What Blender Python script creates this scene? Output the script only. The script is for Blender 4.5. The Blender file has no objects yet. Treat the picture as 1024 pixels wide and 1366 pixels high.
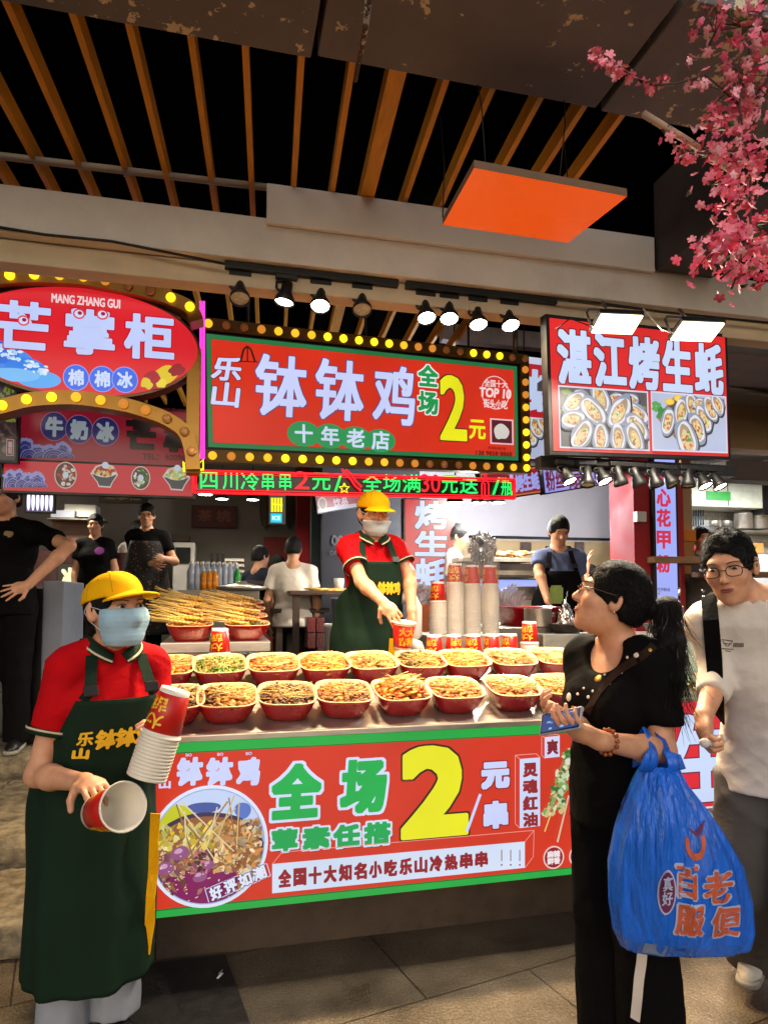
import bpy, bmesh, math, random
import numpy as np
from mathutils import Vector, Matrix
R = math.radians
random.seed(7)
rng = np.random.default_rng(7)
scene = bpy.context.scene
COL = scene.collection

# ---------------------------------------------------------------- camera
CAM_H, YAW, PITCH, FPX, PX, PY = 1.45, R(13.5), R(3.0), 900.0, 512.0, 748.0
cd = bpy.data.cameras.new('camera')
cd.sensor_fit = 'VERTICAL'; cd.sensor_height = 36.0; cd.lens = FPX / 1366 * 36
cd.shift_y = (PY - 683) / 1366
cd.clip_start = 0.05; cd.clip_end = 500
cam = bpy.data.objects.new('camera', cd); COL.objects.link(cam)
cam.location = (0, 0, CAM_H)
cam.rotation_euler = (math.pi / 2 + PITCH, 0, -YAW)
scene.camera = cam
FWD = Vector((math.sin(YAW) * math.cos(PITCH), math.cos(YAW) * math.cos(PITCH), math.sin(PITCH)))
RGT = Vector((math.cos(YAW), -math.sin(YAW), 0))
UPV = RGT.cross(FWD)
CAMP = Vector((0, 0, CAM_H))
def ray(px, py): return FWD + RGT * ((px - PX) / FPX) + UPV * ((PY - py) / FPX)
def P(px, py, Z): return CAMP + ray(px, py) * Z
def onY(px, py, Y):
    d = ray(px, py); return CAMP + d * (Y / d.y)
def onZ(px, py, z):
    d = ray(px, py); return CAMP + d * ((z - CAM_H) / d.z)
FH = Vector((math.sin(YAW), math.cos(YAW), 0))      # level forward

# ---------------------------------------------------------------- world, sky, exposure
world = bpy.data.worlds.new('World'); scene.world = world; world.use_nodes = True
wn = world.node_tree
bg = wn.nodes['Background']
sky = wn.nodes.new('ShaderNodeTexSky'); sky.sky_type = 'NISHITA'; sky.sun_disc = False
sky.sun_elevation = R(24.0); sky.sun_rotation = R(193.5); sky.air_density = 1.0; sky.dust_density = 2.0
wn.links.new(sky.outputs['Color'], bg.inputs['Color'])
bg.inputs['Strength'].default_value = 0.07
sl_ = bpy.data.lights.new('fill_sun', 'SUN'); sl_.energy = .7; sl_.angle = R(70); sl_.color = (1., .93, .85)  # wide soft fill sun added from behind the camera to lift the ambient
so_ = bpy.data.objects.new('fill_sun', sl_); COL.objects.link(so_)
so_.rotation_euler = (math.pi / 2 - R(24), 0, -YAW)
scene.view_settings.view_transform = 'Standard'; scene.view_settings.look = 'None'
scene.view_settings.exposure = 0.32; scene.view_settings.gamma = 1.0
scene.render.engine = 'CYCLES'
scene.cycles.use_denoising = True
scene.cycles.max_bounces = 6; scene.cycles.diffuse_bounces = 3; scene.cycles.glossy_bounces = 3
scene.cycles.transmission_bounces = 4; scene.cycles.transparent_max_bounces = 12
scene.cycles.sample_clamp_indirect = 4.0; scene.cycles.caustics_reflective = False; scene.cycles.caustics_refractive = False

# ---------------------------------------------------------------- materials
def lin(c):
    if isinstance(c, str):
        c = c.lstrip('#'); c = [int(c[i:i + 2], 16) / 255 for i in (0, 2, 4)]
    elif max(c) > 1.0: c = [v / 255 for v in c]
    return tuple(v / 12.92 if v <= .04045 else ((v + .055) / 1.055) ** 2.4 for v in c[:3]) + (1.0,)
def _bsdf(m): return m.node_tree.nodes['Principled BSDF']
def mat(name, col, rough=.6, metal=0., var=.18, vscale=8., bump=.0, bscale=60., coat=0., spec=.5, stretch=None, sub=0., attr=False, trans=0., alpha=1.):
    m = bpy.data.materials.new(name); m.use_nodes = True
    nt = m.node_tree; b = _bsdf(m); L = nt.links.new
    b.inputs['Roughness'].default_value = rough; b.inputs['Metallic'].default_value = metal
    b.inputs['Specular IOR Level'].default_value = spec
    b.inputs['Coat Weight'].default_value = coat
    b.inputs['Transmission Weight'].default_value = trans
    b.inputs['Alpha'].default_value = alpha
    if sub: b.inputs['Subsurface Weight'].default_value = sub; b.inputs['Subsurface Radius'].default_value = (.02, .008, .004); b.inputs['Subsurface Scale'].default_value = .5
    c = lin(col)
    tc = nt.nodes.new('ShaderNodeTexCoord'); mp = nt.nodes.new('ShaderNodeMapping')
    L(tc.outputs['Object'], mp.inputs['Vector'])
    if stretch: mp.inputs['Scale'].default_value = stretch
    n = nt.nodes.new('ShaderNodeTexNoise'); n.inputs['Scale'].default_value = vscale; n.inputs['Detail'].default_value = 5; n.inputs['Roughness'].default_value = .6
    L(mp.outputs[0], n.inputs['Vector'])
    mr = nt.nodes.new('ShaderNodeMapRange'); mr.inputs[1].default_value = .3; mr.inputs[2].default_value = .7
    mr.inputs[3].default_value = 1 - var; mr.inputs[4].default_value = 1 + var
    L(n.outputs['Fac'], mr.inputs[0])
    mx = nt.nodes.new('ShaderNodeMix'); mx.data_type = 'RGBA'; mx.blend_type = 'MULTIPLY'; mx.inputs[0].default_value = 1
    mx.inputs[6].default_value = c
    L(mr.outputs[0], mx.inputs[7])
    if attr:
        a = nt.nodes.new('ShaderNodeAttribute'); a.attribute_name = 'Col'; L(a.outputs['Color'], mx.inputs[6])
    L(mx.outputs[2], b.inputs['Base Color'])
    mr2 = nt.nodes.new('ShaderNodeMapRange'); mr2.inputs[1].default_value = .3; mr2.inputs[2].default_value = .7
    mr2.inputs[3].default_value = max(.02, rough - .1); mr2.inputs[4].default_value = min(1, rough + .1)
    L(n.outputs['Fac'], mr2.inputs[0]); L(mr2.outputs[0], b.inputs['Roughness'])
    if bump:
        n2 = nt.nodes.new('ShaderNodeTexNoise'); n2.inputs['Scale'].default_value = bscale; n2.inputs['Detail'].default_value = 4
        L(mp.outputs[0], n2.inputs['Vector'])
        bp = nt.nodes.new('ShaderNodeBump'); bp.inputs['Strength'].default_value = bump; bp.inputs['Distance'].default_value = .01
        L(n2.outputs['Fac'], bp.inputs['Height']); L(bp.outputs[0], b.inputs['Normal'])
    return m
def glow(name, col=None, strength=1., attr=False, sampled=True, rough=.3):
    """something that gives off light: backlit film, neon, bulb, lamp lens"""
    strength *= .80
    m = bpy.data.materials.new(name); m.use_nodes = True; b = _bsdf(m); nt = m.node_tree
    b.inputs['Base Color'].default_value = (.03, .03, .03, 1); b.inputs['Roughness'].default_value = rough
    b.inputs['Specular IOR Level'].default_value = .3
    b.inputs['Emission Strength'].default_value = strength
    if attr:
        a = nt.nodes.new('ShaderNodeAttribute'); a.attribute_name = 'Col'; nt.links.new(a.outputs['Color'], b.inputs['Emission Color'])
    else: b.inputs['Emission Color'].default_value = lin(col)
    n_ = nt.nodes.new('ShaderNodeTexNoise'); n_.inputs['Scale'].default_value = 2.2; n_.inputs['Detail'].default_value = 6; tc = nt.nodes.new('ShaderNodeTexCoord'); nt.links.new(tc.outputs['Object'], n_.inputs['Vector'])
    mr = nt.nodes.new('ShaderNodeMapRange'); mr.inputs[1].default_value = .3; mr.inputs[2].default_value = .7; mr.inputs[3].default_value = strength * .86; mr.inputs[4].default_value = strength * 1.06
    if attr: nt.links.new(n_.outputs['Fac'], mr.inputs[0]); nt.links.new(mr.outputs[0], b.inputs['Emission Strength'])
    if not sampled: m.cycles.emission_sampling = 'NONE'
    return m

# ---------------------------------------------------------------- object bookkeeping
def tag(o, label=None, cat=None, group=None, kind=None):
    if label: o['label'] = label
    if cat: o['category'] = cat
    if group: o['group'] = group
    if kind: o['kind'] = kind
    return o
def empty(name, loc, label, cat, group=None, rz=0.):
    o = bpy.data.objects.new(name, None); COL.objects.link(o); o.location = loc; o.rotation_euler = (0, 0, rz)
    o.empty_display_size = .1
    return tag(o, label, cat, group)
def link(name, me, parent=None, loc=None):
    o = bpy.data.objects.new(name, me); COL.objects.link(o)
    if parent: o.parent = parent
    if loc is not None: o.location = loc
    return o
def copy_tree(o, parent=None):
    c = o.copy(); COL.objects.link(c)
    if parent: c.parent = parent; c.matrix_parent_inverse = o.matrix_parent_inverse.copy()
    for ch in list(o.children): copy_tree(ch, c)
    return c

class MB:
    """collects shapes, links them as ONE mesh object"""
    def __init__(s): s.v = []; s.f = []; s.mi = []; s.c = []; s.sm = []
    def add(s, vs, fs, mi=0, col=None, smooth=False):
        k = len(s.v); s.v += [tuple(p) for p in vs]
        s.f += [tuple(i + k for i in f) for f in fs]; s.mi += [mi] * len(fs); s.c += [col or (1, 1, 1, 1)] * len(vs); s.sm += [smooth] * len(fs)
        return s
    def box(s, x0, x1, y0, y1, z0, z1, mi=0, col=None, M=None, bev=0.):
        if bev:
            bm = bmesh.new(); bmesh.ops.create_cube(bm, size=1)
            for v in bm.verts: v.co = Vector(((x0 + x1) / 2 + v.co.x * (x1 - x0), (y0 + y1) / 2 + v.co.y * (y1 - y0), (z0 + z1) / 2 + v.co.z * (z1 - z0)))
            bmesh.ops.bevel(bm, geom=bm.edges[:], offset=bev, segments=2, affect='EDGES', profile=.6)
            bm.verts.index_update()
            vs = [v.co.copy() for v in bm.verts]; fs = [[v.index for v in f.verts] for f in bm.faces]; bm.free()
        else:
            vs = [Vector((x, y, z)) for z in (z0, z1) for y in (y0, y1) for x in (x0, x1)]
            fs = [(0, 2, 3, 1), (4, 5, 7, 6), (0, 1, 5, 4), (2, 6, 7, 3), (0, 4, 6, 2), (1, 3, 7, 5)]
        if M is not None: vs = [M @ v for v in vs]
        return s.add(vs, fs, mi, col)
    def tube(s, pts, r, n=8, mi=0, col=None, cap=True, flat=None):
        pts = [Vector(p) for p in pts]; rs = r if isinstance(r, (list, tuple)) else [r] * len(pts)
        vs = []; up0 = None
        for i, p in enumerate(pts):
            t = (pts[min(i + 1, len(pts) - 1)] - pts[max(i - 1, 0)]).normalized()
            if up0 is None: up0 = Vector((0, 0, 1)) if abs(t.z) < .9 else Vector((0, 1, 0))
            a = t.cross(up0)
            if a.length < 1e-5: a = t.orthogonal()
            a.normalize(); b = a.cross(t).normalized(); up0 = b
            for k in range(n):
                th = 2 * math.pi * k / n
                vs.append(p + (a * math.cos(th) + b * math.sin(th) * (flat or 1)) * rs[i])
        fs = [(i * n + k, i * n + (k + 1) % n, (i + 1) * n + (k + 1) % n, (i + 1) * n + k) for i in range(len(pts) - 1) for k in range(n)]
        if cap: fs += [tuple(range(n))[::-1], tuple((len(pts) - 1) * n + k for k in range(n))]
        return s.add(vs, fs, mi, col, True)
    def lathe(s, prof, n=24, M=None, mi=0, col=None, cap=(False, False), sq=None):
        """prof: (radius, z) list; sq: superellipse exponent for rounded squares; mi may be a list per band"""
        vs = []
        for (r, z) in prof:
            for k in range(n):
                th = 2 * math.pi * k / n; c, q = math.cos(th), math.sin(th)
                if sq: c, q = math.copysign(abs(c) ** (2 / sq), c), math.copysign(abs(q) ** (2 / sq), q)
                vs.append(Vector((r * c, r * q, z)))
        if M is not None: vs = [M @ v for v in vs]
        for i in range(len(prof) - 1):
            pass
        fs = []; mis = []
        for i in range(len(prof) - 1):
            for k in range(n):
                fs.append((i * n + k, i * n + (k + 1) % n, (i + 1) * n + (k + 1) % n, (i + 1) * n + k)); mis.append(mi[i] if isinstance(mi, list) else mi)
        m0 = mi[0] if isinstance(mi, list) else mi; m1 = mi[-1] if isinstance(mi, list) else mi
        if cap[0]: fs.append(tuple(range(n))[::-1]); mis.append(m0)
        if cap[1]: fs.append(tuple((len(prof) - 1) * n + k for k in range(n))); mis.append(m1)
        k0 = len(s.mi); s.add(vs, fs, 0, col, True); s.mi[k0:] = mis
        return s
    def ball(s, c, r, n=8, m=6, mi=0, col=None, M=None):
        rx, ry, rz = r if isinstance(r, (tuple, list)) else (r, r, r)
        vs = []
        for i in range(m + 1):
            ph = math.pi * i / m
            for k in range(n):
                th = 2 * math.pi * k / n
                v = Vector((rx * math.sin(ph) * math.cos(th), ry * math.sin(ph) * math.sin(th), rz * math.cos(ph)))
                if M is not None: v = M @ v
                vs.append(v + Vector(c))
        fs = [(i * n + k, (i + 1) * n + k, (i + 1) * n + (k + 1) % n, i * n + (k + 1) % n) for i in range(m) for k in range(n)]
        return s.add(vs, fs, mi, col, True)
    def mesh(s, name, mats, origin=None):
        me = bpy.data.meshes.new(name)
        o = Vector(origin) if origin is not None else Vector((0, 0, 0))
        me.from_pydata([(p[0] - o.x, p[1] - o.y, p[2] - o.z) for p in s.v], [], s.f)
        for m in (mats if isinstance(mats, (list, tuple)) else [mats]): me.materials.append(m)
        me.polygons.foreach_set('material_index', s.mi); me.polygons.foreach_set('use_smooth', s.sm)
        if any(c != (1, 1, 1, 1) for c in s.c):
            a = me.color_attributes.new('Col', 'FLOAT_COLOR', 'POINT'); a.data.foreach_set('color', [x for c in s.c for x in c])
        me.validate(); me.update()
        return me
    def build(s, name, mats, parent=None, origin=None):
        """origin: world point that becomes the object's origin; a child of an Empty passes that Empty's location"""
        if parent is not None and origin is None: origin = parent.location
        me = s.mesh(name, mats, origin)
        o = link(name, me, parent)
        if parent is None and origin is not None: o.location = origin
        return o
    def center(s):
        xs = np.array([tuple(p) for p in s.v]); lo = xs.min(0); hi = xs.max(0)
        return Vector(((lo[0] + hi[0]) / 2, (lo[1] + hi[1]) / 2, lo[2]))
    def thing(s, name, mats, label, cat, group=None, kind=None):
        return tag(s.build(name, mats, None, s.center()), label, cat, group, kind)

# ---------------------------------------------------------------- lettering
_glyph = {}
def glyphs(txt, align='CENTER', space=1., line=1., shear=0.):
    key = (txt, align, space, line, shear)
    if key in _glyph: return _glyph[key]
    c = bpy.data.curves.new('t', 'FONT'); c.body = txt; c.size = 1; c.align_x = align; c.resolution_u = 3
    c.space_character = space; c.space_line = line; c.shear = shear; c.fill_mode = 'FRONT'
    o = bpy.data.objects.new('t', c); COL.objects.link(o)
    dg = bpy.context.evaluated_depsgraph_get()
    me = bpy.data.meshes.new_from_object(o.evaluated_get(dg))
    v = np.array([(p.co.x, p.co.y) for p in me.vertices]); f = [tuple(p.vertices) for p in me.polygons]
    bpy.data.objects.remove(o); bpy.data.curves.remove(c); bpy.data.meshes.remove(me)
    _glyph[key] = (v, f)
    return v, f

class Board:
    """a flat sign plane in the world. O = top left, U right, W up, N towards the viewer"""
    def __init__(s, tl, tr, bl):
        s.O = Vector(tl); s.w = (Vector(tr) - s.O).length; s.h = (Vector(bl) - s.O).length
        s.U = (Vector(tr) - s.O).normalized(); s.V = (s.O - Vector(bl)).normalized(); s.N = s.U.cross(s.V).normalized()
        s.V = s.N.cross(s.U).normalized()
    def uv(s, px, py):
        d = ray(px, py); t = (s.O - CAMP).dot(s.N) / d.dot(s.N); q = CAMP + d * t - s.O
        return q.dot(s.U), q.dot(s.V)
    def pt(s, u, v, n=0.): return s.O + s.U * u + s.V * v + s.N * n
    def M(s): return Matrix(((s.U.x, s.V.x, s.N.x, s.O.x), (s.U.y, s.V.y, s.N.y, s.O.y), (s.U.z, s.V.z, s.N.z, s.O.z), (0, 0, 0, 1)))
    def rect(s, x0, y0, x1, y1):
        xm, ym = (x0 + x1) / 2, (y0 + y1) / 2
        return s.uv(x0, ym)[0], s.uv(xm, y1)[1], s.uv(x1, ym)[0], s.uv(xm, y0)[1]
class Print:
    """flat coloured print on a board: polygons and lettering in layers 0.4 mm apart"""
    def __init__(s, B): s.B = B; s.mb = MB(); s.n = .0010; s.clip = None
    def nxt(s): s.n += .00004; return s.n
    def poly(s, uv, col, n=None):
        n = n or s.nxt()
        if s.clip: uv = [(min(max(u, s.clip[0]), s.clip[2]), min(max(v, s.clip[1]), s.clip[3])) for u, v in uv]
        s.mb.add([s.B.pt(u, v, n) for u, v in uv], [tuple(range(len(uv)))], 0, lin(col)); return s
    def ppoly(s, pts, col): return s.poly([s.B.uv(*p) for p in pts], col)
    def box(s, u0, v0, u1, v1, col): return s.poly([(u0, v0), (u1, v0), (u1, v1), (u0, v1)], col)
    def pbox(s, x0, y0, x1, y1, col): u0, v0, u1, v1 = s.B.rect(x0, y0, x1, y1); return s.box(u0, v0, u1, v1, col)
    def ell(s, u, v, a, b, col, rot=0., n=28, wob=0., seed=0, lay=None):
        r = random.Random(seed); ks = [(r.uniform(0, 6.28), r.uniform(.3, 1) * wob / k, k) for k in range(2, 7)]
        pts = []
        for i in range(n):
            t = 2 * math.pi * i / n; w = 1 + sum(A * math.sin(k * t + p) for p, A, k in ks)
            x, y = a * w * math.cos(t), b * w * math.sin(t)
            pts.append((u + x * math.cos(rot) - y * math.sin(rot), v + x * math.sin(rot) + y * math.cos(rot)))
        return s.poly(pts, col, lay)
    def pell(s, px, py, a, b, col, rot=0., **k):
        u, v = s.B.uv(px, py); m = abs(s.B.uv(px + 1, py)[0] - u); q = abs(s.B.uv(px, py + 1)[1] - v)
        return s.ell(u, v, a * m, b * q, col, rot, **k)
    def ring(s, u, v, a, b, t, col, n=40):
        vs = []; k = s.nxt()
        for i in range(n):
            c, q = math.cos(2 * math.pi * i / n), math.sin(2 * math.pi * i / n)
            vs += [s.B.pt(u + a * c, v + b * q, k), s.B.pt(u + (a - t) * c, v + (b - t) * q, k)]
        s.mb.add(vs, [(2 * i, 2 * ((i + 1) % n), 2 * ((i + 1) % n) + 1, 2 * i + 1) for i in range(n)], 0, lin(col)); return s
    def line(s, pts, w, col):
        n = s.nxt()
        for (a, b) in zip(pts[:-1], pts[1:]):
            d = Vector((b[0] - a[0], b[1] - a[1])); 
            if d.length < 1e-6: continue
            d.normalize(); q = Vector((-d.y, d.x)) * w / 2; n += .000002
            s.poly([(a[0] + q.x, a[1] + q.y), (b[0] + q.x, b[1] + q.y), (b[0] - q.x, b[1] - q.y), (a[0] - q.x, a[1] - q.y)], col, n)
        return s
    def pline(s, pts, w, col): return s.line([s.B.uv(*p) for p in pts], w, col)
    def text(s, txt, rect, col, bold=0., outline=0., ocol=None, space=1., line=1., shear=0., mb=None, rot=0.):
        """rect in board units; bold and outline in metres"""
        v, f = glyphs(txt, space=space, line=line, shear=shear)
        lo, hi = v.min(0), v.max(0); u0, v0, u1, v1 = rect
        q = (v - lo) / np.maximum(hi - lo, 1e-6); b = bold
        q = np.stack([u0 + b + q[:, 0] * (u1 - u0 - 2 * b), v0 + b + q[:, 1] * (v1 - v0 - 2 * b)], 1)
        if rot:
            c = np.array([(u0 + u1) / 2, (v0 + v1) / 2]); d = q - c
            q = c + np.stack([d[:, 0] * math.cos(rot) - d[:, 1] * math.sin(rot), d[:, 0] * math.sin(rot) + d[:, 1] * math.cos(rot)], 1)
        for (r, cc) in (((b + outline, ocol),) if outline else ()) + ((b, col),):
            n = s.nxt(); K = 1 if r <= 0 else (8 if r < .004 else (12 if r < .008 else (20 if r < .014 else 32)))
            for k in range(K):
                dx, dy = (0, 0) if r <= 0 else (r * max(-1, min(1, 1.3 * math.cos(2 * math.pi * k / K))), r * max(-1, min(1, 1.3 * math.sin(2 * math.pi * k / K))))
                n += .000004
                s.mb.add([s.B.pt(a + dx, c + dy, n) for a, c in q], f, 0, lin(cc))
            if r > 0:
                n += .000004; s.mb.add([s.B.pt(a, c, n) for a, c in q], f, 0, lin(cc))
            s.n = n
        return s
    def ptext(s, txt, x0, y0, x1, y1, col, bold=0., **k): return s.text(txt, s.B.rect(x0, y0, x1, y1), col, bold, **k)
    def build(s, name, m, parent): return s.mb.build(name, m, parent)
# ---------------------------------------------------------------- smooth solid modelling (distance field -> one continuous surface)
def V3(*a): return np.array(a, float)
def rc(a, b, r1, r2=None, flat=None):
    """tapered limb from a to b"""
    a, b = np.array(a, float), np.array(b, float); r2 = r1 if r2 is None else r2; ba = b - a; L2 = max(ba @ ba, 1e-9); rm = max(r1, r2)
    def f(x, y, z):
        px, py, pz = x - a[0], y - a[1], z - a[2]
        t = np.clip((px * ba[0] + py * ba[1] + pz * ba[2]) / L2, 0, 1)
        return np.sqrt((px - t * ba[0]) ** 2 + (py - t * ba[1]) ** 2 + (pz - t * ba[2]) ** 2) - (r1 + (r2 - r1) * t)
    return f, np.minimum(a, b) - rm, np.maximum(a, b) + rm
def el(c, r, M=None):
    c, r = np.array(c, float), np.array(r, float); R3 = np.eye(3) if M is None else np.array(M)[:3, :3]
    ext = np.sqrt(((R3 * r) ** 2).sum(1))
    def f(x, y, z):
        px, py, pz = x - c[0], y - c[1], z - c[2]
        q = [R3[0, i] * px + R3[1, i] * py + R3[2, i] * pz for i in range(3)]
        k0 = np.sqrt(sum((q[i] / r[i]) ** 2 for i in range(3))); k1 = np.sqrt(sum((q[i] / r[i] ** 2) ** 2 for i in range(3)))
        return k0 * (k0 - 1) / np.maximum(k1, 1e-6)
    return f, c - ext, c + ext
def bxs(c, h, M=None, r=.01):
    c, h = np.array(c, float), np.array(h, float) - r; R3 = np.eye(3) if M is None else np.array(M)[:3, :3]
    ext = (np.abs(R3) * (h + r)).sum(1)
    def f(x, y, z):
        px, py, pz = x - c[0], y - c[1], z - c[2]
        q = [np.abs(R3[0, i] * px + R3[1, i] * py + R3[2, i] * pz) - h[i] for i in range(3)]
        return np.sqrt(sum(np.maximum(k, 0) ** 2 for k in q)) + np.minimum(np.maximum(np.maximum(q[0], q[1]), q[2]), 0) - r
    return f, c - ext, c + ext
def column(cx, cy, tab, fold=None, p=2.3):
    """upright cloth column; tab: (z, rx, ry, dx, dy) rows"""
    T = np.array(sorted(tab), float); zs = T[:, 0]; rm = max(T[:, 1].max(), T[:, 2].max()) * 1.1 + .02
    def f(x, y, z):
        rx, ry, ox, oy = (np.interp(z, zs, T[:, i]) for i in (1, 2, 3, 4))
        px, py = (x - cx - ox), (y - cy - oy)
        k = (np.abs(px / rx) ** p + np.abs(py / ry) ** p) ** (1 / p)
        d = (k - 1) * np.minimum(rx, ry)
        if fold is not None: d = d + fold(np.arctan2(py, px), z)
        return np.maximum(d, np.maximum(zs[0] - z, z - zs[-1]))
    m = np.abs(T[:, 3:5]).max()
    return f, V3(cx - rm - m, cy - rm - m, zs[0]), V3(cx + rm + m, cy + rm + m, zs[-1])
def half(n, d):
    """keeps the side where n.p < d"""
    n = np.array(n, float)
    return (lambda x, y, z: n[0] * x + n[1] * y + n[2] * z - d), None, None
def moved(pr, M):
    """a primitive modelled in its own frame, placed by matrix M"""
    f, lo, hi = pr; Mi = np.array(M.inverted()); Mf = np.array(M)
    def g(x, y, z):
        return f(*[Mi[i, 0] * x + Mi[i, 1] * y + Mi[i, 2] * z + Mi[i, 3] for i in range(3)])
    if lo is None: return g, None, None
    cs = np.array([[(lo, hi)[i][0], (lo, hi)[j][1], (lo, hi)[k][2], 1] for i in (0, 1) for j in (0, 1) for k in (0, 1)]) @ Mf.T
    return g, cs[:, :3].min(0), cs[:, :3].max(0)
def axis(lo, hi, h, fine=None, ivs=()):
    out = [lo]
    while out[-1] < hi:
        x = out[-1]; s = fine if any(a - h <= x <= b for a, b in ivs) else h
        out.append(x + s)
    return np.array(out)
class Sdf:
    def __init__(s, lo, hi, h, fine=None, boxes=()):
        s.ax = [axis(lo[i], hi[i], h, fine or h, [(b[0][i], b[1][i]) for b in boxes]) for i in range(3)]
        s.D = np.full([len(a) for a in s.ax], .5, np.float32); s.h = h
    def _win(s, lo, hi, pad):
        if lo is None: return [slice(0, len(a)) for a in s.ax]
        return [slice(max(0, np.searchsorted(a, lo[i] - pad) - 1), min(len(a), np.searchsorted(a, hi[i] + pad) + 1)) for i, a in enumerate(s.ax)]
    def _ev(s, pr, w):
        x, y, z = s.ax[0][w[0]][:, None, None], s.ax[1][w[1]][None, :, None], s.ax[2][w[2]][None, None, :]
        return np.broadcast_to(pr[0](x, y, z), s.D[tuple(w)].shape).astype(np.float32)
    def add(s, pr, k=.02):
        w = s._win(pr[1], pr[2], k + 4 * s.h)
        if any(q.stop <= q.start for q in w): return s
        a, b = s.D[tuple(w)], s._ev(pr, w)
        hh = np.maximum(k - np.abs(a - b), 0) / max(k, 1e-6)
        s.D[tuple(w)] = np.minimum(a, b) - hh * hh * k * .25; return s
    def sub(s, pr, k=.0):
        w = s._win(pr[1], pr[2], k + 4 * s.h)
        if any(q.stop <= q.start for q in w): return s
        a, b = s.D[tuple(w)], -s._ev(pr, w)
        hh = np.maximum(k - np.abs(a - b), 0) / max(k, 1e-6)
        s.D[tuple(w)] = np.maximum(a, b) + hh * hh * k * .25; return s
    def keep(s, pr):
        w = s._win(None, None, 0); s.D = np.maximum(s.D, s._ev(pr, w)); return s
    def warp(s, fn):
        """adds fn(x,y,z) to the field near the surface: folds and creases"""
        x, y, z = s.ax[0][:, None, None], s.ax[1][None, :, None], s.ax[2][None, None, :]
        s.D = (s.D + np.where(np.abs(s.D) < .1, fn(x, y, z), 0)).astype(np.float32); return s
    def surface(s):
        """surface nets"""
        D = s.D; D = np.pad(D, 1, constant_values=.5)
        ax = [np.concatenate([[2 * a[0] - a[1]], a, [2 * a[-1] - a[-2]]]) for a in s.ax]
        S = D < 0; nx, ny, nz = D.shape
        cnt = np.zeros((nx - 1, ny - 1, nz - 1), np.int8)
        for i in (0, 1):
            for j in (0, 1):
                for k in (0, 1): cnt += S[i:nx - 1 + i, j:ny - 1 + j, k:nz - 1 + k]
        act = (cnt > 0) & (cnt < 8)
        I = np.argwhere(act); idx = np.full(act.shape, -1, np.int32); idx[act] = np.arange(len(I))
        acc = np.zeros((len(I), 3)); n = np.zeros(len(I))
        cor = [(i, j, k) for i in (0, 1) for j in (0, 1) for k in (0, 1)]
        for a in cor:
            for d in range(3):
                if a[d]: continue
                b = list(a); b[d] = 1
                va = D[I[:, 0] + a[0], I[:, 1] + a[1], I[:, 2] + a[2]]; vb = D[I[:, 0] + b[0], I[:, 1] + b[1], I[:, 2] + b[2]]
                m = (va < 0) != (vb < 0)
                t = np.where(m, va / np.where(m, va - vb, 1), 0)
                p = np.array([[a[q]] * len(I) for q in range(3)], float).T; p[:, d] += t
                acc[m] += p[m]; n[m] += 1
        f = acc / np.maximum(n, 1)[:, None]
        vs = np.stack([ax[d][I[:, d]] + f[:, d] * (ax[d][I[:, d] + 1] - ax[d][I[:, d]]) for d in range(3)], 1)
        faces = []
        for d in range(3):
            e, g = [(1, 2), (2, 0), (0, 1)][d]
            s0 = [slice(None)] * 3; s1 = [slice(None)] * 3; s0[d] = slice(0, -1); s1[d] = slice(1, None)
            A, B = S[tuple(s0)], S[tuple(s1)]; X = np.argwhere(A != B)
            ok = (X[:, e] > 0) & (X[:, g] > 0) & (X[:, e] < D.shape[e] - 1) & (X[:, g] < D.shape[g] - 1); X = X[ok]
            q = []
            for (de, dg) in ((-1, -1), (0, -1), (0, 0), (-1, 0)):
                Y = X.copy(); Y[:, e] += de; Y[:, g] += dg; q.append(idx[Y[:, 0], Y[:, 1], Y[:, 2]])
            q = np.stack(q, 1); ins = A[X[:, 0], X[:, 1], X[:, 2]]
            q[~ins] = q[~ins][:, ::-1]; faces.append(q)
        F = np.concatenate(faces)
        return vs, F[(F >= 0).all(1)]
    def mesh(s, name, m, M=None, smooth=2, col=None):
        vs, F = s.surface()
        if smooth and len(F):
            e = np.concatenate([F[:, [0, 1]], F[:, [1, 2]], F[:, [2, 3]], F[:, [3, 0]]])
            for _ in range(smooth):
                acc = np.zeros_like(vs); n = np.zeros(len(vs))
                for a, b in ((0, 1), (1, 0)):
                    np.add.at(acc, e[:, a], vs[e[:, b]]); np.add.at(n, e[:, a], 1)
                vs = vs * .5 + .5 * acc / np.maximum(n, 1)[:, None]
        if M is not None: vs = vs @ np.array(M)[:3, :3].T + np.array(M)[:3, 3]
        me = bpy.data.meshes.new(name); me.from_pydata(vs.tolist(), [], F.tolist())
        for q in (m if isinstance(m, (list, tuple)) else [m]): me.materials.append(q)
        me.polygons.foreach_set('use_smooth', [True] * len(F))
        if col is not None:
            a = me.color_attributes.new('Col', 'FLOAT_COLOR', 'POINT'); a.data.foreach_set('color', np.asarray(col(vs), np.float32).ravel())
        me.update(); return me
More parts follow.
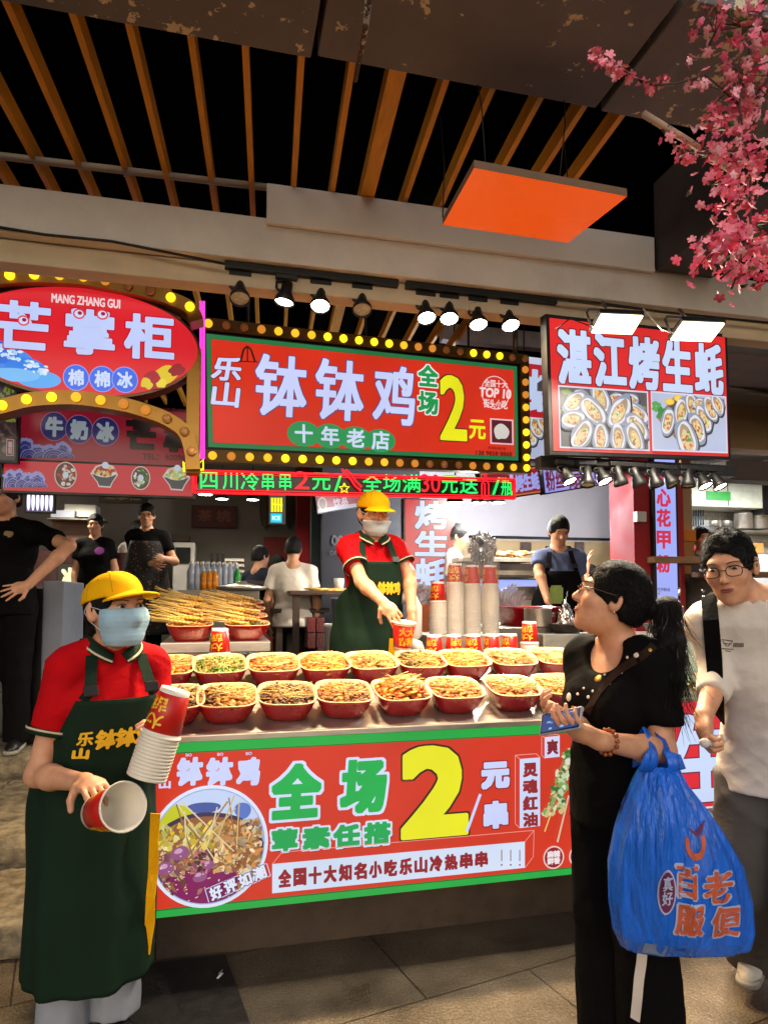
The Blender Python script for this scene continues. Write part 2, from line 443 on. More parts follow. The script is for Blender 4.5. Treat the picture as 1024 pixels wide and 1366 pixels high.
# ---------------------------------------------------------------- shared materials
M = {}
M['steel'] = mat('brushed_steel', (196, 188, 176), .36, .85, .08, 10, .03, 90, stretch=(1, 4, 4))
M['steel_dull'] = mat('dull_steel', (120, 114, 104), .45, .8, .25, 5, .08, 60)
M['black_metal'] = mat('black_metal', (24, 23, 23), .45, .3, .2)
M['black_paint'] = mat('black_ceiling_paint', (7, 7, 7), 1., 0, .4, 3, spec=0.)
M['conc'] = mat('painted_concrete', (220, 212, 204), .8, 0, .12, 3.5, .25, 25)
M['fascia'] = mat('cream_fascia', (208, 188, 158), .7, 0, .14, 4, .1, 30)
M['whiteboard'] = mat('white_panel', (222, 214, 206), .6, 0, .08, 3, .04, 20)
M['wood'] = mat('orange_stained_timber', (204, 140, 36), .6, 0, .22, 6, .15, 60, stretch=(8, 1, 8))
M['cable'] = mat('dark_cable', (20, 19, 18), .6)
M['gold'] = mat('gold_sheet_metal', (150, 112, 48), .4, .7, .2, 6, .05, 30)
M['darkwood'] = mat('dark_timber', (52, 34, 22), .55, 0, .3, 10, .1, 40, stretch=(1, 8, 8))
M['white_wall'] = mat('white_plaster', (196, 194, 200), .85, 0, .07, 2, .06, 30)
M['beige_wall'] = mat('beige_wall', (150, 128, 98), .8, 0, .12, 2, .08, 30)
M['red_paint'] = mat('red_gloss_paint', (150, 18, 26), .65, 0, .12, 4)
M['white_plastic'] = mat('white_plastic', (205, 202, 196), .4, 0, .05)
M['grey_plastic'] = mat('grey_plastic', (110, 116, 130), .45, 0, .12)
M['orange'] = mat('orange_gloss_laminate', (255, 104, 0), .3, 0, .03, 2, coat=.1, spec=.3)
M['print'] = glow('backlit_print', None, 1.0, attr=True)
M['print_dim'] = glow('dim_backlit_print', None, .42, attr=True)
M['ink'] = mat('printed_ink', (255, 255, 255), .5, 0, .06, attr=True)
M['b3'] = glow('bulb_bright', (255, 214, 30), 2.2, sampled=False)
M['b2'] = glow('bulb_yellow', (255, 188, 40), 1.25, sampled=False)
M['b1'] = glow('bulb_orange', (240, 150, 50), .8, sampled=False)
M['b0'] = mat('bulb_unlit', (205, 150, 90), .3, 0, .03)
M['lens_on'] = glow('lit_lamp_lens', (255, 244, 214), 45, sampled=False)
M['lens_off'] = mat('unlit_lamp_lens', (190, 186, 176), .25, 0, .2, 60)
M['flood_on'] = glow('lit_floodlight_glass', (255, 240, 190), 7)
M['neon_g'] = glow('green_neon', (30, 255, 105), 1.5)
M['neon_r'] = glow('red_neon', (255, 25, 40), 1.5)
M['neon_y'] = glow('yellow_neon', (255, 235, 40), 1.6)
M['neon_p'] = glow('pink_neon', (255, 60, 190), 1.7)
M['neon_c'] = glow('cyan_neon', (40, 225, 255), 1.4)

def box_thing(name, m, label, cat, x0, x1, y0, y1, z0, z1, bev=.006, group=None, kind=None):
    return MB().box(x0, x1, y0, y1, z0, z1, bev=bev).thing(name, m, label, cat, group, kind)
def struct(name, mb, m):
    o = mb.build(name, m); o['kind'] = 'structure'; return o

# ---------------------------------------------------------------- ground: granite paving as one sheet
def paving():
    m = mat('granite_paving', (92, 82, 68), .36, 0, .5, 2.6, .45, 70)
    nt = m.node_tree; b = _bsdf(m); L = nt.links.new
    src = b.inputs['Base Color'].links[0].from_socket
    tc = nt.nodes.new('ShaderNodeTexCoord'); mp = nt.nodes.new('ShaderNodeMapping'); mp.inputs['Rotation'].default_value = (0, 0, R(-12)); mp.inputs['Location'].default_value = (.13, .2, 0)
    L(tc.outputs['Object'], mp.inputs['Vector'])
    br = nt.nodes.new('ShaderNodeTexBrick'); br.inputs['Scale'].default_value = 1; br.inputs['Brick Width'].default_value = .9; br.inputs['Row Height'].default_value = .6
    br.inputs['Mortar Size'].default_value = .004; br.inputs['Color1'].default_value = (1, 1, 1, 1); br.inputs['Color2'].default_value = (.82, .80, .78, 1); br.inputs['Mortar'].default_value = (.25, .24, .22, 1)
    L(mp.outputs[0], br.inputs['Vector'])
    sp = nt.nodes.new('ShaderNodeTexNoise'); sp.inputs['Scale'].default_value = 150; sp.inputs['Detail'].default_value = 3
    L(tc.outputs['Object'], sp.inputs['Vector'])
    r = nt.nodes.new('ShaderNodeMapRange'); r.inputs[1].default_value = .35; r.inputs[2].default_value = .65; r.inputs[3].default_value = .5; r.inputs[4].default_value = 1.45; L(sp.outputs['Fac'], r.inputs[0])
    m1 = nt.nodes.new('ShaderNodeMix'); m1.data_type = 'RGBA'; m1.blend_type = 'MULTIPLY'; m1.inputs[0].default_value = 1; L(src, m1.inputs[6]); L(br.outputs['Color'], m1.inputs[7])
    m2 = nt.nodes.new('ShaderNodeMix'); m2.data_type = 'RGBA'; m2.blend_type = 'MULTIPLY'; m2.inputs[0].default_value = 1; L(m1.outputs[2], m2.inputs[6]); L(r.outputs[0], m2.inputs[7])
    L(m2.outputs[2], b.inputs['Base Color'])
    return m
struct('street_paving', MB().add([(-60, -60, 0), (60, -60, 0), (60, 60, 0), (-60, 60, 0)], [(0, 1, 2, 3)]), paving())
M['step'] = mat('rough_granite', (122, 110, 88), .85, 0, .6, 18, 1., 22)
def rough_step(y0, y1, ztop_, hgt, seed):
    """a step built of hewn stones with uneven faces and dark joints"""
    r = random.Random(seed); x = -3.2; mb = MB(); mb.box(-6, -.24, y0 + .03, y1, .001, ztop_ - .012)
    while x < -.26:
        w = r.uniform(.32, .6); x1 = min(x + w, -.245); bm = bmesh.new(); bmesh.ops.create_grid(bm, x_segments=14, y_segments=5, size=.5)
        top = []; n0 = len(mb.v)
        nx_, ny_ = 15, 6
        def front(u, v): return Vector((x + .006 + (x1 - x - .012) * u, y0 + .012 * (abs(u - .5) * 2) ** 4 + .014 * (abs(v - .5) * 2) ** 4 + r.uniform(-.007, .007), ztop_ - hgt + .008 + (hgt - .014) * v))
        g = [[front(a / nx_, b / ny_) for a in range(nx_ + 1)] for b in range(ny_ + 1)]
        vs = [p for row in g for p in row]; fs = [(b * (nx_ + 1) + a, b * (nx_ + 1) + a + 1, (b + 1) * (nx_ + 1) + a + 1, (b + 1) * (nx_ + 1) + a) for b in range(ny_) for a in range(nx_)]
        k = len(vs); last = g[-1]; dep = y1 - y0
        for c in range(1, 5): vs += [Vector((p.x, y0 + .02 + (dep - .03) * c / 4, ztop_ - .004 + r.uniform(-.004, .004))) for p in last]
        rows = [ny_ * (nx_ + 1)] + [k + c * (nx_ + 1) for c in range(4)]
        for a_, b_ in zip(rows[:-1], rows[1:]): fs += [(a_ + a, a_ + a + 1, b_ + a + 1, b_ + a) for a in range(nx_)]
        mb.add(vs, fs, 0, None, True); x = x1 + .004; bm.free()
    struct('stone_step', mb, M['step'])
rough_step(3.02, 3.62, .155, .154, 1); rough_step(3.62, 4.72, .30, .145, 2); rough_step(4.72, 5.6, .45, .15, 3)
M['floor'] = mat('dark_tile_floor', (52, 50, 50), .35, 0, .3, 3, .1, 40)
st = MB(); st.box(-.24, 6, 3.35, 5.6, .001, .449); st.box(1.9, 6, 5.6, 12, .001, .449); struct('shop_floor', st, M['floor'])
st = MB(); st.box(-6, 1.9, 5.6, 12, .001, .72, bev=.006); struct('raised_shop_floor', st, M['floor'])
q = [onZ(x, y, 0) for x, y in ((168, 1292), (300, 1277), (345, 1400), (150, 1420))]
MB().add([(p.x, p.y, .001) for p in q] + [(p.x, p.y, .011) for p in q], [(4, 5, 6, 7)[::-1], (0, 1, 5, 4), (1, 2, 6, 5), (2, 3, 7, 6), (3, 0, 4, 7)]).thing(
    'drain_cover', mat('dark_drain_cover', (38, 34, 32), .6, 0, .3, 20, .3, 80), 'dark flat drain cover set in the paving before the worker with cups', 'drain cover')
q = onZ(294, 1306, 0); r_ = MB(); r_.tube([q + Vector((-.012, -.02, .014)), q + Vector((.004, -.006, .022)), q + Vector((-.002, .012, .016)), q + Vector((.008, .026, .02))], [.005, .009, .007, .004], 6, flat=.4)
r_.thing('litter', M['white_plastic'], 'small white scrap of litter lying on the dark drain cover', 'litter')

# ---------------------------------------------------------------- canopy overhead
def flaking(name, col, chip, thr=.66, scale=9.):
    m = mat(name, col, .75, 0, .22, 2.5, .2, 30)
    nt = m.node_tree; b = _bsdf(m); L = nt.links.new; src = b.inputs['Base Color'].links[0].from_socket
    tc = nt.nodes.new('ShaderNodeTexCoord'); n = nt.nodes.new('ShaderNodeTexNoise'); n.inputs['Scale'].default_value = scale; n.inputs['Detail'].default_value = 7; n.inputs['Roughness'].default_value = .65
    n2 = nt.nodes.new('ShaderNodeTexNoise'); n2.inputs['Scale'].default_value = 1.3
    L(tc.outputs['Object'], n.inputs['Vector']); L(tc.outputs['Object'], n2.inputs['Vector'])
    a = nt.nodes.new('ShaderNodeMath'); a.operation = 'MULTIPLY_ADD'; a.inputs[1].default_value = .45; L(n2.outputs['Fac'], a.inputs[0]); L(n.outputs['Fac'], a.inputs[2])
    r = nt.nodes.new('ShaderNodeMapRange'); r.inputs[1].default_value = thr + .22; r.inputs[2].default_value = thr + .235; L(a.outputs[0], r.inputs[0])
    mx = nt.nodes.new('ShaderNodeMix'); mx.data_type = 'RGBA'; L(r.outputs[0], mx.inputs[0]); L(src, mx.inputs[6]); mx.inputs[7].default_value = lin(chip)
    L(mx.outputs[2], b.inputs['Base Color']); return m
sl = MB()
for (x0, x1, dz) in ((-5, .27, .0), (.29, 1.33, .012), (1.35, 6, .004)):
    sl.box(x0, x1, 1.68, 2.17, 3.25 + dz, 3.6, bev=.008)
sl.thing('canopy_slab', flaking('flaking_brown_paint', (106, 102, 106), (215, 200, 170), .63, 16), 'dark brown canopy slab with flaking paint above the street', 'canopy')
ce = MB(); ce.box(-8, 8, 2.18, 12, 3.95, 4.1); o = struct('shop_ceiling', ce, M['black_paint'])
sd = Vector((math.sin(R(3.9)), math.cos(R(3.9)), 0))
k = 0
for i in range(-9, 9):
    x = .05 + .18 * i + random.uniform(-.012, .012); z = 3.31 + random.uniform(-.008, .008)
    a = Vector((x, 2.19, z)); e = a + sd * 4.6
    w = .0115 if i != 3 else .032
    s_ = Vector((sd.y, -sd.x, 0)) * w
    vs = [a - s_, a + s_, e + s_, e - s_]; vs = vs + [v + Vector((0, 0, .075)) for v in vs]
    m_ = MB().add(vs, [(0, 1, 2, 3), (7, 6, 5, 4), (0, 4, 5, 1), (1, 5, 6, 2), (2, 6, 7, 3), (3, 7, 4, 0)])
    m_.thing('ceiling_slat', M['wood'], 'thick timber ceiling slat near the middle of the row, wider than the rest' if i == 3 else 'narrow orange timber ceiling slat hung in the row under the black ceiling', 'slat', 'timber slats under the black ceiling')
bm_ = MB(); bm_.box(-6, 7, 3.0, 3.3, 2.955, 3.155, bev=.008)
bm_.thing('concrete_beam', M['conc'], 'long grey painted concrete beam spanning above all the shop signs', 'beam')
MB().box(-6, 7, 3.06, 3.16, 2.852, 2.952, bev=.006).thing('fascia_board', M['fascia'], 'cream fascia board fixed below the long concrete beam', 'fascia')
MB().box(.175, 2.147, 2.972, 2.997, 3.118, 3.30, bev=.003).thing('beam_panel', M['whiteboard'], 'plain pale panel fixed on the front of the concrete beam', 'panel')
pp = MB(); pp.tube([onY(-300, 172, 3.06), onY(0, 208, 3.06), onY(357, 250, 3.06)], .016, 10)
q = onY(168, 229, 3.06); pp.tube([q - Vector((.01, 0, 0)), q + Vector((.01, 0, 0))], .021, 10)
pp.thing('conduit_pipe', mat('grey_conduit', (176, 160, 140), .5), 'long pale conduit pipe running over the top of the beam', 'pipe')
# depthwise dark beam at the right and its peeling edge strip
MB().box(2.16, 2.5, 2.18, 2.99, 3.13, 3.6, bev=.006).thing('cross_beam', mat('dark_grey_steelwork', (60, 56, 56), .7, 0, .2, 4), 'dark grey cross beam behind the blossom branch', 'beam')
tb = MB(); tb.tube([P(858, 152, 2.02), P(920, 190, 2.12), P(990, 238, 2.3)], .011, 6); tb.thing('peeling_rod', flaking('peeling_white_rod', (196, 172, 150), (60, 44, 34), .56, 30), 'thin pale rod with peeling paint behind the blossom', 'rod')
tb = MB(); tb.tube([P(492, -6, 1.9), P(487, 40, 2.0), P(474, 108, 2.2)], [.011, .009, .006], 7); tb.thing('rusty_hanger', flaking('rusty_hanger', (70, 52, 44), (190, 180, 170), .56, 40), 'rusty stained hanger rod below the canopy slab', 'rod')

for (pts, r, m_, l_) in (([(-20, 300), (60, 313), (150, 322), (300, 352)], .006, M['cable'], 'thin dark cable running along the beam to the left lighting track'), ([(742, 398), (800, 404), (880, 416), (1040, 432)], .006, M['cable'], 'thin dark cable running along the beam right of the lighting tracks')):
    MB().tube([onY(x, y, 2.992) for x, y in pts], r, 6).thing('beam_cable', m_, l_, 'cable')
# orange hanging panel
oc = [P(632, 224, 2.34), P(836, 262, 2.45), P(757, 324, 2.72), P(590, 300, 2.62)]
root = empty('hanging_panel', sum(oc, Vector()) / 4, 'square orange panel hung from wires above the signs', 'panel')
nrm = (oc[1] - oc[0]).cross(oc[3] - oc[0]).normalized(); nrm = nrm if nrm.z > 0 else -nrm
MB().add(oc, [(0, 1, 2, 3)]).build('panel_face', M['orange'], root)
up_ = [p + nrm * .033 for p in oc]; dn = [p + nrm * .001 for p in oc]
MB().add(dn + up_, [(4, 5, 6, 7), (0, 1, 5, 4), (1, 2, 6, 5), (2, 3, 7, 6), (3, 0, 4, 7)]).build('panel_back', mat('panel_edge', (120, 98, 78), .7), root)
_bsdf(M['orange']).inputs['Emission Color'].default_value = lin((255, 96, 12)); _bsdf(M['orange']).inputs['Emission Strength'].default_value = .34   # weak emission added to brighten the orange laminate
for (a, b) in ((up_[0] * .93 + up_[1] * .07, (-.03, .04, .42)), (up_[1] * .55 + up_[0] * .45, (.05, .05, .42)), (up_[2], (0, .02, .42)), (up_[3], (.0, .02, .42))):
    mid = a + Vector(b) * .5 + Vector((.012, 0, 0))
    MB().tube([a, mid, a + Vector(b)], .0025, 5).build('wire', M['cable'], root)

# ---------------------------------------------------------------- interior shell
MB().box(-6, 2.02, 9.4, 9.6, .721, 3.94).thing('back_wall', mat('pale_back_wall', (150, 146, 138), .85, 0, .1, 2), 'pale plaster wall behind the seated diners', 'wall')
MB().box(2.02, 7, 7.6, 7.8, .45, 3.94).thing('back_wall', M['white_wall'], 'white wall behind the woman in a blue shirt', 'wall')
MB().box(-6.2, -6, 3, 9.6, 0, 3.94).thing('side_wall', M['black_paint'], 'dark side wall of the mango ice shop beyond the frame', 'wall')
MB().box(6.9, 7.1, 2.6, 7.6, 0, 3.94).thing('side_wall', M['beige_wall'], 'beige side wall at the kitchen end', 'wall')
# ---------------------------------------------------------------- sign helpers
def YB(x0, y0, x1, y1, Y):
    tl = onY(x0, y0, Y); zb = onY(x0, y1, Y).z; xr = onY(x1, y0, Y).x
    return Board(tl, (xr, Y, tl.z), (tl.x, Y, zb))
def cabinet(B, root, m, depth=.1, rim=.012, name='cabinet', out=.0):
    mb = MB(); u0, u1, v0, v1 = -rim, B.w + rim, -B.h - rim, rim
    vs = [B.pt(u, v, n) for n in (-.001 + out, -depth) for (u, v) in ((u0, v0), (u1, v0), (u1, v1), (u0, v1))]
    mb.add(vs, [(0, 1, 2, 3), (4, 7, 6, 5), (0, 4, 5, 1), (1, 5, 6, 2), (2, 6, 7, 3), (3, 7, 4, 0)])
    return mb.build(name, m, root)
def sign(B, name, label, cat, m=None, depth=.1, rim=.012, group=None):
    root = empty(name, B.pt(B.w / 2, -B.h, -depth / 2), label, cat, group)
    cabinet(B, root, m or M['black_metal'], depth, rim); return root
_bulb = {}
def bulb_mesh(lv, r=.025):
    if (lv, r) not in _bulb:
        _bulb[(lv, r)] = MB().ball((0, 0, 0), (r, r * .8, r), 10, 7).mesh('bulb', M['b%d' % lv])
    return _bulb[(lv, r)]
def bulb(root, p, lv, r=.025):
    o = link('bulb', bulb_mesh(lv, r), root); o.location = Vector(p) - root.location; return o

# ---------------------------------------------------------------- main sign with marquee bulbs
RED, WHT, GRN, YEL = (214, 46, 24), (205, 214, 255), (22, 152, 78), (238, 234, 28)
B4 = Board(P(275, 445, 3.9), P(689, 489, 4.70), P(274, 596, 3.9))
s4 = sign(B4, 'marquee_sign', 'large red lightbox sign framed with yellow bulbs above the middle worker', 'sign', depth=.12)
# bulb frame (a flat gold-brown band) round the lightbox
fr = MB(); g, d_ = .017, .07
def band(u0, v0, u1, v1, mb=fr, B=B4, n1=.02, n0=-.08):
    vs = [B.pt(u, v, n) for n in (n1, n0) for (u, v) in ((u0, v0), (u1, v0), (u1, v1), (u0, v1))]
    mb.add(vs, [(0, 1, 2, 3), (4, 7, 6, 5), (0, 4, 5, 1), (1, 5, 6, 2), (2, 6, 7, 3), (3, 7, 4, 0)])
W4, H4 = B4.w, B4.h
band(-g - .002, g, W4 + g + d_, g + d_); band(-g - .002, -H4 - g - d_, W4 + g + d_, -H4 - g); band(W4 + g, -H4 - g + .001, W4 + g + d_, g - .001)
fr.build('bulb_frame', mat('bronze_bulb_frame', (96, 72, 28), .45, .6, .2, 8), s4)
TOPL = [2, 0, 0, 1, 2, 2, 2, 3, 3, 3, 3, 3, 2, 1, 1, 0, 0, 3, 3, 3, 0, 0]
for i in range(22): bulb(s4, B4.pt(.01 + (W4 + g + d_ / 2 - .01) * i / 21, g + d_ / 2, .025), TOPL[i])
BOT = [2, 1, 2, 2, 3, 3, 3, 3, 3, 2, 2, 1, 1, 0, 0, 0, 1, 1, 2, 2, 3]
for i in range(21): bulb(s4, B4.pt(.02 + (W4 + g + d_ / 2 - .02) * i / 20, -H4 - g - d_ / 2, .025), BOT[i])
RT = [1, 1, 1, 2, 2, 3, 3, 3]
for i in range(8): bulb(s4, B4.pt(W4 + g + d_ / 2, .02 - (H4 + .06) * (i + .5) / 8.2, .025), RT[i])
p4 = Print(B4)
p4.box(0, -H4, W4, 0, (30, 118, 66)); p4.box(.024, -H4 + .024, W4 - .024, -.024, (20, 96, 52)); p4.box(.028, -H4 + .028, W4 - .028, -.028, RED)
p4.build('lit_face', M['print'], s4)
n0 = p4.n; p4 = Print(B4); p4.n = n0
p4.ptext('乐', 281, 476, 322, 508, WHT, .005, outline=.004, ocol=(120, 30, 24), shear=.15)
p4.ptext('山', 281, 510, 321, 543, WHT, .005, outline=.004, ocol=(120, 30, 24), shear=.1)
for (x0, y0, x1, y1, t) in ((341, 474, 409, 556, '钵'), (421, 480, 485, 561, '钵'), (496, 488, 553, 567, '鸡')):
    p4.ptext(t, x0, y0, x1, y1, WHT, .0085, outline=.006, ocol=(96, 70, 120), shear=.08)
p4.pline([(321, 482), (325, 466), (330, 462), (335, 467), (340, 482)], .012, (60, 14, 10)); p4.pline([(330, 464), (330, 483)], .008, (60, 14, 10)); p4.pline([(318, 482), (344, 483)], .006, (60, 14, 10))
p4.ptext('全', 557, 487, 584, 516, GRN, .006, outline=.007, ocol=(240, 240, 240)); p4.ptext('场', 557, 522, 584, 553, GRN, .006, outline=.007, ocol=(240, 240, 240))
p4.ptext('2', 586, 501, 622, 588, YEL, .012, outline=.007, ocol=(40, 26, 10))
p4.ptext('元', 625, 560, 647, 586, YEL, .004)
for i, (x, y) in enumerate(((405, 579), (440, 582), (474, 585), (507, 588))): p4.pell(x, y, 22 - i * .7, 17 - i * .5, (34, 150, 84))
for i, (x, y, t) in enumerate(((405, 578, '十'), (440, 581, '年'), (474, 584, '老'), (507, 587, '店'))): p4.ptext(t, x - 12, y - 12, x + 12, y + 13, (210, 222, 250), .0035)
u, v = B4.uv(660, 524); p4.ring(u, v, .112, .115, .007, (244, 190, 196))
p4.ptext('全国十大', 645, 507, 676, 517, (250, 214, 214), .0012); p4.ptext('TOP 10', 639, 518, 681, 531, (250, 214, 214), .0035, shear=.12); p4.ptext('街头小吃', 644, 533, 676, 545, (250, 214, 214), .0012)
p4.pbox(653, 559, 684, 593, (240, 180, 186)); p4.pbox(655, 561, 682, 591, (84, 26, 34)); p4.pell(668, 576, 9.5, 11, (206, 200, 192), wob=.2, seed=3)
p4.ptext('扫码关注', 650, 596, 674, 600, (60, 10, 8), .0004); p4.ptext('138 9858 8868', 634, 602, 682, 608, (60, 10, 8), .0008)
p4.build('lettering', M['print'], s4)
for u in (.25, 1.0, 1.75):
    a = B4.pt(u, g + d_, -.04); MB().tube([a, (a.x, a.y, 3.31)], .008, 6).build('hanger_rod', M['black_metal'], s4)

# ---------------------------------------------------------------- neon strip under it
B5 = Board(P(258, 628, 3.88), P(685, 640, 4.45), P(258, 657, 3.88))
s5 = empty('neon_sign', B5.pt(B5.w / 2, -B5.h, 0), 'long strip neon sign with green and red writing under the marquee sign', 'neon sign')
cabinet(B5, s5, mat('smoked_acrylic', (40, 30, 30), .15, 0, .05, trans=.0), .012, .004, 'acrylic_back', out=-.004)
nb = MB(); c4 = [(0, -.0), (B5.w, 0), (B5.w, -B5.h), (0, -B5.h), (0, 0)]
for off, rr in ((0, .008), (.016, .0035)):
    for (a, b) in zip(c4[:-1], c4[1:]):
        f_ = lambda q: B5.pt(min(max(q[0], off), B5.w - off), min(max(q[1], -B5.h + off), -off), .012)
        nb.tube([f_(a), f_(b)], rr, 8)
nb.build('border_tube', M['neon_r'], s5)
def neon_text(items, m, name):
    pr = Print(B5); pr.n = .012
    for (t, x0, y0, x1, y1) in items: pr.ptext(t, x0, y0, x1, y1, (255, 255, 255), .0008)
    pr.build(name, m, s5)
neon_text([('四', 267, 629, 290, 652), ('川', 297, 630, 317, 653), ('冷', 321, 630, 345, 654), ('串', 349, 630, 365, 654), ('串', 372, 630, 388, 654), ('元', 416, 631, 440, 654), ('/', 445, 632, 456, 656),
           ('全', 483, 633, 508, 656), ('场', 510, 633, 533, 656), ('满', 536, 633, 560, 657), ('元', 588, 634, 609, 658), ('送', 612, 635, 636, 659), ('/', 655, 637, 666, 660), ('瓶', 667, 637, 682, 661)], M['neon_g'], 'green_lettering')
neon_text([('2', 392, 629, 412, 653), ('30', 561, 633, 586, 657)], M['neon_r'], 'red_lettering')
def tubes_px(B, lines, r, m, name, root, n=.014):
    mb = MB()
    for L_ in lines: mb.tube([B.pt(*B.uv(*q), n) for q in L_], r, 6)
    return mb.build(name, m, root)
tubes_px(B5, [[(455, 626), (460, 634), (467, 640), (472, 648), (480, 655)], [(460, 627), (468, 634), (473, 642), (481, 650)]], .007, M['neon_r'], 'chilli_tube', s5, .02)
st5 = [(458 + (7 if i % 2 == 0 else 3) * math.sin(i * math.pi / 5), 652 - (7 if i % 2 == 0 else 3) * math.cos(i * math.pi / 5)) for i in range(11)]
tubes_px(B5, [st5], .004, M['neon_y'], 'star_tube', s5, .022)
tubes_px(B5, [[(645, 632), (645, 640), (641, 646), (641, 663), (650, 663), (650, 646), (647, 640), (646, 632)], [(645, 645), (645, 662)]], .006, M['neon_r'], 'bottle_tube', s5, .016)
B5b = Board(B5.pt(-.08, .06), B5.pt(.05, .06), B5.pt(-.08, -.05))
crown = [(246, 630), (245, 617), (252, 624), (257, 613), (263, 622), (271, 614), (271, 627), (247, 630)]
tubes_px(B5, [crown], .007, M['neon_y'], 'crown_tube', s5, .03)
# pink neon uprights at the left edge of the marquee sign
for x_ in (268, 272):
    MB().tube([P(x_, 402, 3.86), P(x_, 612, 3.86)], .007, 8).thing('neon_tube', M['neon_p'], 'upright pink neon tube, the one nearer the %s' % ('gold post' if x_ == 268 else 'red marquee sign'), 'neon tube', 'pink neon uprights')

# ---------------------------------------------------------------- left: oval sign, arches of bulbs, lower boards
YO = 3.72
BO = YB(-60, 372, 270, 540, YO)
so = empty('oval_sign', BO.pt(BO.w / 2, -BO.h, 0), 'red oval lightbox sign with white letters and blue waves at the left', 'sign')
uo, vo = BO.uv(108, 456); r1 = BO.uv(264, 462); ao = r1[0] - uo; bo = (BO.uv(110, 384)[1] - BO.uv(110, 528)[1]) / 2; ro = math.atan2(r1[1] - vo, r1[0] - uo)
ro = 0.
vo -= .0
eb = MB(); N_ = 48; vs = []
for n in (-.002, -.11):
    for i in range(N_):
        t = 2 * math.pi * i / N_; vs.append(BO.pt(uo + (ao + .014) * math.cos(t), vo + (bo + .014) * math.sin(t), n))
eb.add(vs, [tuple(range(N_)), tuple(range(N_, 2 * N_))[::-1]] + [(i, N_ + i, N_ + (i + 1) % N_, (i + 1) % N_) for i in range(N_)])
eb.build('cabinet', mat('bronze_cabinet', (110, 84, 60), .4, .6), so)
po = Print(BO); po.ell(uo, vo, ao, bo, (222, 32, 44), n=64); po.build('lit_face', M['print'], so); n0 = po.n; po = Print(BO); po.n = n0
def inside(uv): return [(u, v) for u, v in uv if ((u - uo) / ao) ** 2 + ((v - vo) / bo) ** 2 < .985]
# plain generic surf: a few swelling blue lobes with white froth
for (x, y, a, b, c) in ((14, 484, 32, 22, (60, 140, 240)), (4, 470, 22, 17, (30, 110, 225)), (34, 494, 28, 19, (30, 130, 235)), (52, 506, 30, 13, (90, 175, 250)), (20, 500, 34, 10, (120, 195, 255))):
    u, v = BO.uv(x, y); m1 = BO.uv(x + 1, y)[0] - u
    po.poly([q if ((q[0] - uo) / ao) ** 2 + ((q[1] - vo) / bo) ** 2 < .97 else (uo + (q[0] - uo) * .985 / math.sqrt(((q[0] - uo) / ao) ** 2 + ((q[1] - vo) / bo) ** 2), vo + (q[1] - vo) * .985 / math.sqrt(((q[0] - uo) / ao) ** 2 + ((q[1] - vo) / bo) ** 2)) for q in
             [(u + a * m1 * math.cos(t / 30 * 6.283), v + b * m1 * math.sin(t / 30 * 6.283)) for t in range(30)]], c)
rr = random.Random(4)
for i in range(46):
    x = rr.uniform(0, 62); y = 478 + x * .28 + rr.uniform(-9, 6) - (10 if x < 30 else 0)
    po.pell(x, y, rr.uniform(1.5, 5), rr.uniform(1.2, 3), rr.choice([(225, 240, 255), (170, 215, 255), (200, 228, 255)]), wob=.4, seed=i, n=12)
for (x0, y0, x1, y1, t) in ((-4, 402, 68, 466, '芒'), (86, 413, 154, 474, '掌'), (166, 420, 233, 480, '柜')):
    po.ptext(t, x0, y0, x1, y1, (196, 210, 255), .0095, outline=.006, ocol=(190, 20, 40))
for (x, y) in ((32, 428), (106, 419), (137, 420)):
    po.pell(x, y, 8, 7, (226, 60, 70)); po.pell(x, y, 6, 5, (214, 224, 255)); po.pell(x + 1, y - 1, 3, 2.5, (160, 30, 60))
po.ptext('MANG ZHANG GUI', 69, 396, 161, 408, (250, 214, 220), .0016)
for (x, y, t) in ((102, 504, '棉'), (137, 506, '棉'), (167, 507, '冰')):
    po.pell(x, y, 17.5, 17.5, (150, 170, 250)); po.pell(x, y, 16.5, 16.5, (60, 108, 232)); po.ptext(t, x - 10.5, y - 11, x + 10.5, y + 11, (206, 222, 255), .003)
# folded yellow and red cloth shapes where the photo has a figure
for (x, y, a, b, c, ro_) in ((222, 500, 22, 10, (226, 196, 40), .5), (236, 494, 12, 7, (150, 24, 40), .6), (204, 508, 12, 13, (170, 26, 50), 0), (196, 512, 8, 7, (226, 200, 50), .4), (216, 512, 8, 5, (236, 214, 60), .3)): po.pell(x, y, a, b, c, ro_, wob=.35, seed=x)
po.build('lettering', M['print'], so)

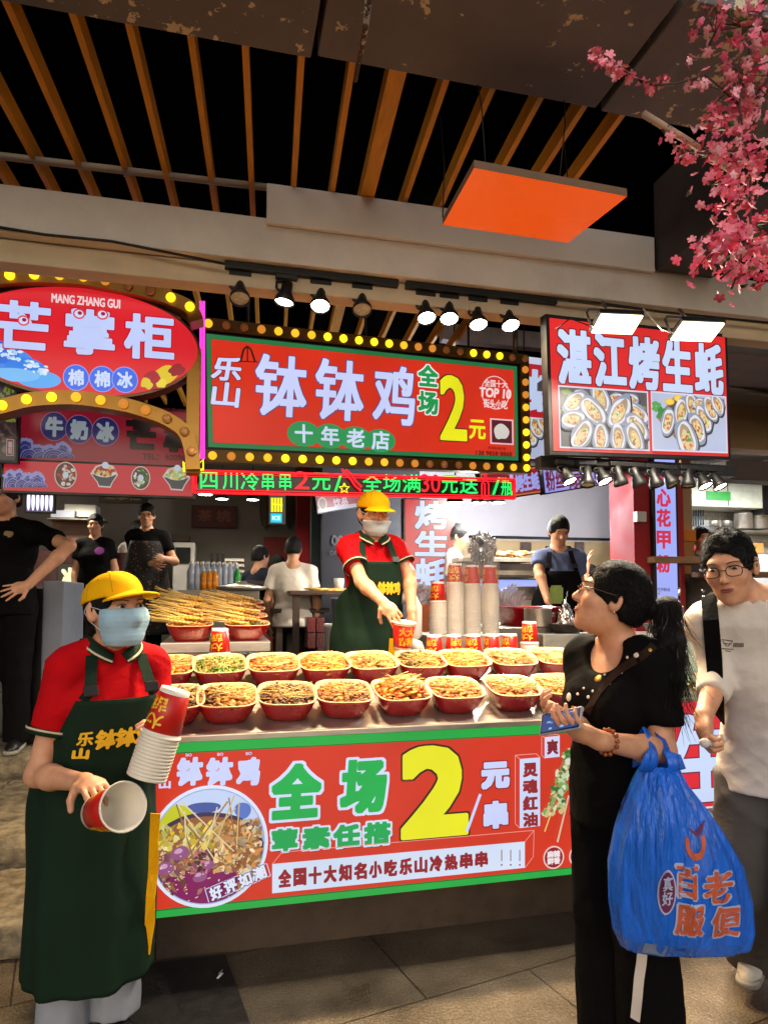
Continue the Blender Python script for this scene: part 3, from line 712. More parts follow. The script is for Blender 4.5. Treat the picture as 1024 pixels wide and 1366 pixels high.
def arch(pts, B, label, lv, name='bulb_arch', w=.036, group='arches of yellow bulbs'):
    root = empty(name, B.pt(*B.uv(*pts[len(pts) // 2]), 0), label, 'light arch', group)
    q = [Vector(B.uv(*p)) for p in pts]; mb = MB(); vs = []
    fine = []
    for i in range(len(q) - 1):
        p0, p1, p2, p3 = q[max(i - 1, 0)], q[i], q[i + 1], q[min(i + 2, len(q) - 1)]
        for s in range(4):
            t = s / 4; fine.append(.5 * ((2 * p1) + (p2 - p0) * t + (2 * p0 - 5 * p1 + 4 * p2 - p3) * t * t + (3 * p1 - p0 - 3 * p2 + p3) * t ** 3))
    fine.append(q[-1])
    for i, p in enumerate(fine):
        t = (fine[min(i + 1, len(fine) - 1)] - fine[max(i - 1, 0)]).normalized(); nn = Vector((-t.y, t.x)) * w
        for (s, n) in ((1, .05), (-1, .05), (-1, -.07), (1, -.07)): vs.append(B.pt(p.x + nn.x * s, p.y + nn.y * s, n))
    L_ = len(fine)
    mb.add(vs, [(i * 4 + k, i * 4 + (k + 1) % 4, (i + 1) * 4 + (k + 1) % 4, (i + 1) * 4 + k) for i in range(L_ - 1) for k in range(4)] + [(0, 1, 2, 3), tuple((L_ - 1) * 4 + k for k in (3, 2, 1, 0))])
    mb.build('arch_band', M['gold'], root)
    for p, l in zip(pts, lv):
        if l is not None: bulb(root, B.pt(*B.uv(*p), .06), l, .025)
    return root
arch([(-52, 384), (-16, 378), (18, 374), (50, 373), (83, 374), (114, 376), (143, 381), (173, 387), (202, 394), (229, 403), (254, 415), (263, 432)], BO, 'gold arch of round yellow bulbs curving over the oval sign',
     [3, 3, 3, 3, 2, 2, 1, 0, 0, 3, 3, None])
arch([(-60, 564), (-26, 553), (8, 545), (40, 537), (73, 534), (105, 534), (137, 538), (167, 543), (196, 551), (224, 562), (247, 579), (256, 605), (258, 628)], BO, 'gold arch of round yellow bulbs curving below the oval sign',
     [3, 3, 3, 3, 3, 2, 2, 1, 1, 0, 0, 0, None])
a, b = onY(251, 400, YO + .02), onY(266, 632, YO + .02)
MB().box(a.x, b.x, YO, YO + .1, b.z, 2.79, bev=.004).thing('gold_post', M['gold'], 'gold painted post between the oval sign and the marquee sign', 'post')

def waves(pr, x0, x1, yb, hgt, n, seed):
    """generic rolling surf: scalloped mounds with pale curls"""
    r = random.Random(seed); d = (x1 - x0) / n
    for row in range(2):
        for i in range(n):
            x = x0 + d * (i + .5 + .3 * row); h = hgt * r.uniform(.55, 1) * (1 - .45 * i / n) * (1 - .45 * row); a = d * r.uniform(.7, .95)
            top = [(x + a * math.cos(t), yb - h * math.sin(t)) for t in [math.pi * k / 14 for k in range(15)]]
            pr.ppoly(top, [(58, 62, 140), (46, 48, 120)][row])
            for f in (.93, .66, .42): pr.pline([(x + a * f * math.cos(t), yb - h * f * math.sin(t)) for t in [math.pi * k / 12 for k in range(13)]], .004 if f > .9 else .0025, (158, 158, 214))
            if row == 0:
                for k in range(7):
                    t = math.pi * (.2 + .55 * k / 6); pr.pell(x + a * .98 * math.cos(t), yb - h * .98 * math.sin(t) + 1, r.uniform(2, 4.2), r.uniform(1.6, 3.2), (156, 158, 216), r.uniform(0, 3), wob=.5, seed=i * 9 + k, n=10)
B2 = YB(24, 536, 256, 616, 4.05)
s2 = sign(B2, 'shop_board', 'dim dark red board with three blue circles of writing behind the lower arch', 'sign', depth=.06)
p2 = Print(B2); p2.box(0, -B2.h, B2.w, 0, (170, 28, 52)); waves(p2, 26, 92, 611, 32, 4, 5)
for (x, y, t) in ((73, 569, '牛'), (106, 573, '奶'), (141, 576, '冰')):
    p2.pell(x, y, 18.5, 19.5, (190, 130, 170)); p2.pell(x, y, 17.7, 18.7, (48, 48, 118)); p2.ptext(t, x - 12, y - 13, x + 12, y + 14, (186, 200, 208), .006)
p2.ptext('芒', 168, 557, 210, 600, (26, 14, 18), .012); p2.ptext('掌', 218, 560, 252, 604, (26, 14, 18), .010); p2.ptext('TEL：40096', 190, 606, 248, 614, (90, 10, 26), .0015); p2.ptext('MANG ZHANG', 208, 545, 252, 550, (100, 10, 30), .001)
p2.build('lit_face', M['print_dim'], s2)
B3 = YB(6, 614, 258, 654, 4.0)
s3 = sign(B3, 'menu_strip', 'long red strip printed with four bowls of dessert and blue waves', 'sign', depth=.06)
p3 = Print(B3); p3.box(0, -B3.h, B3.w, 0, (206, 34, 54)); waves(p3, 8, 56, 650, 30, 4, 9)
rr = random.Random(11)
def scatter(pr, x, y, a, b, cols, n, r0, r1, seed=1):
    q = random.Random(seed)
    for i in range(n):
        t, k = q.uniform(0, 6.283), math.sqrt(q.random()); pr.pell(x + a * k * math.cos(t), y + b * k * math.sin(t), q.uniform(r0, r1), q.uniform(r0, r1), q.choice(cols), q.uniform(0, 3), wob=.3, seed=i, n=10)
for (x, y, a, b, c1) in ((88, 634, 15, 18, [(170, 60, 40), (210, 190, 180), (150, 40, 34), (226, 210, 200)]), (188, 638, 13, 16, [(60, 110, 50), (40, 70, 36), (180, 196, 150), (230, 230, 226)])):
    p3.pell(x, y, a, b, (206, 190, 180)); p3.pell(x, y, a - 1.5, b - 1.5, (84, 44, 40)); scatter(p3, x, y, a - 4, b - 4, c1, 34, 1.2, 3, x); p3.pell(x, y, 4, 4.5, (206, 216, 226))
for (x, y, c1) in ((140, 630, [(190, 50, 30), (226, 170, 60), (200, 200, 90), (150, 40, 30)]), (236, 634, [(120, 180, 70), (226, 200, 90), (170, 200, 120), (220, 120, 60)])):
    p3.ppoly([(x - 19, y + 2), (x - 10, y + 14), (x - 8, y + 20), (x + 8, y + 21), (x + 11, y + 14), (x + 18, y + 4), (x + 12, y - 8), (x, y - 12), (x - 12, y - 8)], (214, 196, 190))
    p3.ppoly([(x - 17, y + 3), (x - 9, y + 13), (x - 7, y + 18), (x + 7, y + 19), (x + 10, y + 13), (x + 16, y + 4)], (56, 66, 72)); p3.pell(x, y, 15, 7, (230, 220, 205)); scatter(p3, x, y - 1, 13, 6.5, c1, 36, 1.3, 3, x); p3.pell(x + 1, y - 9, 4.5, 4.5, (206, 218, 236))
p3.build('lit_face', glow('strip_print', None, .68, attr=True), s3)
B1 = YB(-40, 488, 24, 612, 3.9)
s1 = sign(B1, 'dark_menu_board', 'dark menu board with yellow green writing at the left edge of the view', 'sign', depth=.05)
p1 = Print(B1); p1.box(0, -B1.h, B1.w, 0, (56, 48, 66)); p1.ptext('示', 5, 500, 20, 527, (150, 170, 60), .004); p1.ptext('白', -2, 524, 6, 540, (150, 170, 60), .004); p1.ptext('冰', 8, 548, 22, 565, (150, 170, 60), .004)
p1.pbox(-40, 562, 22, 610, (70, 54, 58)); scatter(p1, 4, 585, 18, 18, [(110, 90, 80), (90, 60, 60), (140, 120, 100), (60, 44, 50)], 40, 2, 5); p1.pbox(9, 586, 19, 608, (200, 190, 190)); p1.pbox(10, 587, 18, 607, (150, 20, 40)); p1.ptext('福\n记', 11, 589, 17, 605, (214, 190, 190), .0015)
p1.build('lit_face', M['print_dim'], s1)

# ---------------------------------------------------------------- right: oyster sign
OR, OB = (226, 34, 34), (206, 222, 255)
B6 = Board(P(732, 424, 3.28), P(966, 450, 3.66), P(737.5, 601.5, 3.28))
s6 = sign(B6, 'oyster_sign', 'big red lightbox sign with two photographs of grilled oysters at the right', 'sign', depth=.05, rim=.018)
def oyster(pr, u, v, L_, ang, seed):
    r = random.Random(seed); c, s = math.cos(ang), math.sin(ang)
    pr.ell(u + .006, v - .007, L_ * 1.05, L_ * .64, (60, 54, 56), ang, wob=.16, seed=seed)
    pr.ell(u, v, L_, L_ * .6, (150, 156, 178), ang, wob=.2, seed=seed); pr.ell(u, v, L_ * .86, L_ * .48, (232, 232, 240), ang, wob=.14, seed=seed + 1)
    pr.ell(u, v, L_ * .7, L_ * .36, (176, 150, 120), ang, wob=.2, seed=seed + 2); pr.ell(u - .1 * L_ * c, v - .1 * L_ * s, L_ * .55, L_ * .28, (228, 206, 158), ang, wob=.25, seed=seed + 3)
    for i in range(17):
        a, b = r.uniform(-.5, .4) * L_, r.uniform(-.24, .24) * L_
        pr.ell(u + a * c - b * s, v + a * s + b * c, r.uniform(.05, .13) * L_, r.uniform(.04, .09) * L_, r.choice([(232, 112, 34), (222, 80, 30), (238, 170, 70), (246, 214, 140), (200, 60, 24), (110, 150, 60), (250, 226, 170), (240, 200, 110)]), r.uniform(0, 3), n=9, wob=.3, seed=i)
def oyster_left(pr, B, rc_):
    u0, v0, u1, v1 = rc_; w, h = u1 - u0, v1 - v0
    pr.box(u0 - .008, v0 - .008, u1 + .008, v1 + .008, (222, 220, 236)); pr.box(u0, v0, u1, v1, (96, 90, 92)); pr.clip = rc_
    for (x, y, a, b) in ((.08, .92, .05, .05), (.05, .6, .05, .05), (.96, .7, .03, .06)): pr.ell(u0 + x * w, v0 + y * h, a * w, b * h, (130, 160, 70), wob=.5, seed=int(x * 99))
    Ls = [(.25, .93, -.5, .08), (.62, .94, .3, .075), (.80, .9, 0, .08), (.16, .76, .5, .115), (.45, .86, -1.1, .13), (.87, .62, -.5, .12), (.36, .62, -.7, .14), (.66, .63, .9, .15), (.13, .46, .1, .115),
          (.86, .38, -.7, .13), (.22, .2, .9, .135), (.43, .17, 1.5, .12), (.63, .18, 1.6, .12), (.82, .19, 2.0, .13)]
    for i, (x, y, a, L_) in enumerate(Ls):
        L_ *= w * 1.27; x = min(max(x, .13), .87); y = min(max(y, .16), .86); oyster(pr, u0 + x * w, v0 + y * h, L_, a, i * 7)
    pr.clip = None
def oyster_right(pr, B, rc_):
    u0, v0, u1, v1 = rc_; w, h = u1 - u0, v1 - v0
    pr.box(u0 - .008, v0 - .008, u1 + .008, v1 + .008, (222, 220, 236)); pr.box(u0, v0, u1, v1, (188, 196, 224))
    q = lambda pts: [(u0 + x * w, v0 + y * h) for x, y in pts]
    pr.poly(q([(.05, .56), (.42, .02), (.62, .02), (.99, .8), (.99, .97), (.3, .97)]), (150, 122, 96)); pr.poly(q([(.09, .58), (.43, .07), (.6, .07), (.95, .82), (.95, .93), (.32, .93)]), (88, 80, 80))
    for (x, y, s) in ((.06, .72, 1), (.1, .62, 2), (.05, .8, 3), (.12, .7, 4)): pr.ell(u0 + x * w, v0 + y * h, .05 * w, .06 * h, [(60, 140, 60), (90, 170, 80)][s % 2], wob=.7, seed=s)
    for (x, y) in ((.23, .86), (.35, .93)): pr.ell(u0 + x * w, v0 + y * h, .065 * w, .06 * h, (244, 190, 40)); pr.ell(u0 + x * w, v0 + y * h, .05 * w, .045 * h, (250, 214, 90))
    Ls = [(.2, .5, 1.2, .13), (.38, .68, 1.4, .14), (.53, .8, 1.9, .13), (.62, .9, .2, .08), (.68, .58, 2.1, .14), (.78, .78, 2.1, .13), (.88, .86, 2.1, .11), (.58, .4, 2.0, .15), (.43, .2, 1.9, .19)]
    pr.clip = rc_
    for i, (x, y, a, L_) in enumerate(Ls): oyster(pr, u0 + x * w, v0 + min(y, .86) * h, L_ * w * 1.2, a, 200 + i * 5)
    pr.clip = None
def oyster_face(B, pr, root, m):
    w, h = B.w, B.h
    pr.box(0, -h, w, 0, OR)
    for i, t in enumerate('湛江烤生蚝'):
        x0 = .035 * w + i * .192 * w; pr.text(t, (x0, -.49 * h, x0 + .178 * w, -.07 * h), OB, .0105, outline=.006, ocol=(120, 20, 40))
    oyster_left(pr, B, (.04 * w, -.965 * h, .515 * w, -.515 * h)); oyster_right(pr, B, (.535 * w, -.965 * h, .975 * w, -.515 * h))
    return pr.build('lit_face', m, root)
oyster_face(B6, Print(B6), s6, M['print'])
MB().box(1.56, 2.72, 3.10, 3.17, 2.10, 2.16).build('base_rail', M['black_metal'], s6)
B7 = Board(P(600, 468, 4.9), P(738, 485, 5.15), P(600, 604, 4.9))
s7 = sign(B7, 'rear_oyster_sign', 'second red oyster lightbox half hidden behind the bulb frame', 'sign', depth=.1)
p7 = Print(B7); W7, H7 = B7.w, B7.h; p7.box(0, -H7, W7, 0, (196, 30, 46)); p7.pbox(690, 477, 737, 486, (222, 226, 250)); p7.ptext('生', 640, 496, 692, 552, OB, .016); p7.ptext('蚝', 701, 494, 746, 553, OB, .016)
u0, v0, u1, v1 = B7.rect(640, 556, 737, 604); oyster_right(p7, B7, (u0, -H7 + .01, min(u1, W7 - .01), v1)); p7.build('lit_face', glow('rear_print', None, .8, attr=True), s7)
# hanging red and white strip
B8 = Board(P(640, 632, 5.2), P(722, 622, 5.5), P(640, 668, 5.2))
s8 = sign(B8, 'strip_sign', 'dark red strip sign with pale oyster writing behind the neon sign', 'sign', depth=.05)
p8 = Print(B8); p8.box(0, -B8.h, B8.w, 0, (206, 120, 70)); p8.box(.012, -B8.h + .012, B8.w - .012, -.012, (150, 24, 40)); p8.ptext('烤生蚝', 686, 631, 719, 655, (170, 176, 250), .006); p8.pbox(680, 632, 685, 654, (196, 190, 250)); p8.build('lit_face', glow('strip8_print', None, .85, attr=True), s8)
B9 = Board(P(723, 622, 5.45), P(800, 612, 5.9), P(723, 658, 5.45))
s9 = sign(B9, 'strip_sign', 'pale violet strip sign with dark vermicelli writing behind the row of spotlights', 'sign', depth=.05)
p9 = Print(B9); p9.box(0, -B9.h, B9.w, 0, (150, 160, 250)); p9.box(.014, -B9.h + .014, B9.w - .014, -.014, (166, 178, 255)); p9.ptext('粉丝', 727, 626, 752, 654, (120, 30, 70), .004); p9.ptext('扇贝', 757, 622, 796, 650, (120, 30, 70), .004); p9.build('lit_face', glow('strip9_print', None, .85, attr=True), s9)
B10 = YB(540, 666, 605, 790, 5.9)
s10 = sign(B10, 'upright_oyster_sign', 'upright red lightbox with white grilled oyster letters behind the middle worker', 'sign', depth=.1)
p10 = Print(B10); p10.box(0, -B10.h, B10.w, 0, (206, 24, 40))
for (t, y0, y1) in (('烤', 668, 706), ('生', 708, 742), ('蚝', 745, 786)): p10.ptext(t, 553, y0, 598, y1, (196, 214, 255), .010, outline=.006, ocol=(50, 14, 40))
p10.build('lit_face', M['print'], s10)
# red pillar with upright noodle lightbox
a, b = onY(850, 700, 4.75), onY(912, 700, 4.75)
MB().box(a.x, b.x, 4.8, 5.15, .45, 3.9).thing('red_pillar', M['red_paint'], 'red painted pillar behind the ponytailed woman', 'pillar')
B11 = YB(871, 560, 898, 800, 4.75)
s11 = sign(B11, 'noodle_sign', 'tall narrow pale lightbox with red writing on the red pillar', 'sign', depth=.045, rim=.02)
p11 = Print(B11); p11.box(0, -B11.h, B11.w, 0, (166, 178, 255))
for (t, yc) in (('点', 632), ('心', 664), ('花', 691), ('甲', 720), ('粉', 752)): p11.ptext(t, 875, yc - 12, 894, yc + 12, (214, 40, 76), .006)
p11.ptext('花甲粉丝', 876, 784, 893, 789, (70, 60, 120), .0005); p11.build('lit_face', M['print'], s11)
B12 = Board(P(421, 655, 6.3), P(482, 648, 6.8), P(421, 684, 6.3))
s12 = sign(B12, 'bowl_strip_sign', 'small red strip sign with a bowl picture and white lower edge beside the cap', 'sign', depth=.04)
p12 = Print(B12); p12.box(0, -B12.h, B12.w, 0, (200, 190, 210)); p12.box(0, -B12.h + .035, B12.w, 0, (176, 28, 46)); p12.pell(430, 672, 6, 9, (226, 200, 180)); p12.pell(430, 672, 4.5, 7, (150, 110, 80)); p12.ptext('饮品', 444, 664, 464, 676, (226, 200, 210), .004); p12.build('lit_face', glow('strip12_print', None, .7, attr=True), s12)

# ---------------------------------------------------------------- counter front lightbox
YC = 2.62
BC = YB(203, 988, 905, 1227, YC); BC = Board((-.225, YC, .912), (1.83, YC, .912), (-.225, YC, .29))
sc_ = sign(BC, 'counter_lightbox', 'wide red lightbox with a big yellow two on the front of the food counter', 'sign', depth=.08, rim=.0)
pc = Print(BC); WC, HC = BC.w, BC.h
pc.box(0, -HC, WC, 0, (26, 170, 66)); pc.box(0, -HC + .025, WC, -.036, (10, 110, 40)); pc.box(.0, -HC + .03, WC, -.04, (212, 52, 28)); pc.build('lit_face', M['print'], sc_)
n0 = pc.n; pc = Print(BC); pc.n = n0
DK = (150, 34, 22)
pc.ptext('乐', 208, 1012, 228, 1030, WHT, .002); pc.ptext('山', 212, 1040, 228, 1052, WHT, .002)
for (x0, x1, t) in ((236, 271, '钵'), (275, 311, '钵'), (315, 347, '鸡')): pc.ptext(t, x0, 1010, x1, 1048, WHT, .006, shear=.1)
for (x, y) in ((252, 1008), (294, 1007), (332, 1006)): pc.ptext('BO', x - 4, y - 3, x + 4, y + 1, WHT, .0003)
for (x0, x1, t) in ((359, 432, '全'), (450, 519, '场')):
    pc.ptext(t, x0 + 3, 1018 - (x0 - 359) * .06, x1 - 3, 1092 - (x0 - 359) * .08, (18, 176, 78), .011, outline=.010, ocol=(214, 226, 255), shear=.08)
pc.ptext('2', 534, 994, 624, 1117, YEL, .022, outline=.007, ocol=(46, 26, 8))
pc.ptext('元', 641, 1016, 679, 1052, WHT, .009, outline=.005, ocol=DK); pc.ptext('串', 644, 1068, 677, 1105, WHT, .009, outline=.005, ocol=DK)
pc.pline([(622, 1109), (640, 1059)], .012, WHT)
for i, (x0, x1, t) in enumerate(((362, 397, '荤'), (403, 440, '素'), (444, 480, '任'), (485, 521, '搭'))):
    k_ = i * 3.0; pc.ptext(t, x0 + 2, 1108 - k_, x1 + 2, 1138 - k_, (100, 24, 20), .009); pc.ptext(t, x0, 1105 - k_, x1, 1135 - k_, (16, 168, 84), .006, outline=.007, ocol=(216, 228, 250))
def quad(pts, c): pc.ppoly(pts, c)
quad([(363, 1152), (699, 1122), (699, 1157), (363, 1191)], (214, 228, 250))
L_ = '全国十大知名小吃乐山冷热串串'
for i, t in enumerate(L_):
    x = 371 + i * 20.1; y = 1171 - (x - 371) * .098; pc.ptext(t, x, y - 12 + i * .12, x + 17.5, y + 12 - i * .12, (150, 22, 34), .0035)
for x in (668, 680, 692): pc.pline([(x, 1133), (x, 1148)], .004, (150, 30, 30)); pc.pell(x, 1153, 1.2, 1.2, (150, 30, 30))
for (p_, q_) in (((363, 1152), (376, 1136)), ((376, 1136), (711, 1107)), ((711, 1107), (699, 1122)), ((711, 1107), (710, 1142)), ((710, 1142), (699, 1157))): pc.pline([p_, q_], .003, (240, 150, 140))
quad([(692, 1012), (719, 1010), (719, 1101), (692, 1104)], (208, 218, 250))
for (p_, q_) in (((692, 1012), (686, 1007)), ((686, 1007), (714, 1005)), ((714, 1005), (719, 1010)), ((686, 1007), (686, 1098)), ((686, 1098), (692, 1104))): pc.pline([p_, q_], .003, (240, 160, 150))
for i, t in enumerate('灵魂红油'): pc.ptext(t, 696, 1017 + i * 22, 716, 1036 + i * 22, (150, 34, 40), .0035)
quad([(725, 983), (745, 981), (745, 1009), (725, 1011)], (214, 218, 248)); pc.ptext('爽', 728, 986, 743, 1006, (130, 24, 40), .0025)
for (p_, q_) in (((721, 981), (725, 983)), ((721, 981), (721, 1007)), ((721, 1007), (725, 1011)), ((721, 981), (742, 979)), ((742, 979), (745, 981))): pc.pline([p_, q_], .0025, (240, 170, 160))
for (x, y, t) in ((737, 1143, '麻辣\n鲜香'), (771, 1141, '秘制\n调料')):
    u, v = BC.uv(x, y); pc.ell(u, v, .047, .047, (236, 200, 190)); pc.ell(u, v, .041, .041, (150, 24, 40)); pc.text(t, (u - .03, v - .028, u + .03, v + .028), (236, 226, 226), .0015)
rr = random.Random(21)
for i in range(150):    # a skewer of leafy greens
    t = rr.random(); x = 757 - 22 * t + rr.uniform(-9, 9) * (.4 + t); y = 1004 + 82 * t + rr.uniform(-5, 5)
    pc.pell(x, y, rr.uniform(2, 6), rr.uniform(1.5, 4.5), rr.choice([(60, 110, 50), (130, 170, 90), (196, 214, 170), (226, 226, 200), (90, 140, 70), (170, 120, 70), (214, 190, 130)]), rr.uniform(0, 3), wob=.5, seed=i, n=11)
pc.pline([(756, 1060), (741, 1122)], .008, (222, 190, 160)); pc.pline([(732, 1085), (724, 1108)], .006, (220, 200, 120))
# round food photograph
uc, vc = BC.uv(279, 1127); rcx = .214; rcy = .22
pc.ell(uc, vc, rcx, rcy, (226, 232, 250), n=48); pc.ell(uc, vc, rcx - .012, rcy - .012, (150, 176, 226), n=48)
def clip(u, v, pad=0.): 
    k = math.hypot((u - uc) / (rcx - .016 - pad), (v - vc) / (rcy - .016 - pad)); return (u, v) if k < 1 else (uc + (u - uc) / k, vc + (v - vc) / k)
def cblob(x, y, a, b, c, rot=0., wob=.25, seed=0, n=18):
    u, v = x, y; r = random.Random(seed); pts = []
    for i in range(n):
        t = 2 * math.pi * i / n; w = 1 + wob * math.sin(2 * t + seed) * .5 + wob * math.sin(3 * t + seed * 2.1) * .5
        dx, dy = a * w * math.cos(t), b * w * math.sin(t); pts.append(clip(u + dx * math.cos(rot) - dy * math.sin(rot), v + dx * math.sin(rot) + dy * math.cos(rot)))
    pc.poly(pts, c)
for (dx, dy, a, b, c) in ((0, .13, .2, .08, (196, 212, 244)), (-.02, .14, .06, .02, (70, 90, 160)), (.12, .12, .03, .03, (90, 120, 200)), (-.12, .1, .07, .06, (196, 200, 40)), (0, -.04, .2, .17, (58, 46, 80)), (0, -.045, .19, .16, (150, 90, 60)), (-.02, -.15, .15, .075, (130, 16, 90))): cblob(uc + dx, vc + dy, a, b, c, 0, .08, 3, 30)
rr = random.Random(5)
for i in range(560):
    x, y = rr.uniform(-.19, .19), rr.uniform(-.17, .085)
    if y < -.09 and -.12 < x < .1 and rr.random() < .9: continue
    if x > .02: cs = [(236, 190, 120), (222, 160, 84), (240, 208, 150), (206, 130, 60), (244, 222, 180), (214, 150, 90)]
    elif y > -.0: cs = [(240, 210, 70), (226, 190, 50), (246, 226, 120), (210, 170, 60), (230, 220, 150)]
    else: cs = [(196, 120, 130), (150, 84, 110), (206, 160, 120), (120, 74, 60), (226, 190, 140), (176, 110, 70), (90, 50, 50)]
    k_ = rr.uniform(.72, 1.12) * (1.1 - .35 * i / 560); cblob(uc + x, vc + y, rr.uniform(.007, .022) * k_, rr.uniform(.005, .013) * k_, (lambda c_, m_: tuple(min(255, v * m_) for v in c_))(rr.choice(cs), rr.uniform(.62, 1.08)), rr.uniform(0, 3), .45, i, 11)
for (dx, dy, a) in ((-.1, -.01, .032), (-.15, -.06, .03), (-.03, -.1, .024), (.0, -.06, .02)): cblob(uc + dx, vc + dy, a, a * .8, (150, 84, 130), .3, .1, 2); cblob(uc + dx - .006, vc + dy + .008, a * .45, a * .3, (206, 160, 196), .3, .1, 2)
for i in range(12):
    a = clip(uc + rr.uniform(-.15, .12), vc + rr.uniform(.1, .2)); b_ = clip(uc + rr.uniform(-.12, .12), vc + rr.uniform(-.06, .05)); pc.line([a, b_], .005, rr.choice([(206, 180, 120), (150, 110, 70), (226, 206, 160)]))
for i in range(60): a = clip(uc + rr.uniform(-.17, .12), vc + rr.uniform(-.2, .0)); pc.ell(a[0], a[1], .003, .002, (248, 226, 200), n=6)
for (x0, y0, x1, y1) in (((270, 1186, 355, 1146)),): pass
sq = [(276, 1189), (274, 1181), (354, 1147), (358, 1163), (280, 1199)]
pc.pline([(274, 1181), (354, 1147)], .003, WHT); pc.pline([(355, 1147), (360, 1163)], .003, WHT); pc.pline([(360, 1163), (290, 1194)], .003, WHT); pc.pline([(274, 1181), (279, 1198)], .003, WHT)
for i, t in enumerate('好评如潮'):
    x, y = 280 + i * 19, 1191 - i * 8.5; pc.ptext(t, x, y - 15, x + 17, y + 3, (230, 236, 255), .002, outline=.002, ocol=(60, 30, 60), rot=R(18))
pc.build('lettering', M['print'], sc_)
# neighbour's lightbox at the right
BN = Board((2.0, 2.74, .96), (3.6, 2.74, .96), (2.0, 2.74, .16))
sn = sign(BN, 'oyster_counter_sign', 'red lightbox with pale oyster letters on the neighbouring counter at the right', 'sign', depth=.08, rim=.0)
pn = Print(BN); WN, HN = BN.w, BN.h; pn.box(0, -HN, WN, 0, (226, 30, 50))
for i, t in enumerate('生蚝烤'): pn.text(t, (.015 + i * .36, -.46, .36 + i * .36, -.05), OB, .015, outline=.006, ocol=(120, 20, 60))
oyster_left(pn, BN, (.02, -HN + .02, .62, -.49)); oyster_right(pn, BN, (.66, -HN + .02, 1.3, -.49)); pn.build('lit_face', M['print'], sn)
def Rx(a): return Matrix.Rotation(a, 4, 'X')
def Ry(a): return Matrix.Rotation(a, 4, 'Y')
def Rz(a): return Matrix.Rotation(a, 4, 'Z')
def T(*v): return Matrix.Translation(Vector(v[0] if len(v) == 1 else v))
def aim(d):
    """matrix whose local -Z looks along d"""
    return Vector(d).normalized().to_track_quat('-Z', 'Y').to_matrix().to_4x4()
def lamp(name, kind, loc, energy, col, d=None, parent=None, **k):
    l = bpy.data.lights.new(name, kind); l.energy = energy; l.color = col
    for a, b in k.items(): setattr(l, a, b)
    o = bpy.data.objects.new(name, l); COL.objects.link(o)
    W_ = T(loc) @ (aim(d) if d is not None else Matrix())
    if parent: o.parent = parent; o.matrix_basis = T(-parent.location) @ W_
    else: o.matrix_world = W_
    return o
WARM = (1., .74, .44); NEUT = (1., .90, .72)

# ---------------------------------------------------------------- track lights under the beam
for (x0, y0, x1, y1, w) in ((300, 349, 531, 376, 'left'), (541, 378, 742, 399, 'right')):
    a, b = onY(x0, y0, 3.04), onY(x1, y1, 3.04); z = (a.z + b.z) / 2
    MB().box(a.x, b.x, 3.03, 3.065, 2.922, 2.953, bev=.003).thing('track_rail', M['black_metal'], 'black lighting track under the beam, the %s one of the two' % w, 'light track', 'lighting tracks')
def spotlight(lens, d, on, label, group, r=.040, L_=.10, top=2.925, flare=1.36, watt=66, size=110):
    lens = Vector(lens); d = Vector(d).normalized(); A = T(lens) @ aim(d)
    root = empty('spotlight', lens, label, 'spotlight', group)
    hb = MB(); prof = [(r * .35, L_ * 1.02), (r * .62, L_ * .98), (r * .66, L_ * .55), (r * flare * .82, L_ * .2), (r * flare * .86, .0), (r * flare * .78, -.002), (r * flare * .76, .012)]
    hb.lathe(prof, 20, A, cap=(True, False)); hb.build('lamp_head', M['black_metal'], root)
    lb = MB(); lb.lathe([(r * flare * .77, .008), (r * .5, .004), (.001, .003)], 20, A, cap=(False, True)); lb.build('lens', M['lens_on'] if on else M['lens_off'], root)
    h = lens - d * L_ * .6; br = MB(); side = Vector((-.045, 0, 0))
    t = Vector((h.x - .035, lens.y + .0, top))
    br.tube([h, h + Vector((-r * .9, 0, 0)), h + Vector((-r * .95 - .006, 0, .01)), Vector((h.x - r * .95 - .006, h.y, top - .035)), Vector((h.x - r * .3, h.y, top - .028)), Vector((h.x - r * .2, h.y, top))], .007, 6)
    br.box(h.x - .05, h.x + .05, h.y - .014, h.y + .014, top - .022, top, bev=.003); br.build('bracket', M['black_metal'], root)
    if on: lamp('spot_beam', 'SPOT', lens + d * .03, watt, WARM, d, root, spot_size=R(size), spot_blend=1., shadow_soft_size=.07)
    return root
TR = [(320, 399, 0), (379, 404, 1), (427, 409, 1), (483, 414, 0), (569, 425, 1), (599, 426, 1), (638, 434, 1), (681, 435, 1)]
wd = ['first', 'second', 'third', 'fourth', 'fifth', 'sixth', 'seventh', 'last']
for i, (x, y, on) in enumerate(TR):
    p = onY(x, y, 3.045)
    spotlight(p, ((-.16, -.05, -1) if i == 1 else (random.uniform(-.15, .05), -.44 + random.uniform(-.07, .07), -1)), on, '%s black track spotlight under the beam, %s from the left' % ('lit' if on else 'unlit', wd[i]), 'track spotlights under the beam', top=2.924, watt=300 if i == 1 else 70)
# ten clustered spots under the oyster sign
LO = [(760, 643, 1), (783, 648, 2), (807, 643, 1), (828, 647, 0), (853, 648, 0), (876, 649, 2), (898, 647, 2), (917, 649, 0), (941, 649, 1), (961, 650, 1)]
nm = ['first', 'second', 'third', 'fourth', 'fifth', 'sixth', 'seventh', 'eighth', 'ninth', 'last']
for i, (x, y, on) in enumerate(LO):
    p = onY(x, y, 3.02); tilt = [(.25, -.5), (-.1, -.2), (.2, -.5), (.2, -.1), (.35, -.1), (.2, -.2), (.3, -.5), (-.1, -.1), (.15, -.5), (.2, -.5)][i]
    spotlight(p, (tilt[0], tilt[1], -1), on == 1, '%s bell shaped spotlight under the oyster sign, %s from the left' % ('lit' if on == 1 else 'unlit', nm[i]), 'spotlights under the oyster sign', r=.034, L_=.10, top=2.13, flare=1.3, watt=40, size=90)
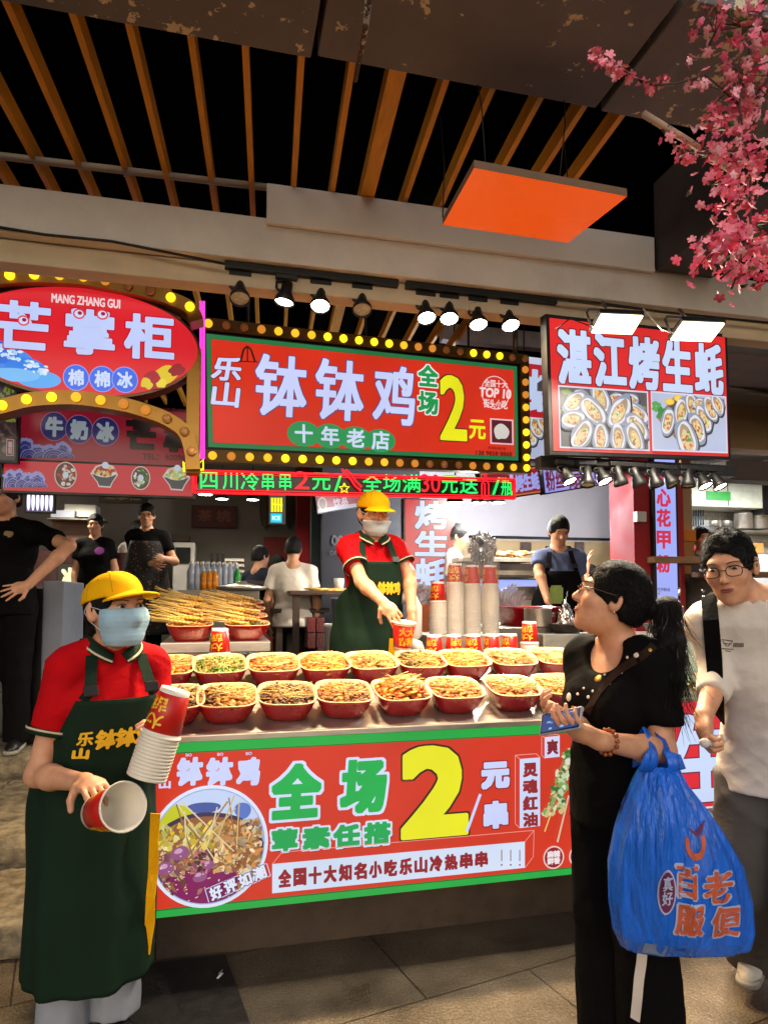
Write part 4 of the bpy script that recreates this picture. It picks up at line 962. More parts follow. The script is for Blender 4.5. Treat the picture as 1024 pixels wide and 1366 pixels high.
# two floodlights before the oyster sign
for i, (x, y) in enumerate(((822, 432), (929, 442))):
    c = P(x, y, 2.98); root = empty('floodlight', c, 'lit square floodlight on a wire bracket above the oyster sign, the %s one' % ('left' if i == 0 else 'right'), 'floodlight', 'floodlights above the oyster sign')
    A = T(c) @ Rz(R(-8)) @ Rx(R(-20)); MB().box(-.1, .1, -.062, .062, .001, .022, M=A, bev=.0).build('housing', M['black_metal'], root)
    MB().box(-.094, .094, -.056, .056, -.006, .0005, M=A).build('glass', M['flood_on'], root)
    q = [A @ Vector(v) for v in ((-.104, .03, .01), (-.104, .045, .10), (-.09, .05, .125), (.09, .05, .125), (.104, .045, .10), (.104, .03, .01))]
    MB().tube(q, .006, 6).build('bracket', M['steel_dull'], root)
    MB().tube([A @ Vector((0, .05, .125)), A @ Vector((0, .08, .2))], .008, 6).build('arm', M['steel_dull'], root)
    lamp('flood_beam', 'AREA', A @ Vector((0, 0, -.02)), 36, NEUT, (A.to_3x3() @ Vector((0, 0, -1))), root, shape='RECTANGLE', size=.18, size_y=.11)
MB().tube([P(790, 436, 2.95), P(760, 425, 2.98), P(740, 440, 3.05)], .003, 5).thing('lamp_cable', M['cable'], 'thin loose cable hanging left of the floodlights', 'cable')
MB().tube([P(857, 412, 2.99), P(882, 440, 2.96), P(905, 447, 2.96)], .003, 5).thing('lamp_cable', M['white_plastic'], 'thin pale cable looping between the two floodlights', 'cable')
# inside ceiling lamps
for i, (x, y, Z, w) in enumerate(((274, 660, 6.6, 5), (296, 666, 7.4, 5), (337, 667, 7.6, 5), (607, 671, 5.2, 26), (638, 671, 6.2, 100), (664, 671, 6.6, 125), (700, 608, 5.5, 130), (90, 655, 7.0, 14))):
    c = P(x, y, Z); root = empty('ceiling_lamp', c, 'round lit lamp hanging inside the shop, ' + ('above the red wall plaque', 'right of the plaque lamp', 'near the small neon sign', 'just under the neon strip end', 'in the middle of the three behind the cap', 'nearest the white wall', 'below the rear oyster sign', 'over the mango ice counter')[i], 'lamp', 'lamps hung inside the shops')
    MB().lathe([(.012, .09), (.05, .08), (.064, .03), (.068, 0)], 18, T(c), cap=(True, False)).build('shade', M['black_metal'], root)
    MB().lathe([(.066, .002), (.0, -.004)], 18, T(c)).build('lens', M['lens_on'], root)
    MB().tube([c + Vector((0, 0, .09)), Vector((c.x, c.y, 3.95))], .006, 5).build('cord', M['cable'], root)
    if i in (4, 5): lamp('lamp_light', 'POINT', c + Vector((0, 0, -.08)), 75, (.93, .95, 1.), None, root, shadow_soft_size=.06)
    else: lamp('lamp_light', 'SPOT', c + Vector((0, 0, -.02)), w * 3.0, NEUT, (0, 0, -1), root, spot_size=R(168), spot_blend=.4, shadow_soft_size=.06)

# ---------------------------------------------------------------- food counter
TH = math.atan(.28)
def ztop(Y): return .935 + .28 * (Y - 2.63)
ct = empty('food_counter', (.8, 2.95, .16), 'steel topped food counter with a sloping top full of red bowls', 'counter')
MB().box(-.235, 1.83, 2.712, 3.3, .3, .9).build('body', M['steel_dull'], ct)
MB().box(-.235, 1.83, 2.60, 2.628, .915, .936, bev=.002).build('front_edge', M['steel'], ct)
tp = MB(); vs = [Vector((x, y, ztop(y) + dz)) for dz in (-.02, 0) for y in (2.63, 3.33) for x in (-.235, 1.83)]
tp.add(vs, [(0, 2, 3, 1), (4, 5, 7, 6), (0, 1, 5, 4), (2, 6, 7, 3), (0, 4, 6, 2), (1, 3, 7, 5)]); tp.build('sloping_top', M['steel'], ct)
MB().box(.9, 1.83, 3.335, 3.6, 1.09, 1.125, bev=.003).build('rear_shelf', M['steel'], ct)
MB().box(-.235, 1.83, 2.9, 3.3, .0, .298).build('plinth', mat('dark_stone_plinth', (74, 58, 44), .7, 0, .35, 7, .3, 40), ct)
M['bowl_red'] = mat('red_melamine', (176, 14, 16), .22, 0, .06, 5, coat=.3)
M['bowl_in'] = mat('cream_melamine', (196, 172, 128), .3, 0, .05)
bmb = MB(); bmb.lathe([(.0, .001), (.072, .0), (.08, .006), (.1, .042), (.114, .078), (.1185, .088), (.1175, .0915), (.112, .0905), (.104, .07), (.088, .03), (.0, .022)], 40, None, mi=[0, 0, 0, 0, 0, 1, 1, 1, 1, 1], sq=3.6)
bowl_me = bmb.mesh('bowl', [M['bowl_red'], M['bowl_in']])
M['food'] = mat('oily_cooked_food', (200, 150, 80), .42, 0, .35, 45, .2, 120, attr=True, spec=.3)
M['stick'] = mat('bamboo_stick', (238, 198, 112), .5, 0, .15, 20)
def heap(kind, seed, dome=.035, n=95, sticks=18):
    r = random.Random(seed); mb = MB()
    pal = {'brown': [(92, 58, 28), (120, 78, 36), (146, 98, 48), (70, 44, 24), (160, 112, 56)], 'kelp': [(70, 50, 34), (96, 70, 46), (50, 36, 26), (130, 98, 66), (116, 84, 52)],
           'tan': [(172, 108, 42), (146, 84, 28), (196, 134, 60), (112, 62, 24)], 'orange': [(214, 130, 40), (190, 96, 30), (226, 156, 60), (160, 84, 40)],
           'green': [(70, 120, 30), (96, 140, 40), (50, 96, 24), (140, 160, 70), (170, 150, 90)], 'yellow': [(206, 142, 36), (216, 162, 54), (180, 112, 28), (150, 92, 28)],
           'pale': [(180, 142, 78), (200, 166, 100), (150, 108, 52), (166, 124, 66)], 'dark': [(60, 66, 26), (90, 80, 40), (140, 104, 50), (50, 56, 24), (176, 130, 70)],
           'red': [(206, 120, 50), (190, 80, 36), (226, 160, 80), (200, 140, 70)]}
    kk = kind.split('+')
    mb.lathe([(.104, .070), (.07, .074), (.0, .076)], 24, sq=3.6, col=lin((120, 70, 30)))
    for i in range(n):
        a, q = r.uniform(0, 6.283), math.sqrt(r.random()) * .101; x, y = q * math.cos(a), q * math.sin(a)
        k = kk[0] if len(kk) == 1 else (kk[0] if x < r.gauss(.0, .03) else kk[1]); c = lin(tuple(v * q_ for v, q_ in zip(r.choice(pal[k]), (.92, .84, .72))))
        z = .073 + dome * (1 - (q / .106) ** 2) * r.uniform(.3, 1.05)
        A = T(x, y, z) @ Rz(r.uniform(0, 6.28)) @ Rx(r.uniform(-.6, .6)) @ Ry(r.uniform(-.5, .5))
        t = r.random()
        if k in ('brown', 'kelp', 'green', 'dark'):
            pts = [A @ Vector((-.028 + .019 * j, .010 * math.sin(j * 1.9 + i), .006 * math.cos(j * 2.3 + i))) for j in range(4)]; mb.tube(pts, [.004, .0075, .0065, .003], 6, col=c, flat=.45)
        elif k == 'pale' and t < .8: mb.ball((x, y, z), (r.uniform(.011, .016),) * 3, 8, 6, col=c)
        elif t < .5: mb.ball((0, 0, 0), (r.uniform(.012, .02), r.uniform(.009, .014), r.uniform(.005, .009)), 8, 5, col=c, M=A.to_3x3()); mb.v[-48:] = [tuple(Vector(v) + Vector((x, y, z))) for v in mb.v[-48:]]
        else:
            pts = [A @ Vector((-.026 + .026 * j, .006 * math.sin(j * 2 + i), .004 * (1 - abs(j - 1)))) for j in range(3)]; mb.tube(pts, [.007, .011, .006], 7, col=c, flat=.4)
    for i in range(sticks):
        a = r.gauss(r.choice([.5, 2.6, .2]), .35); q = Vector((r.uniform(-.04, .04), r.uniform(-.05, .05), .080 + dome * r.uniform(.3, 1.)))
        d = Vector((math.cos(a), math.sin(a), r.uniform(-.05, .06))) * r.uniform(.05, .09)
        mb.tube([q - d * .6, q + d], .0015, 5, col=lin(r.choice([(206, 164, 92), (186, 140, 70), (222, 190, 120)])))
    return mb
BX = []
SL = Rx(TH)
FR = [(232, 'brown'), (303, 'brown+pale'), (382, 'kelp'), (457, 'tan+brown'), (533, 'orange'), (604, 'tan'), (680, 'tan'), (745, 'yellow')]
BK = [(224, 'orange'), (293, 'green'), (364, 'tan'), (431, 'yellow'), (494, 'pale'), (559, 'dark+orange'), (617, 'yellow'), (678, 'tan'), (738, 'red')]
desc = {'brown': 'brown mushroom', 'brown+pale': 'brown and pale mixed', 'kelp': 'dark knotted kelp', 'tan+brown': 'tan and brown mixed', 'orange': 'orange chunk', 'tan': 'tan bean curd', 'yellow': 'yellow strip', 'green': 'green vegetable', 'pale': 'pale round', 'dark+orange': 'dark green and orange', 'red': 'reddish orange'}
cnt = {}
for row, (L_, Y, py) in enumerate(((FR, 2.775, 930), (BK, 3.105, 890))):
    for i, (px, kind) in enumerate(L_):
        x = onY(px, py, Y).x; z = ztop(Y) + .001; rz = random.uniform(-.09, .09)
        b = link('bowl', bowl_me); b.matrix_world = T(x, Y, z) @ SL @ Rz(rz)
        place = '%s in the counter\'s %s row' % (nm[i], 'front' if row == 0 else 'back')
        tag(b, 'red bowl of %s food, %s' % (desc[kind], place), 'bowl', 'red bowls on the counter')
        big = kind == 'orange' and row == 0
        h = heap(kind, 31 * row + i * 7 + 3, dome=.06 if big else random.uniform(.012, .026), n=190, sticks=70 if big else (80 if kind in ('yellow', 'tan', 'red') else 34))
        o = link('food_heap', h.mesh('food_heap', M['food'])); o.matrix_world = b.matrix_world.copy()
        tag(o, '%s food heaped in the bowl %s' % (desc[kind], place), 'food', 'food heaped in the counter bowls', 'stuff')
# ---------------------------------------------------------------- paper cups
M['paper'] = mat('white_paper_cup', (232, 222, 204), .55, 0, .04)
M['cup_red'] = mat('red_printed_paper', (196, 26, 18), .4, 0, .06)
M['cup_yel'] = mat('yellow_print', (242, 196, 40), .5, 0, .05)
HC_, RB, RR = .120, .037, .0485
def cr(z): return RB + (RR - RB) * z / HC_
nest = MB(); nest.lathe([(cr(.008), .008), (cr(.10), .10), (RR, HC_ - .0065), (RR + .0014, HC_ - .0055), (RR + .0016, HC_), (RR + .0005, HC_ + .001), (RR - .001, HC_ - .002)], 24, mi=[0] * 6, cap=(True, False))
nest_me = nest.mesh('nested_cup', [M['paper']])
def wrap(txt, z0, z1, ang0, ang1, inv=False):
    v, f = glyphs(txt); lo, hi = v.min(0), v.max(0); q = (v - lo) / (hi - lo); mb = MB(); n = .0009
    for (dx, dz) in ((0, 0), (.0016, 0), (-.0016, 0), (0, .0016), (0, -.0016)):
        n += .00005; pts = []
        for a, b in q:
            if inv: a, b = 1 - a, 1 - b
            z = z0 + (z1 - z0) * b + dz; t = ang0 + (ang1 - ang0) * a + dx / RR; r = cr(z) + n; pts.append((r * math.sin(t), -r * math.cos(t), z))
        mb.add(pts, f)
    return mb
_cup = {}
def cup(M4, label, group, turn=0., words=('大', '吉', '大', '利')):
    """printed cup, mouth up along +Z of M4"""
    root = empty('paper_cup', M4.translation, label, 'cup', group); root.rotation_euler = (M4 @ Rz(turn)).to_euler()
    if 'b' not in _cup:
        s = MB(); s.lathe([(.0, .004), (RB - .002, .004), (RB - .001, 0), (RB, 0), (cr(.012), .012)], 32, cap=(False, False)); s.lathe([(cr(.108), .108), (RR - .0005, HC_ - .005), (RR + .003, HC_ - .004), (RR + .0034, HC_), (RR + .0006, HC_ + .001), (RR - .0016, HC_ - .003), (RB - .002, .008), (.0, .008)], 32)
        _cup['b'] = s.mesh('cup_body', M['paper'])
        s = MB(); s.lathe([(cr(.012), .012), (cr(.0121) + .0004, .0122), (cr(.108) + .0004, .1078), (cr(.108), .108)], 32); _cup['s'] = s.mesh('printed_sleeve', M['cup_red'])
        s = MB()
        for k in range(2):
            for (w, a, z) in (('大', 0, .066), ('吉', 0, .024), ('大', .78, .066), ('利', .78, .024)):
                t = wrap(w, z, z + .034, a + k * math.pi - .36, a + k * math.pi + .36); s.add(t.v, t.f)
        _cup['t'] = s.mesh('lettering', M['cup_yel'])
    link('cup_body', _cup['b'], root); link('printed_sleeve', _cup['s'], root); link('lettering', _cup['t'], root)
    return root
INV = Rx(math.pi)
def stack(base, n, label, where, group, turn=0., step=.0082, lean=Matrix()):
    """n nested cups mouth down with one printed cup on top"""
    for i in range(n):
        o = link('paper_cup', nest_me); o.matrix_world = T(base) @ lean @ T(random.uniform(-.0006, .0006), random.uniform(-.0006, .0006), HC_ + i * step) @ INV
        tag(o, 'white paper cup rim in the stack ' + where, 'cup', 'cups nested in the stack ' + where)
    return cup(T(base) @ lean @ T(0, 0, HC_ + n * step) @ INV, label, group, turn)
for i, (x, t) in enumerate(((579, .4), (605, -.5), (631, .2), (656, 1.2), (680, .9))):
    b = onZ(x, 884, 1.126); b = Vector((onY(x, 884, 3.42).x, 3.42, 1.126))
    cup(T(b) @ T(0, 0, HC_) @ INV, 'upturned red printed cup, %s of the five on the rear shelf' % nm[i], 'upturned cups on the rear shelf', t)
b = Vector((onY(706, 880, 3.42).x, 3.42, 1.126)); stack(b, 8, 'red printed cup topping the short stack at the right end of the shelf', 'at the right end of the rear shelf', 'cups topping the stacks', .4)
b = Vector((onY(293, 890, 3.255).x, 3.255, ztop(3.255) + .012)); stack(b, 7, 'red printed cup topping the short stack before the steel cart', 'before the steel cart', 'cups topping the stacks', .1)
# tall sleeves of cups on a steel box
a, c = onY(566, 850, 3.66), onY(672, 850, 3.66); zb = 1.232
MB().box(a.x, c.x, 3.62, 3.95, .45, zb, bev=.006).thing('steel_box', M['steel'], 'plain steel box carrying the tall stacks of paper cups', 'box')
M['film'] = mat('clear_plastic_film', (235, 235, 235), .12, 0, .02, bump=.6, bscale=28, alpha=.13, spec=.8)
for i, (x, n) in enumerate(((584, 22), (607, 35), (630, 34), (654, 34))):
    b = Vector((onY(x, 848, 3.73).x, 3.73, zb + .001)); w = ('short and left of the wrapped ones', 'in the left plastic sleeve', 'in the middle plastic sleeve', 'in the right plastic sleeve')[i]
    stack(b, n, 'red printed cup topping the tall stack ' + w, w, 'cups topping the stacks', (.6, .1, 1.3, 1.5)[i])
    hgt = HC_ * 2 + n * .0082 - .02
    mb = MB(); prof = []
    if i == 0: prof = [(.054, .002), (.062, .02), (.058, .06), (.056, .085), (.053, .1)]
    else: prof = [(.053, .002)] + [(.0535 + random.uniform(-.001, .003), .03 + k * (hgt - .05) / 9) for k in range(10)] + [(.046, hgt + .01), (.036, hgt + .03), (.045, hgt + .055)]
    mb.lathe(prof, 26)
    r = random.Random(i); mb.v = [(x_ * (1 + r.uniform(-.03, .05)), y_ * (1 + r.uniform(-.03, .05)), z_) for x_, y_, z_ in mb.v]
    o = link('plastic_sleeve', mb.mesh('plastic_sleeve', M['film']), None, b); tag(o, 'clear plastic sleeve round the stack of cups ' + w, 'plastic sleeve', 'plastic sleeves on the cup stacks')
pv = MB(); pv.tube([P(536, 797, 3.7), P(548, 798, 3.7), P(554, 810, 3.7), P(554, 846, 3.7), P(548, 852, 3.7)], .036, 14); pv.tube([P(545, 858, 3.68), P(556, 862, 3.66), P(561, 876, 3.66), P(561, 915, 3.68)], .036, 14)
pv.thing('plastic_pipe', M['white_plastic'], 'white plastic elbow pipe beside the middle worker', 'pipe')

# ---------------------------------------------------------------- steel cart with bowls of skewers
YK = 3.70; a, c = onY(214, 858, YK), onY(361, 852, YK); zc = a.z
ck = empty('steel_cart', ((a.x + c.x) / 2, 4.1, .3), 'steel cart behind the counter carrying bowls of long skewers', 'cart')
MB().box(a.x, c.x, YK, 4.7, zc - .055, zc, bev=.005).build('cart_top', M['steel'], ck)
MB().box(a.x + .02, c.x - .16, YK + .02, 4.68, .301, zc - .056).build('cabinet', M['steel'], ck); MB().box(c.x - .155, c.x - .02, YK + .03, 4.6, .301, zc - .13).build('side_cabinet', M['steel_dull'], ck)
SKW = MB(); SKW.tube([(0, 0, 0), (.255, 0, 0)], .0030, 5, mi=0); 
for j in range(4): SKW.ball((.012 + j * .022, 0, 0), (.013, .010, .008), 7, 5, mi=1)
sk_me = [SKW.mesh('skewer', [M['stick'], mat('skewered_food_%s' % w, c_, .35, 0, .3, 40)]) for w, c_ in (('golden', (222, 170, 70)), ('tan', (196, 140, 66)), ('pale', (226, 196, 120)))]
k = 0
colw = (c.x - a.x)
for ci in (0, 1):
    for ri in range(4):
        x = a.x + colw * (.25 if ci == 0 else .79) + ri * .0; y = YK + .16 + ri * .215; z = zc + .002 + ri * .038
        if ri: 
            MB().box(x - .1, x + .1, y - .09, y + .09, zc + .001, z - .001, bev=.004).thing('riser_block', M['steel_dull'], 'steel riser block under the %s bowl of the %s skewer column' % (nm[ri], 'left' if ci == 0 else 'right'), 'riser', 'risers on the steel cart')
        b = link('bowl', bowl_me); b.matrix_world = T(x, y, z) @ Rx(R(5)) @ Matrix.Scale(1.05, 4)
        tag(b, 'red bowl of long skewers, %s from the front in the cart\'s %s column' % (nm[ri], 'left' if ci == 0 else 'right'), 'bowl', 'bowls on the steel cart')
        rr = random.Random(ci * 9 + ri)
        hp = link('food_heap', heap('yellow' if ci == 0 else ('yellow+green' if ri == 0 else 'tan'), 77 + ci * 5 + ri, .02, 70, 0).mesh('food_heap', M['food'])); hp.matrix_world = b.matrix_world.copy()
        tag(hp, 'golden food under the skewers in the %s bowl of the %s cart column' % (nm[ri], 'left' if ci == 0 else 'right'), 'food', 'food in the cart bowls', 'stuff')
        for s_ in range(24):
            o = link('skewer', sk_me[rr.randrange(3)]); hd = Vector((x + rr.uniform(-.03, .08), y + rr.uniform(-.085, .085), z + .085 + rr.uniform(0, .035)))
            ang = math.pi + rr.gauss(-.28, .12); o.matrix_world = T(hd) @ Rz(ang) @ Ry(-rr.gauss(.17, .07))
            tag(o, 'bamboo skewer lying in the %s bowl of the %s cart column' % (nm[ri], 'left' if ci == 0 else 'right'), 'skewer', 'skewers in the %s bowl of the %s cart column' % (nm[ri], 'left' if ci == 0 else 'right'))

# ---------------------------------------------------------------- artificial blossom branch
bl = empty('blossom_branch', P(1010, 20, 2.0), 'pink artificial blossom branch hanging at the top right', 'branch')
tw = MB(); rb = random.Random(3)
TWIGS = [([(1030, -30), (1000, 60), (985, 140), (1000, 230), (1000, 300), (985, 350), (960, 372)], 1.95, 30), ([(985, 140), (940, 100), (900, 112), (862, 114), (830, 92), (795, 75)], 1.95, 6), ([(990, 200), (940, 205), (905, 200), (880, 170)], 2.0, 6), ([(1000, 300), (960, 330), (930, 345)], 2.0, 9),
         ([(1024, 40), (960, 30), (945, 60)], 1.9, 10), ([(1030, 100), (965, 170), (940, 215)], 2.0, 12), ([(1030, 330), (985, 360), (975, 385)], 2.0, 10), ([(1030, 200), (970, 250), (950, 262)], 2.0, 11), ([(1010, 350), (1010, 385)], 2.0, 6)]
fl = MB(); lf = MB()
def flower(p, s, c):
    A = T(p) @ Rz(rb.uniform(0, 6.28)) @ Rx(rb.uniform(-1.4, 1.4)) @ Ry(rb.uniform(-1.2, 1.2))
    for k in range(5):
        B_ = A @ Rz(k * 1.2566); f = rb.uniform(.85, 1.1)
        v = [Vector((.0, .0, 0)), Vector((.35, -.32, .16)), Vector((.85, -.3, .3)), Vector((1.0, 0, .26)), Vector((.85, .3, .3)), Vector((.35, .32, .16))]
        fl.add([B_ @ (q * s * f) for q in v], [(0, 1, 2, 3), (0, 3, 4, 5)], 0, lin(c))
PK = [(240, 124, 146), (226, 100, 128), (246, 152, 168), (212, 84, 114), (250, 182, 192)]
for pts, Z, sp in TWIGS:
    q = [P(x, y, Z + rb.uniform(-.05, .08)) for x, y in pts]; tw.tube(q, [.009 if sp == 30 else .0045] + [.0035] * (len(q) - 1), 6)
    for i in range(len(q) - 1):
        seg = (q[i + 1] - q[i]).length; n = int(seg * (300 if sp > 8 else 70))
        for j in range(n):
            p = q[i].lerp(q[i + 1], rb.random()) + Vector((rb.gauss(0, 1), rb.gauss(0, 1), rb.gauss(0, 1))) * (.035 if sp > 8 else .012) * (1.3 if sp == 30 else 1)
            if rb.random() < .12: tw.tube([p, q[i].lerp(q[i + 1], .5)], .0015, 4)
            flower(p, rb.uniform(.012, .019), rb.choice(PK))
            if rb.random() < .09:
                A = T(p) @ Rz(rb.uniform(0, 6.28)) @ Rx(rb.uniform(-1, 1)); lf.add([A @ Vector(v) for v in ((0, 0, 0), (.012, -.009, .003), (.036, 0, 0), (.012, .009, .003))], [(0, 1, 2), (0, 2, 3)], 0, lin(rb.choice([(60, 96, 40), (84, 120, 56), (40, 70, 34)])))
for (x, y) in ((792, 74), (800, 86), (812, 90), (822, 96), (868, 118), (884, 108), (840, 103)):
    for j in range(7): flower(P(x + rb.uniform(-5, 5), y + rb.uniform(-6, 6), 1.95), .015, rb.choice(PK))
tw.build('twigs', mat('brown_twig', (70, 46, 34), .7), bl)
o = fl.build('blossoms', mat('pink_silk_petals', (226, 96, 122), .7, 0, .08, 30, attr=True), bl); o['kind'] = 'stuff'
lf.build('leaves', mat('silk_leaves', (60, 96, 40), .5, 0, .1, attr=True), bl)
def boxY(x0, y0, x1, y1, Y, depth, floor=False):
    a, b = onY(x0, y0, Y), onY(x1, y1, Y); return (a.x, onY(x1, (y0 + y1) / 2, Y).x, Y, Y + depth, b.z, a.z)
def bgbox(name, m, label, cat, x0, y0, x1, y1, Y, depth, bev=.006, z0=None, group=None):
    X0, X1, Y0, Y1, Z0, Z1 = boxY(x0, y0, x1, y1, Y, depth); Z0 = Z0 if z0 is None else z0
    return MB().box(X0, X1, Y0, Y1, Z0, Z1, bev=bev).thing(name, m, label, cat, group)
# ======== right: oyster shop
M['panel_beige'] = mat('beige_tile_dado', (176, 152, 112), .6, 0, .1, 3)
X0, X1, Y0, Y1, Z0, Z1 = boxY(600, 719, 850, 800, 7.56, .03)
MB().box(X0, X1, 7.56, 7.59, .451, Z1).thing('wall_dado', M['panel_beige'], 'beige lower wall panel behind the woman in a blue shirt', 'panel')
bgbox('dado_rail', M['black_metal'], 'thin dark rail along the top of the beige wall panel', 'rail', 600, 716, 850, 719, 7.54, .02, .002)
for (x0, x1, g) in ((694, 708, 'left'), (767, 778, 'right')): bgbox('wall_poster', mat('dark_poster', (66, 46, 36), .4, 0, .5, 60), 'small dark poster on the beige wall panel, the %s of two' % g, 'poster', x0, 723, x1, 738, 7.53, .02, .001, group='dark posters on the beige panel')
def notice(name, label, x0, y0, x1, y1, Y, paper, ink, head=None, n=9):
    B = YB(x0, y0, x1, y1, Y); root = empty(name, B.pt(B.w / 2, -B.h), label, 'notice'); cabinet(B, root, M['white_plastic'], .006, 0, 'backing')
    p = Print(B); p.box(0, -B.h, B.w, 0, paper); r = random.Random(x0)
    if head: p.box(.0, -B.h * .1, B.w, 0, head)
    for i in range(n):
        v = -B.h * (.17 + .78 * i / n); p.box(B.w * .1, v - B.h * .022, B.w * r.uniform(.6, .92), v, ink)
    p.build('printed_lines', M['ink'], root)
notice('wall_notice', 'white printed notice on the white wall beside the red pillar', 820, 668, 847, 708, 7.2, (206, 204, 208), (120, 90, 90))
notice('wall_notice', 'blue edged notice hanging lower on the wall beside the red pillar', 820, 713, 850, 770, 6.9, (180, 196, 222), (120, 120, 130), (90, 130, 190), 10)
bgbox('notice_wall', M['white_wall'], 'short white partition carrying two notices', 'wall', 815, 560, 852, 800, 7.3, .05, .002, z0=.45)
MB().tube([onY(852, 753, 6), onY(858, 760, 6), onY(864, 775, 6), onY(867, 800, 6)], .02, 8).thing('tube_chair', M['black_metal'], 'dark bent tube chair back beside the red pillar', 'chair')
bgbox('switch_box', M['white_plastic'], 'white switch box fixed on the red pillar', 'switch', 849, 682, 862, 696, 4.74, .05, .004)
# counter of the blue shirted woman
gr = empty('grill_counter', onY(700, 800, 5.7), 'steel grill counter with a raised rack in front of the white wall', 'grill')
for nm_, m_, (x0, y0, x1, y1), Y, d in (('rack_top', M['steel'], (612, 743, 712, 750), 5.55, .5), ('hood', M['steel_dull'], (617, 751, 715, 768), 5.6, .4), ('tray', M['black_metal'], (640, 768, 712, 771), 5.6, .4)):
    MB().box(*boxY(x0, y0, x1, y1, Y, d), bev=.004).build(nm_, m_, gr)
X0, X1, Y0, Y1, Z0, Z1 = boxY(600, 790, 740, 850, 5.5, .7); MB().box(X0, X1, Y0, Y1, .45, Z1, bev=.004).build('base', M['steel_dull'], gr)
BQ = YB(632, 773, 716, 792, 5.62); sq_ = sign(BQ, 'grill_lightbox', 'glowing pale blue lightbox strip under the grill rack', 'lightbox', depth=.04); pq = Print(BQ); pq.box(0, -BQ.h, BQ.w, 0, (150, 170, 255)); pq.box(.0, -BQ.h + .02, BQ.w, -BQ.h + .04, (90, 110, 220)); pq.build('lit_face', M['print'], sq_)
fm = MB(); r = random.Random(2)
for i in range(40):
    p = onY(r.uniform(658, 708), 741, 5.7) + Vector((0, r.uniform(-.1, .2), r.uniform(-.004, .03))); fm.ball(p, (.035, .03, .014), 7, 5, col=lin(r.choice([(206, 160, 100), (226, 190, 140), (180, 130, 80)])))
fm.thing('baked_food', M['food'], 'row of golden baked food lying on top of the grill rack', 'food', None, 'stuff')
def bag(name, label, c, r_, m, seed):
    S = Sdf(Vector(c) - Vector((r_[0] * 1.5,) * 3), Vector(c) + Vector((r_[0] * 1.5, r_[0] * 1.5, r_[2] * 2)), max(r_) / 20)
    S.add(el(c, r_)); q = np.random.default_rng(seed); K = q.normal(0, 1, (7, 3)) * 55; ph = q.uniform(0, 6, 7)
    S.warp(lambda x, y, z: sum(.30 * r_[0] / (1 + i * .5) * np.abs(np.sin(K[i, 0] * x + K[i, 1] * y + K[i, 2] * z + ph[i])) for i in range(7)) - .5 * r_[0])
    me = S.mesh(name, m, smooth=0); o = link(name, me)
    return tag(o, label, 'bag')
M['foil'] = mat('crumpled_foil', (214, 208, 200), .22, 1., .1, 20)
M['blackbag'] = mat('crumpled_dark_plastic', (38, 38, 40), .25, 0, .4, 12, coat=.4)
M['clearbag'] = mat('crumpled_clear_plastic', (190, 190, 196), .2, 0, .1, 10, alpha=.55)
bag('plastic_bag', 'crumpled dark foil bag on the grill behind the cup sleeves', onY(643, 732, 5.45), (.12, .1, .14), M['blackbag'], 1)
bag('plastic_bag', 'crumpled clear plastic bag beside the rightmost cup sleeve', onY(682, 798, 4.3), (.09, .07, .09), M['clearbag'], 2)
bag('plastic_bag', 'crumpled grey plastic bag left of the cup stacks', onY(560, 795, 4.2), (.09, .08, .08), M['clearbag'], 5)
bgbox('orange_tub', mat('orange_tub', (190, 100, 40), .4), 'small orange tub behind the short cup stack', 'tub', 556, 806, 574, 834, 4.1, .2, .01, z0=1.1)
# stove counters
X0, X1, Y0, Y1, Z0, Z1 = boxY(664, 838, 728, 880, 3.78, .9); zst = Z1
MB().box(X0, 2.02, 3.78, 4.7, .45, zst, bev=.006).thing('stove_counter', M['steel_dull'], 'steel stove counter carrying the red tub behind the shelf of cups', 'counter')
Xa = onY(724, 852, 3.62).x; za = onY(724, 846, 3.62).z
MB().box(Xa, 2.6, 3.62, 3.776, .45, za, bev=.006).thing('stove_ledge', M['steel'], 'steel front ledge of the stove right of the stacked cup', 'counter')
MB().box(2.1, 4.2, 3.3, 3.61, .45, onY(930, 846, 3.3).z, bev=.006).thing('side_counter', M['steel'], 'steel side counter carrying foil parcels behind the young man', 'counter')
MB().box(1.98, 3.7, 2.84, 3.28, .16, .95, bev=.004).thing('display_counter', M['steel_dull'], 'neighbouring steel display counter behind the ponytailed woman', 'counter')
gl = MB(); gl.box(2.02, 3.6, 3.2, 3.21, .96, 1.2); gl.thing('glass_guard', mat('greenish_glass', (190, 205, 190), .08, 0, .02, alpha=.25), 'upright greenish glass guard on the display counter', 'glass')
vg = MB(); r = random.Random(8)
for i in range(150):
    p = Vector((r.uniform(2.05, 3.2), r.uniform(2.86, 3.15), .955 + r.uniform(.01, .09))); A = (Rz(r.uniform(0, 6)) @ Rx(r.uniform(-1, 1)) @ Ry(r.uniform(-.7, .7))).to_3x3()
    vg.add([p + A @ Vector(v) for v in ((-.04, 0, 0), (0, -.02, .012), (.045, 0, 0), (0, .02, .012))], [(0, 1, 2), (0, 2, 3)], 0, lin(r.choice([(50, 110, 50), (80, 140, 60), (120, 170, 90), (190, 200, 150), (206, 140, 60)])))
vg.thing('salad_leaves', mat('salad_leaves', (60, 120, 50), .4, 0, .15, 30, attr=True), 'bed of green leaves on the display counter behind the woman', 'vegetables', None, 'stuff')
def tub(c, rx, ry, h, m, name, label, cat, inner=None, sq=4):
    mb = MB(); sc = Matrix.Diagonal((rx, ry, 1, 1)); mb.lathe([(.0, .0), (.82, .0), (.86, .01), (1., h), (1.06, h), (1.06, h + .012), (.97, h + .012), (.83, .02), (.0, .02)], 36, T(c) @ sc, sq=sq)
    return mb.thing(name, m, label, cat)
M['redplastic'] = mat('red_plastic', (170, 14, 34), .3, 0, .08, coat=.2)
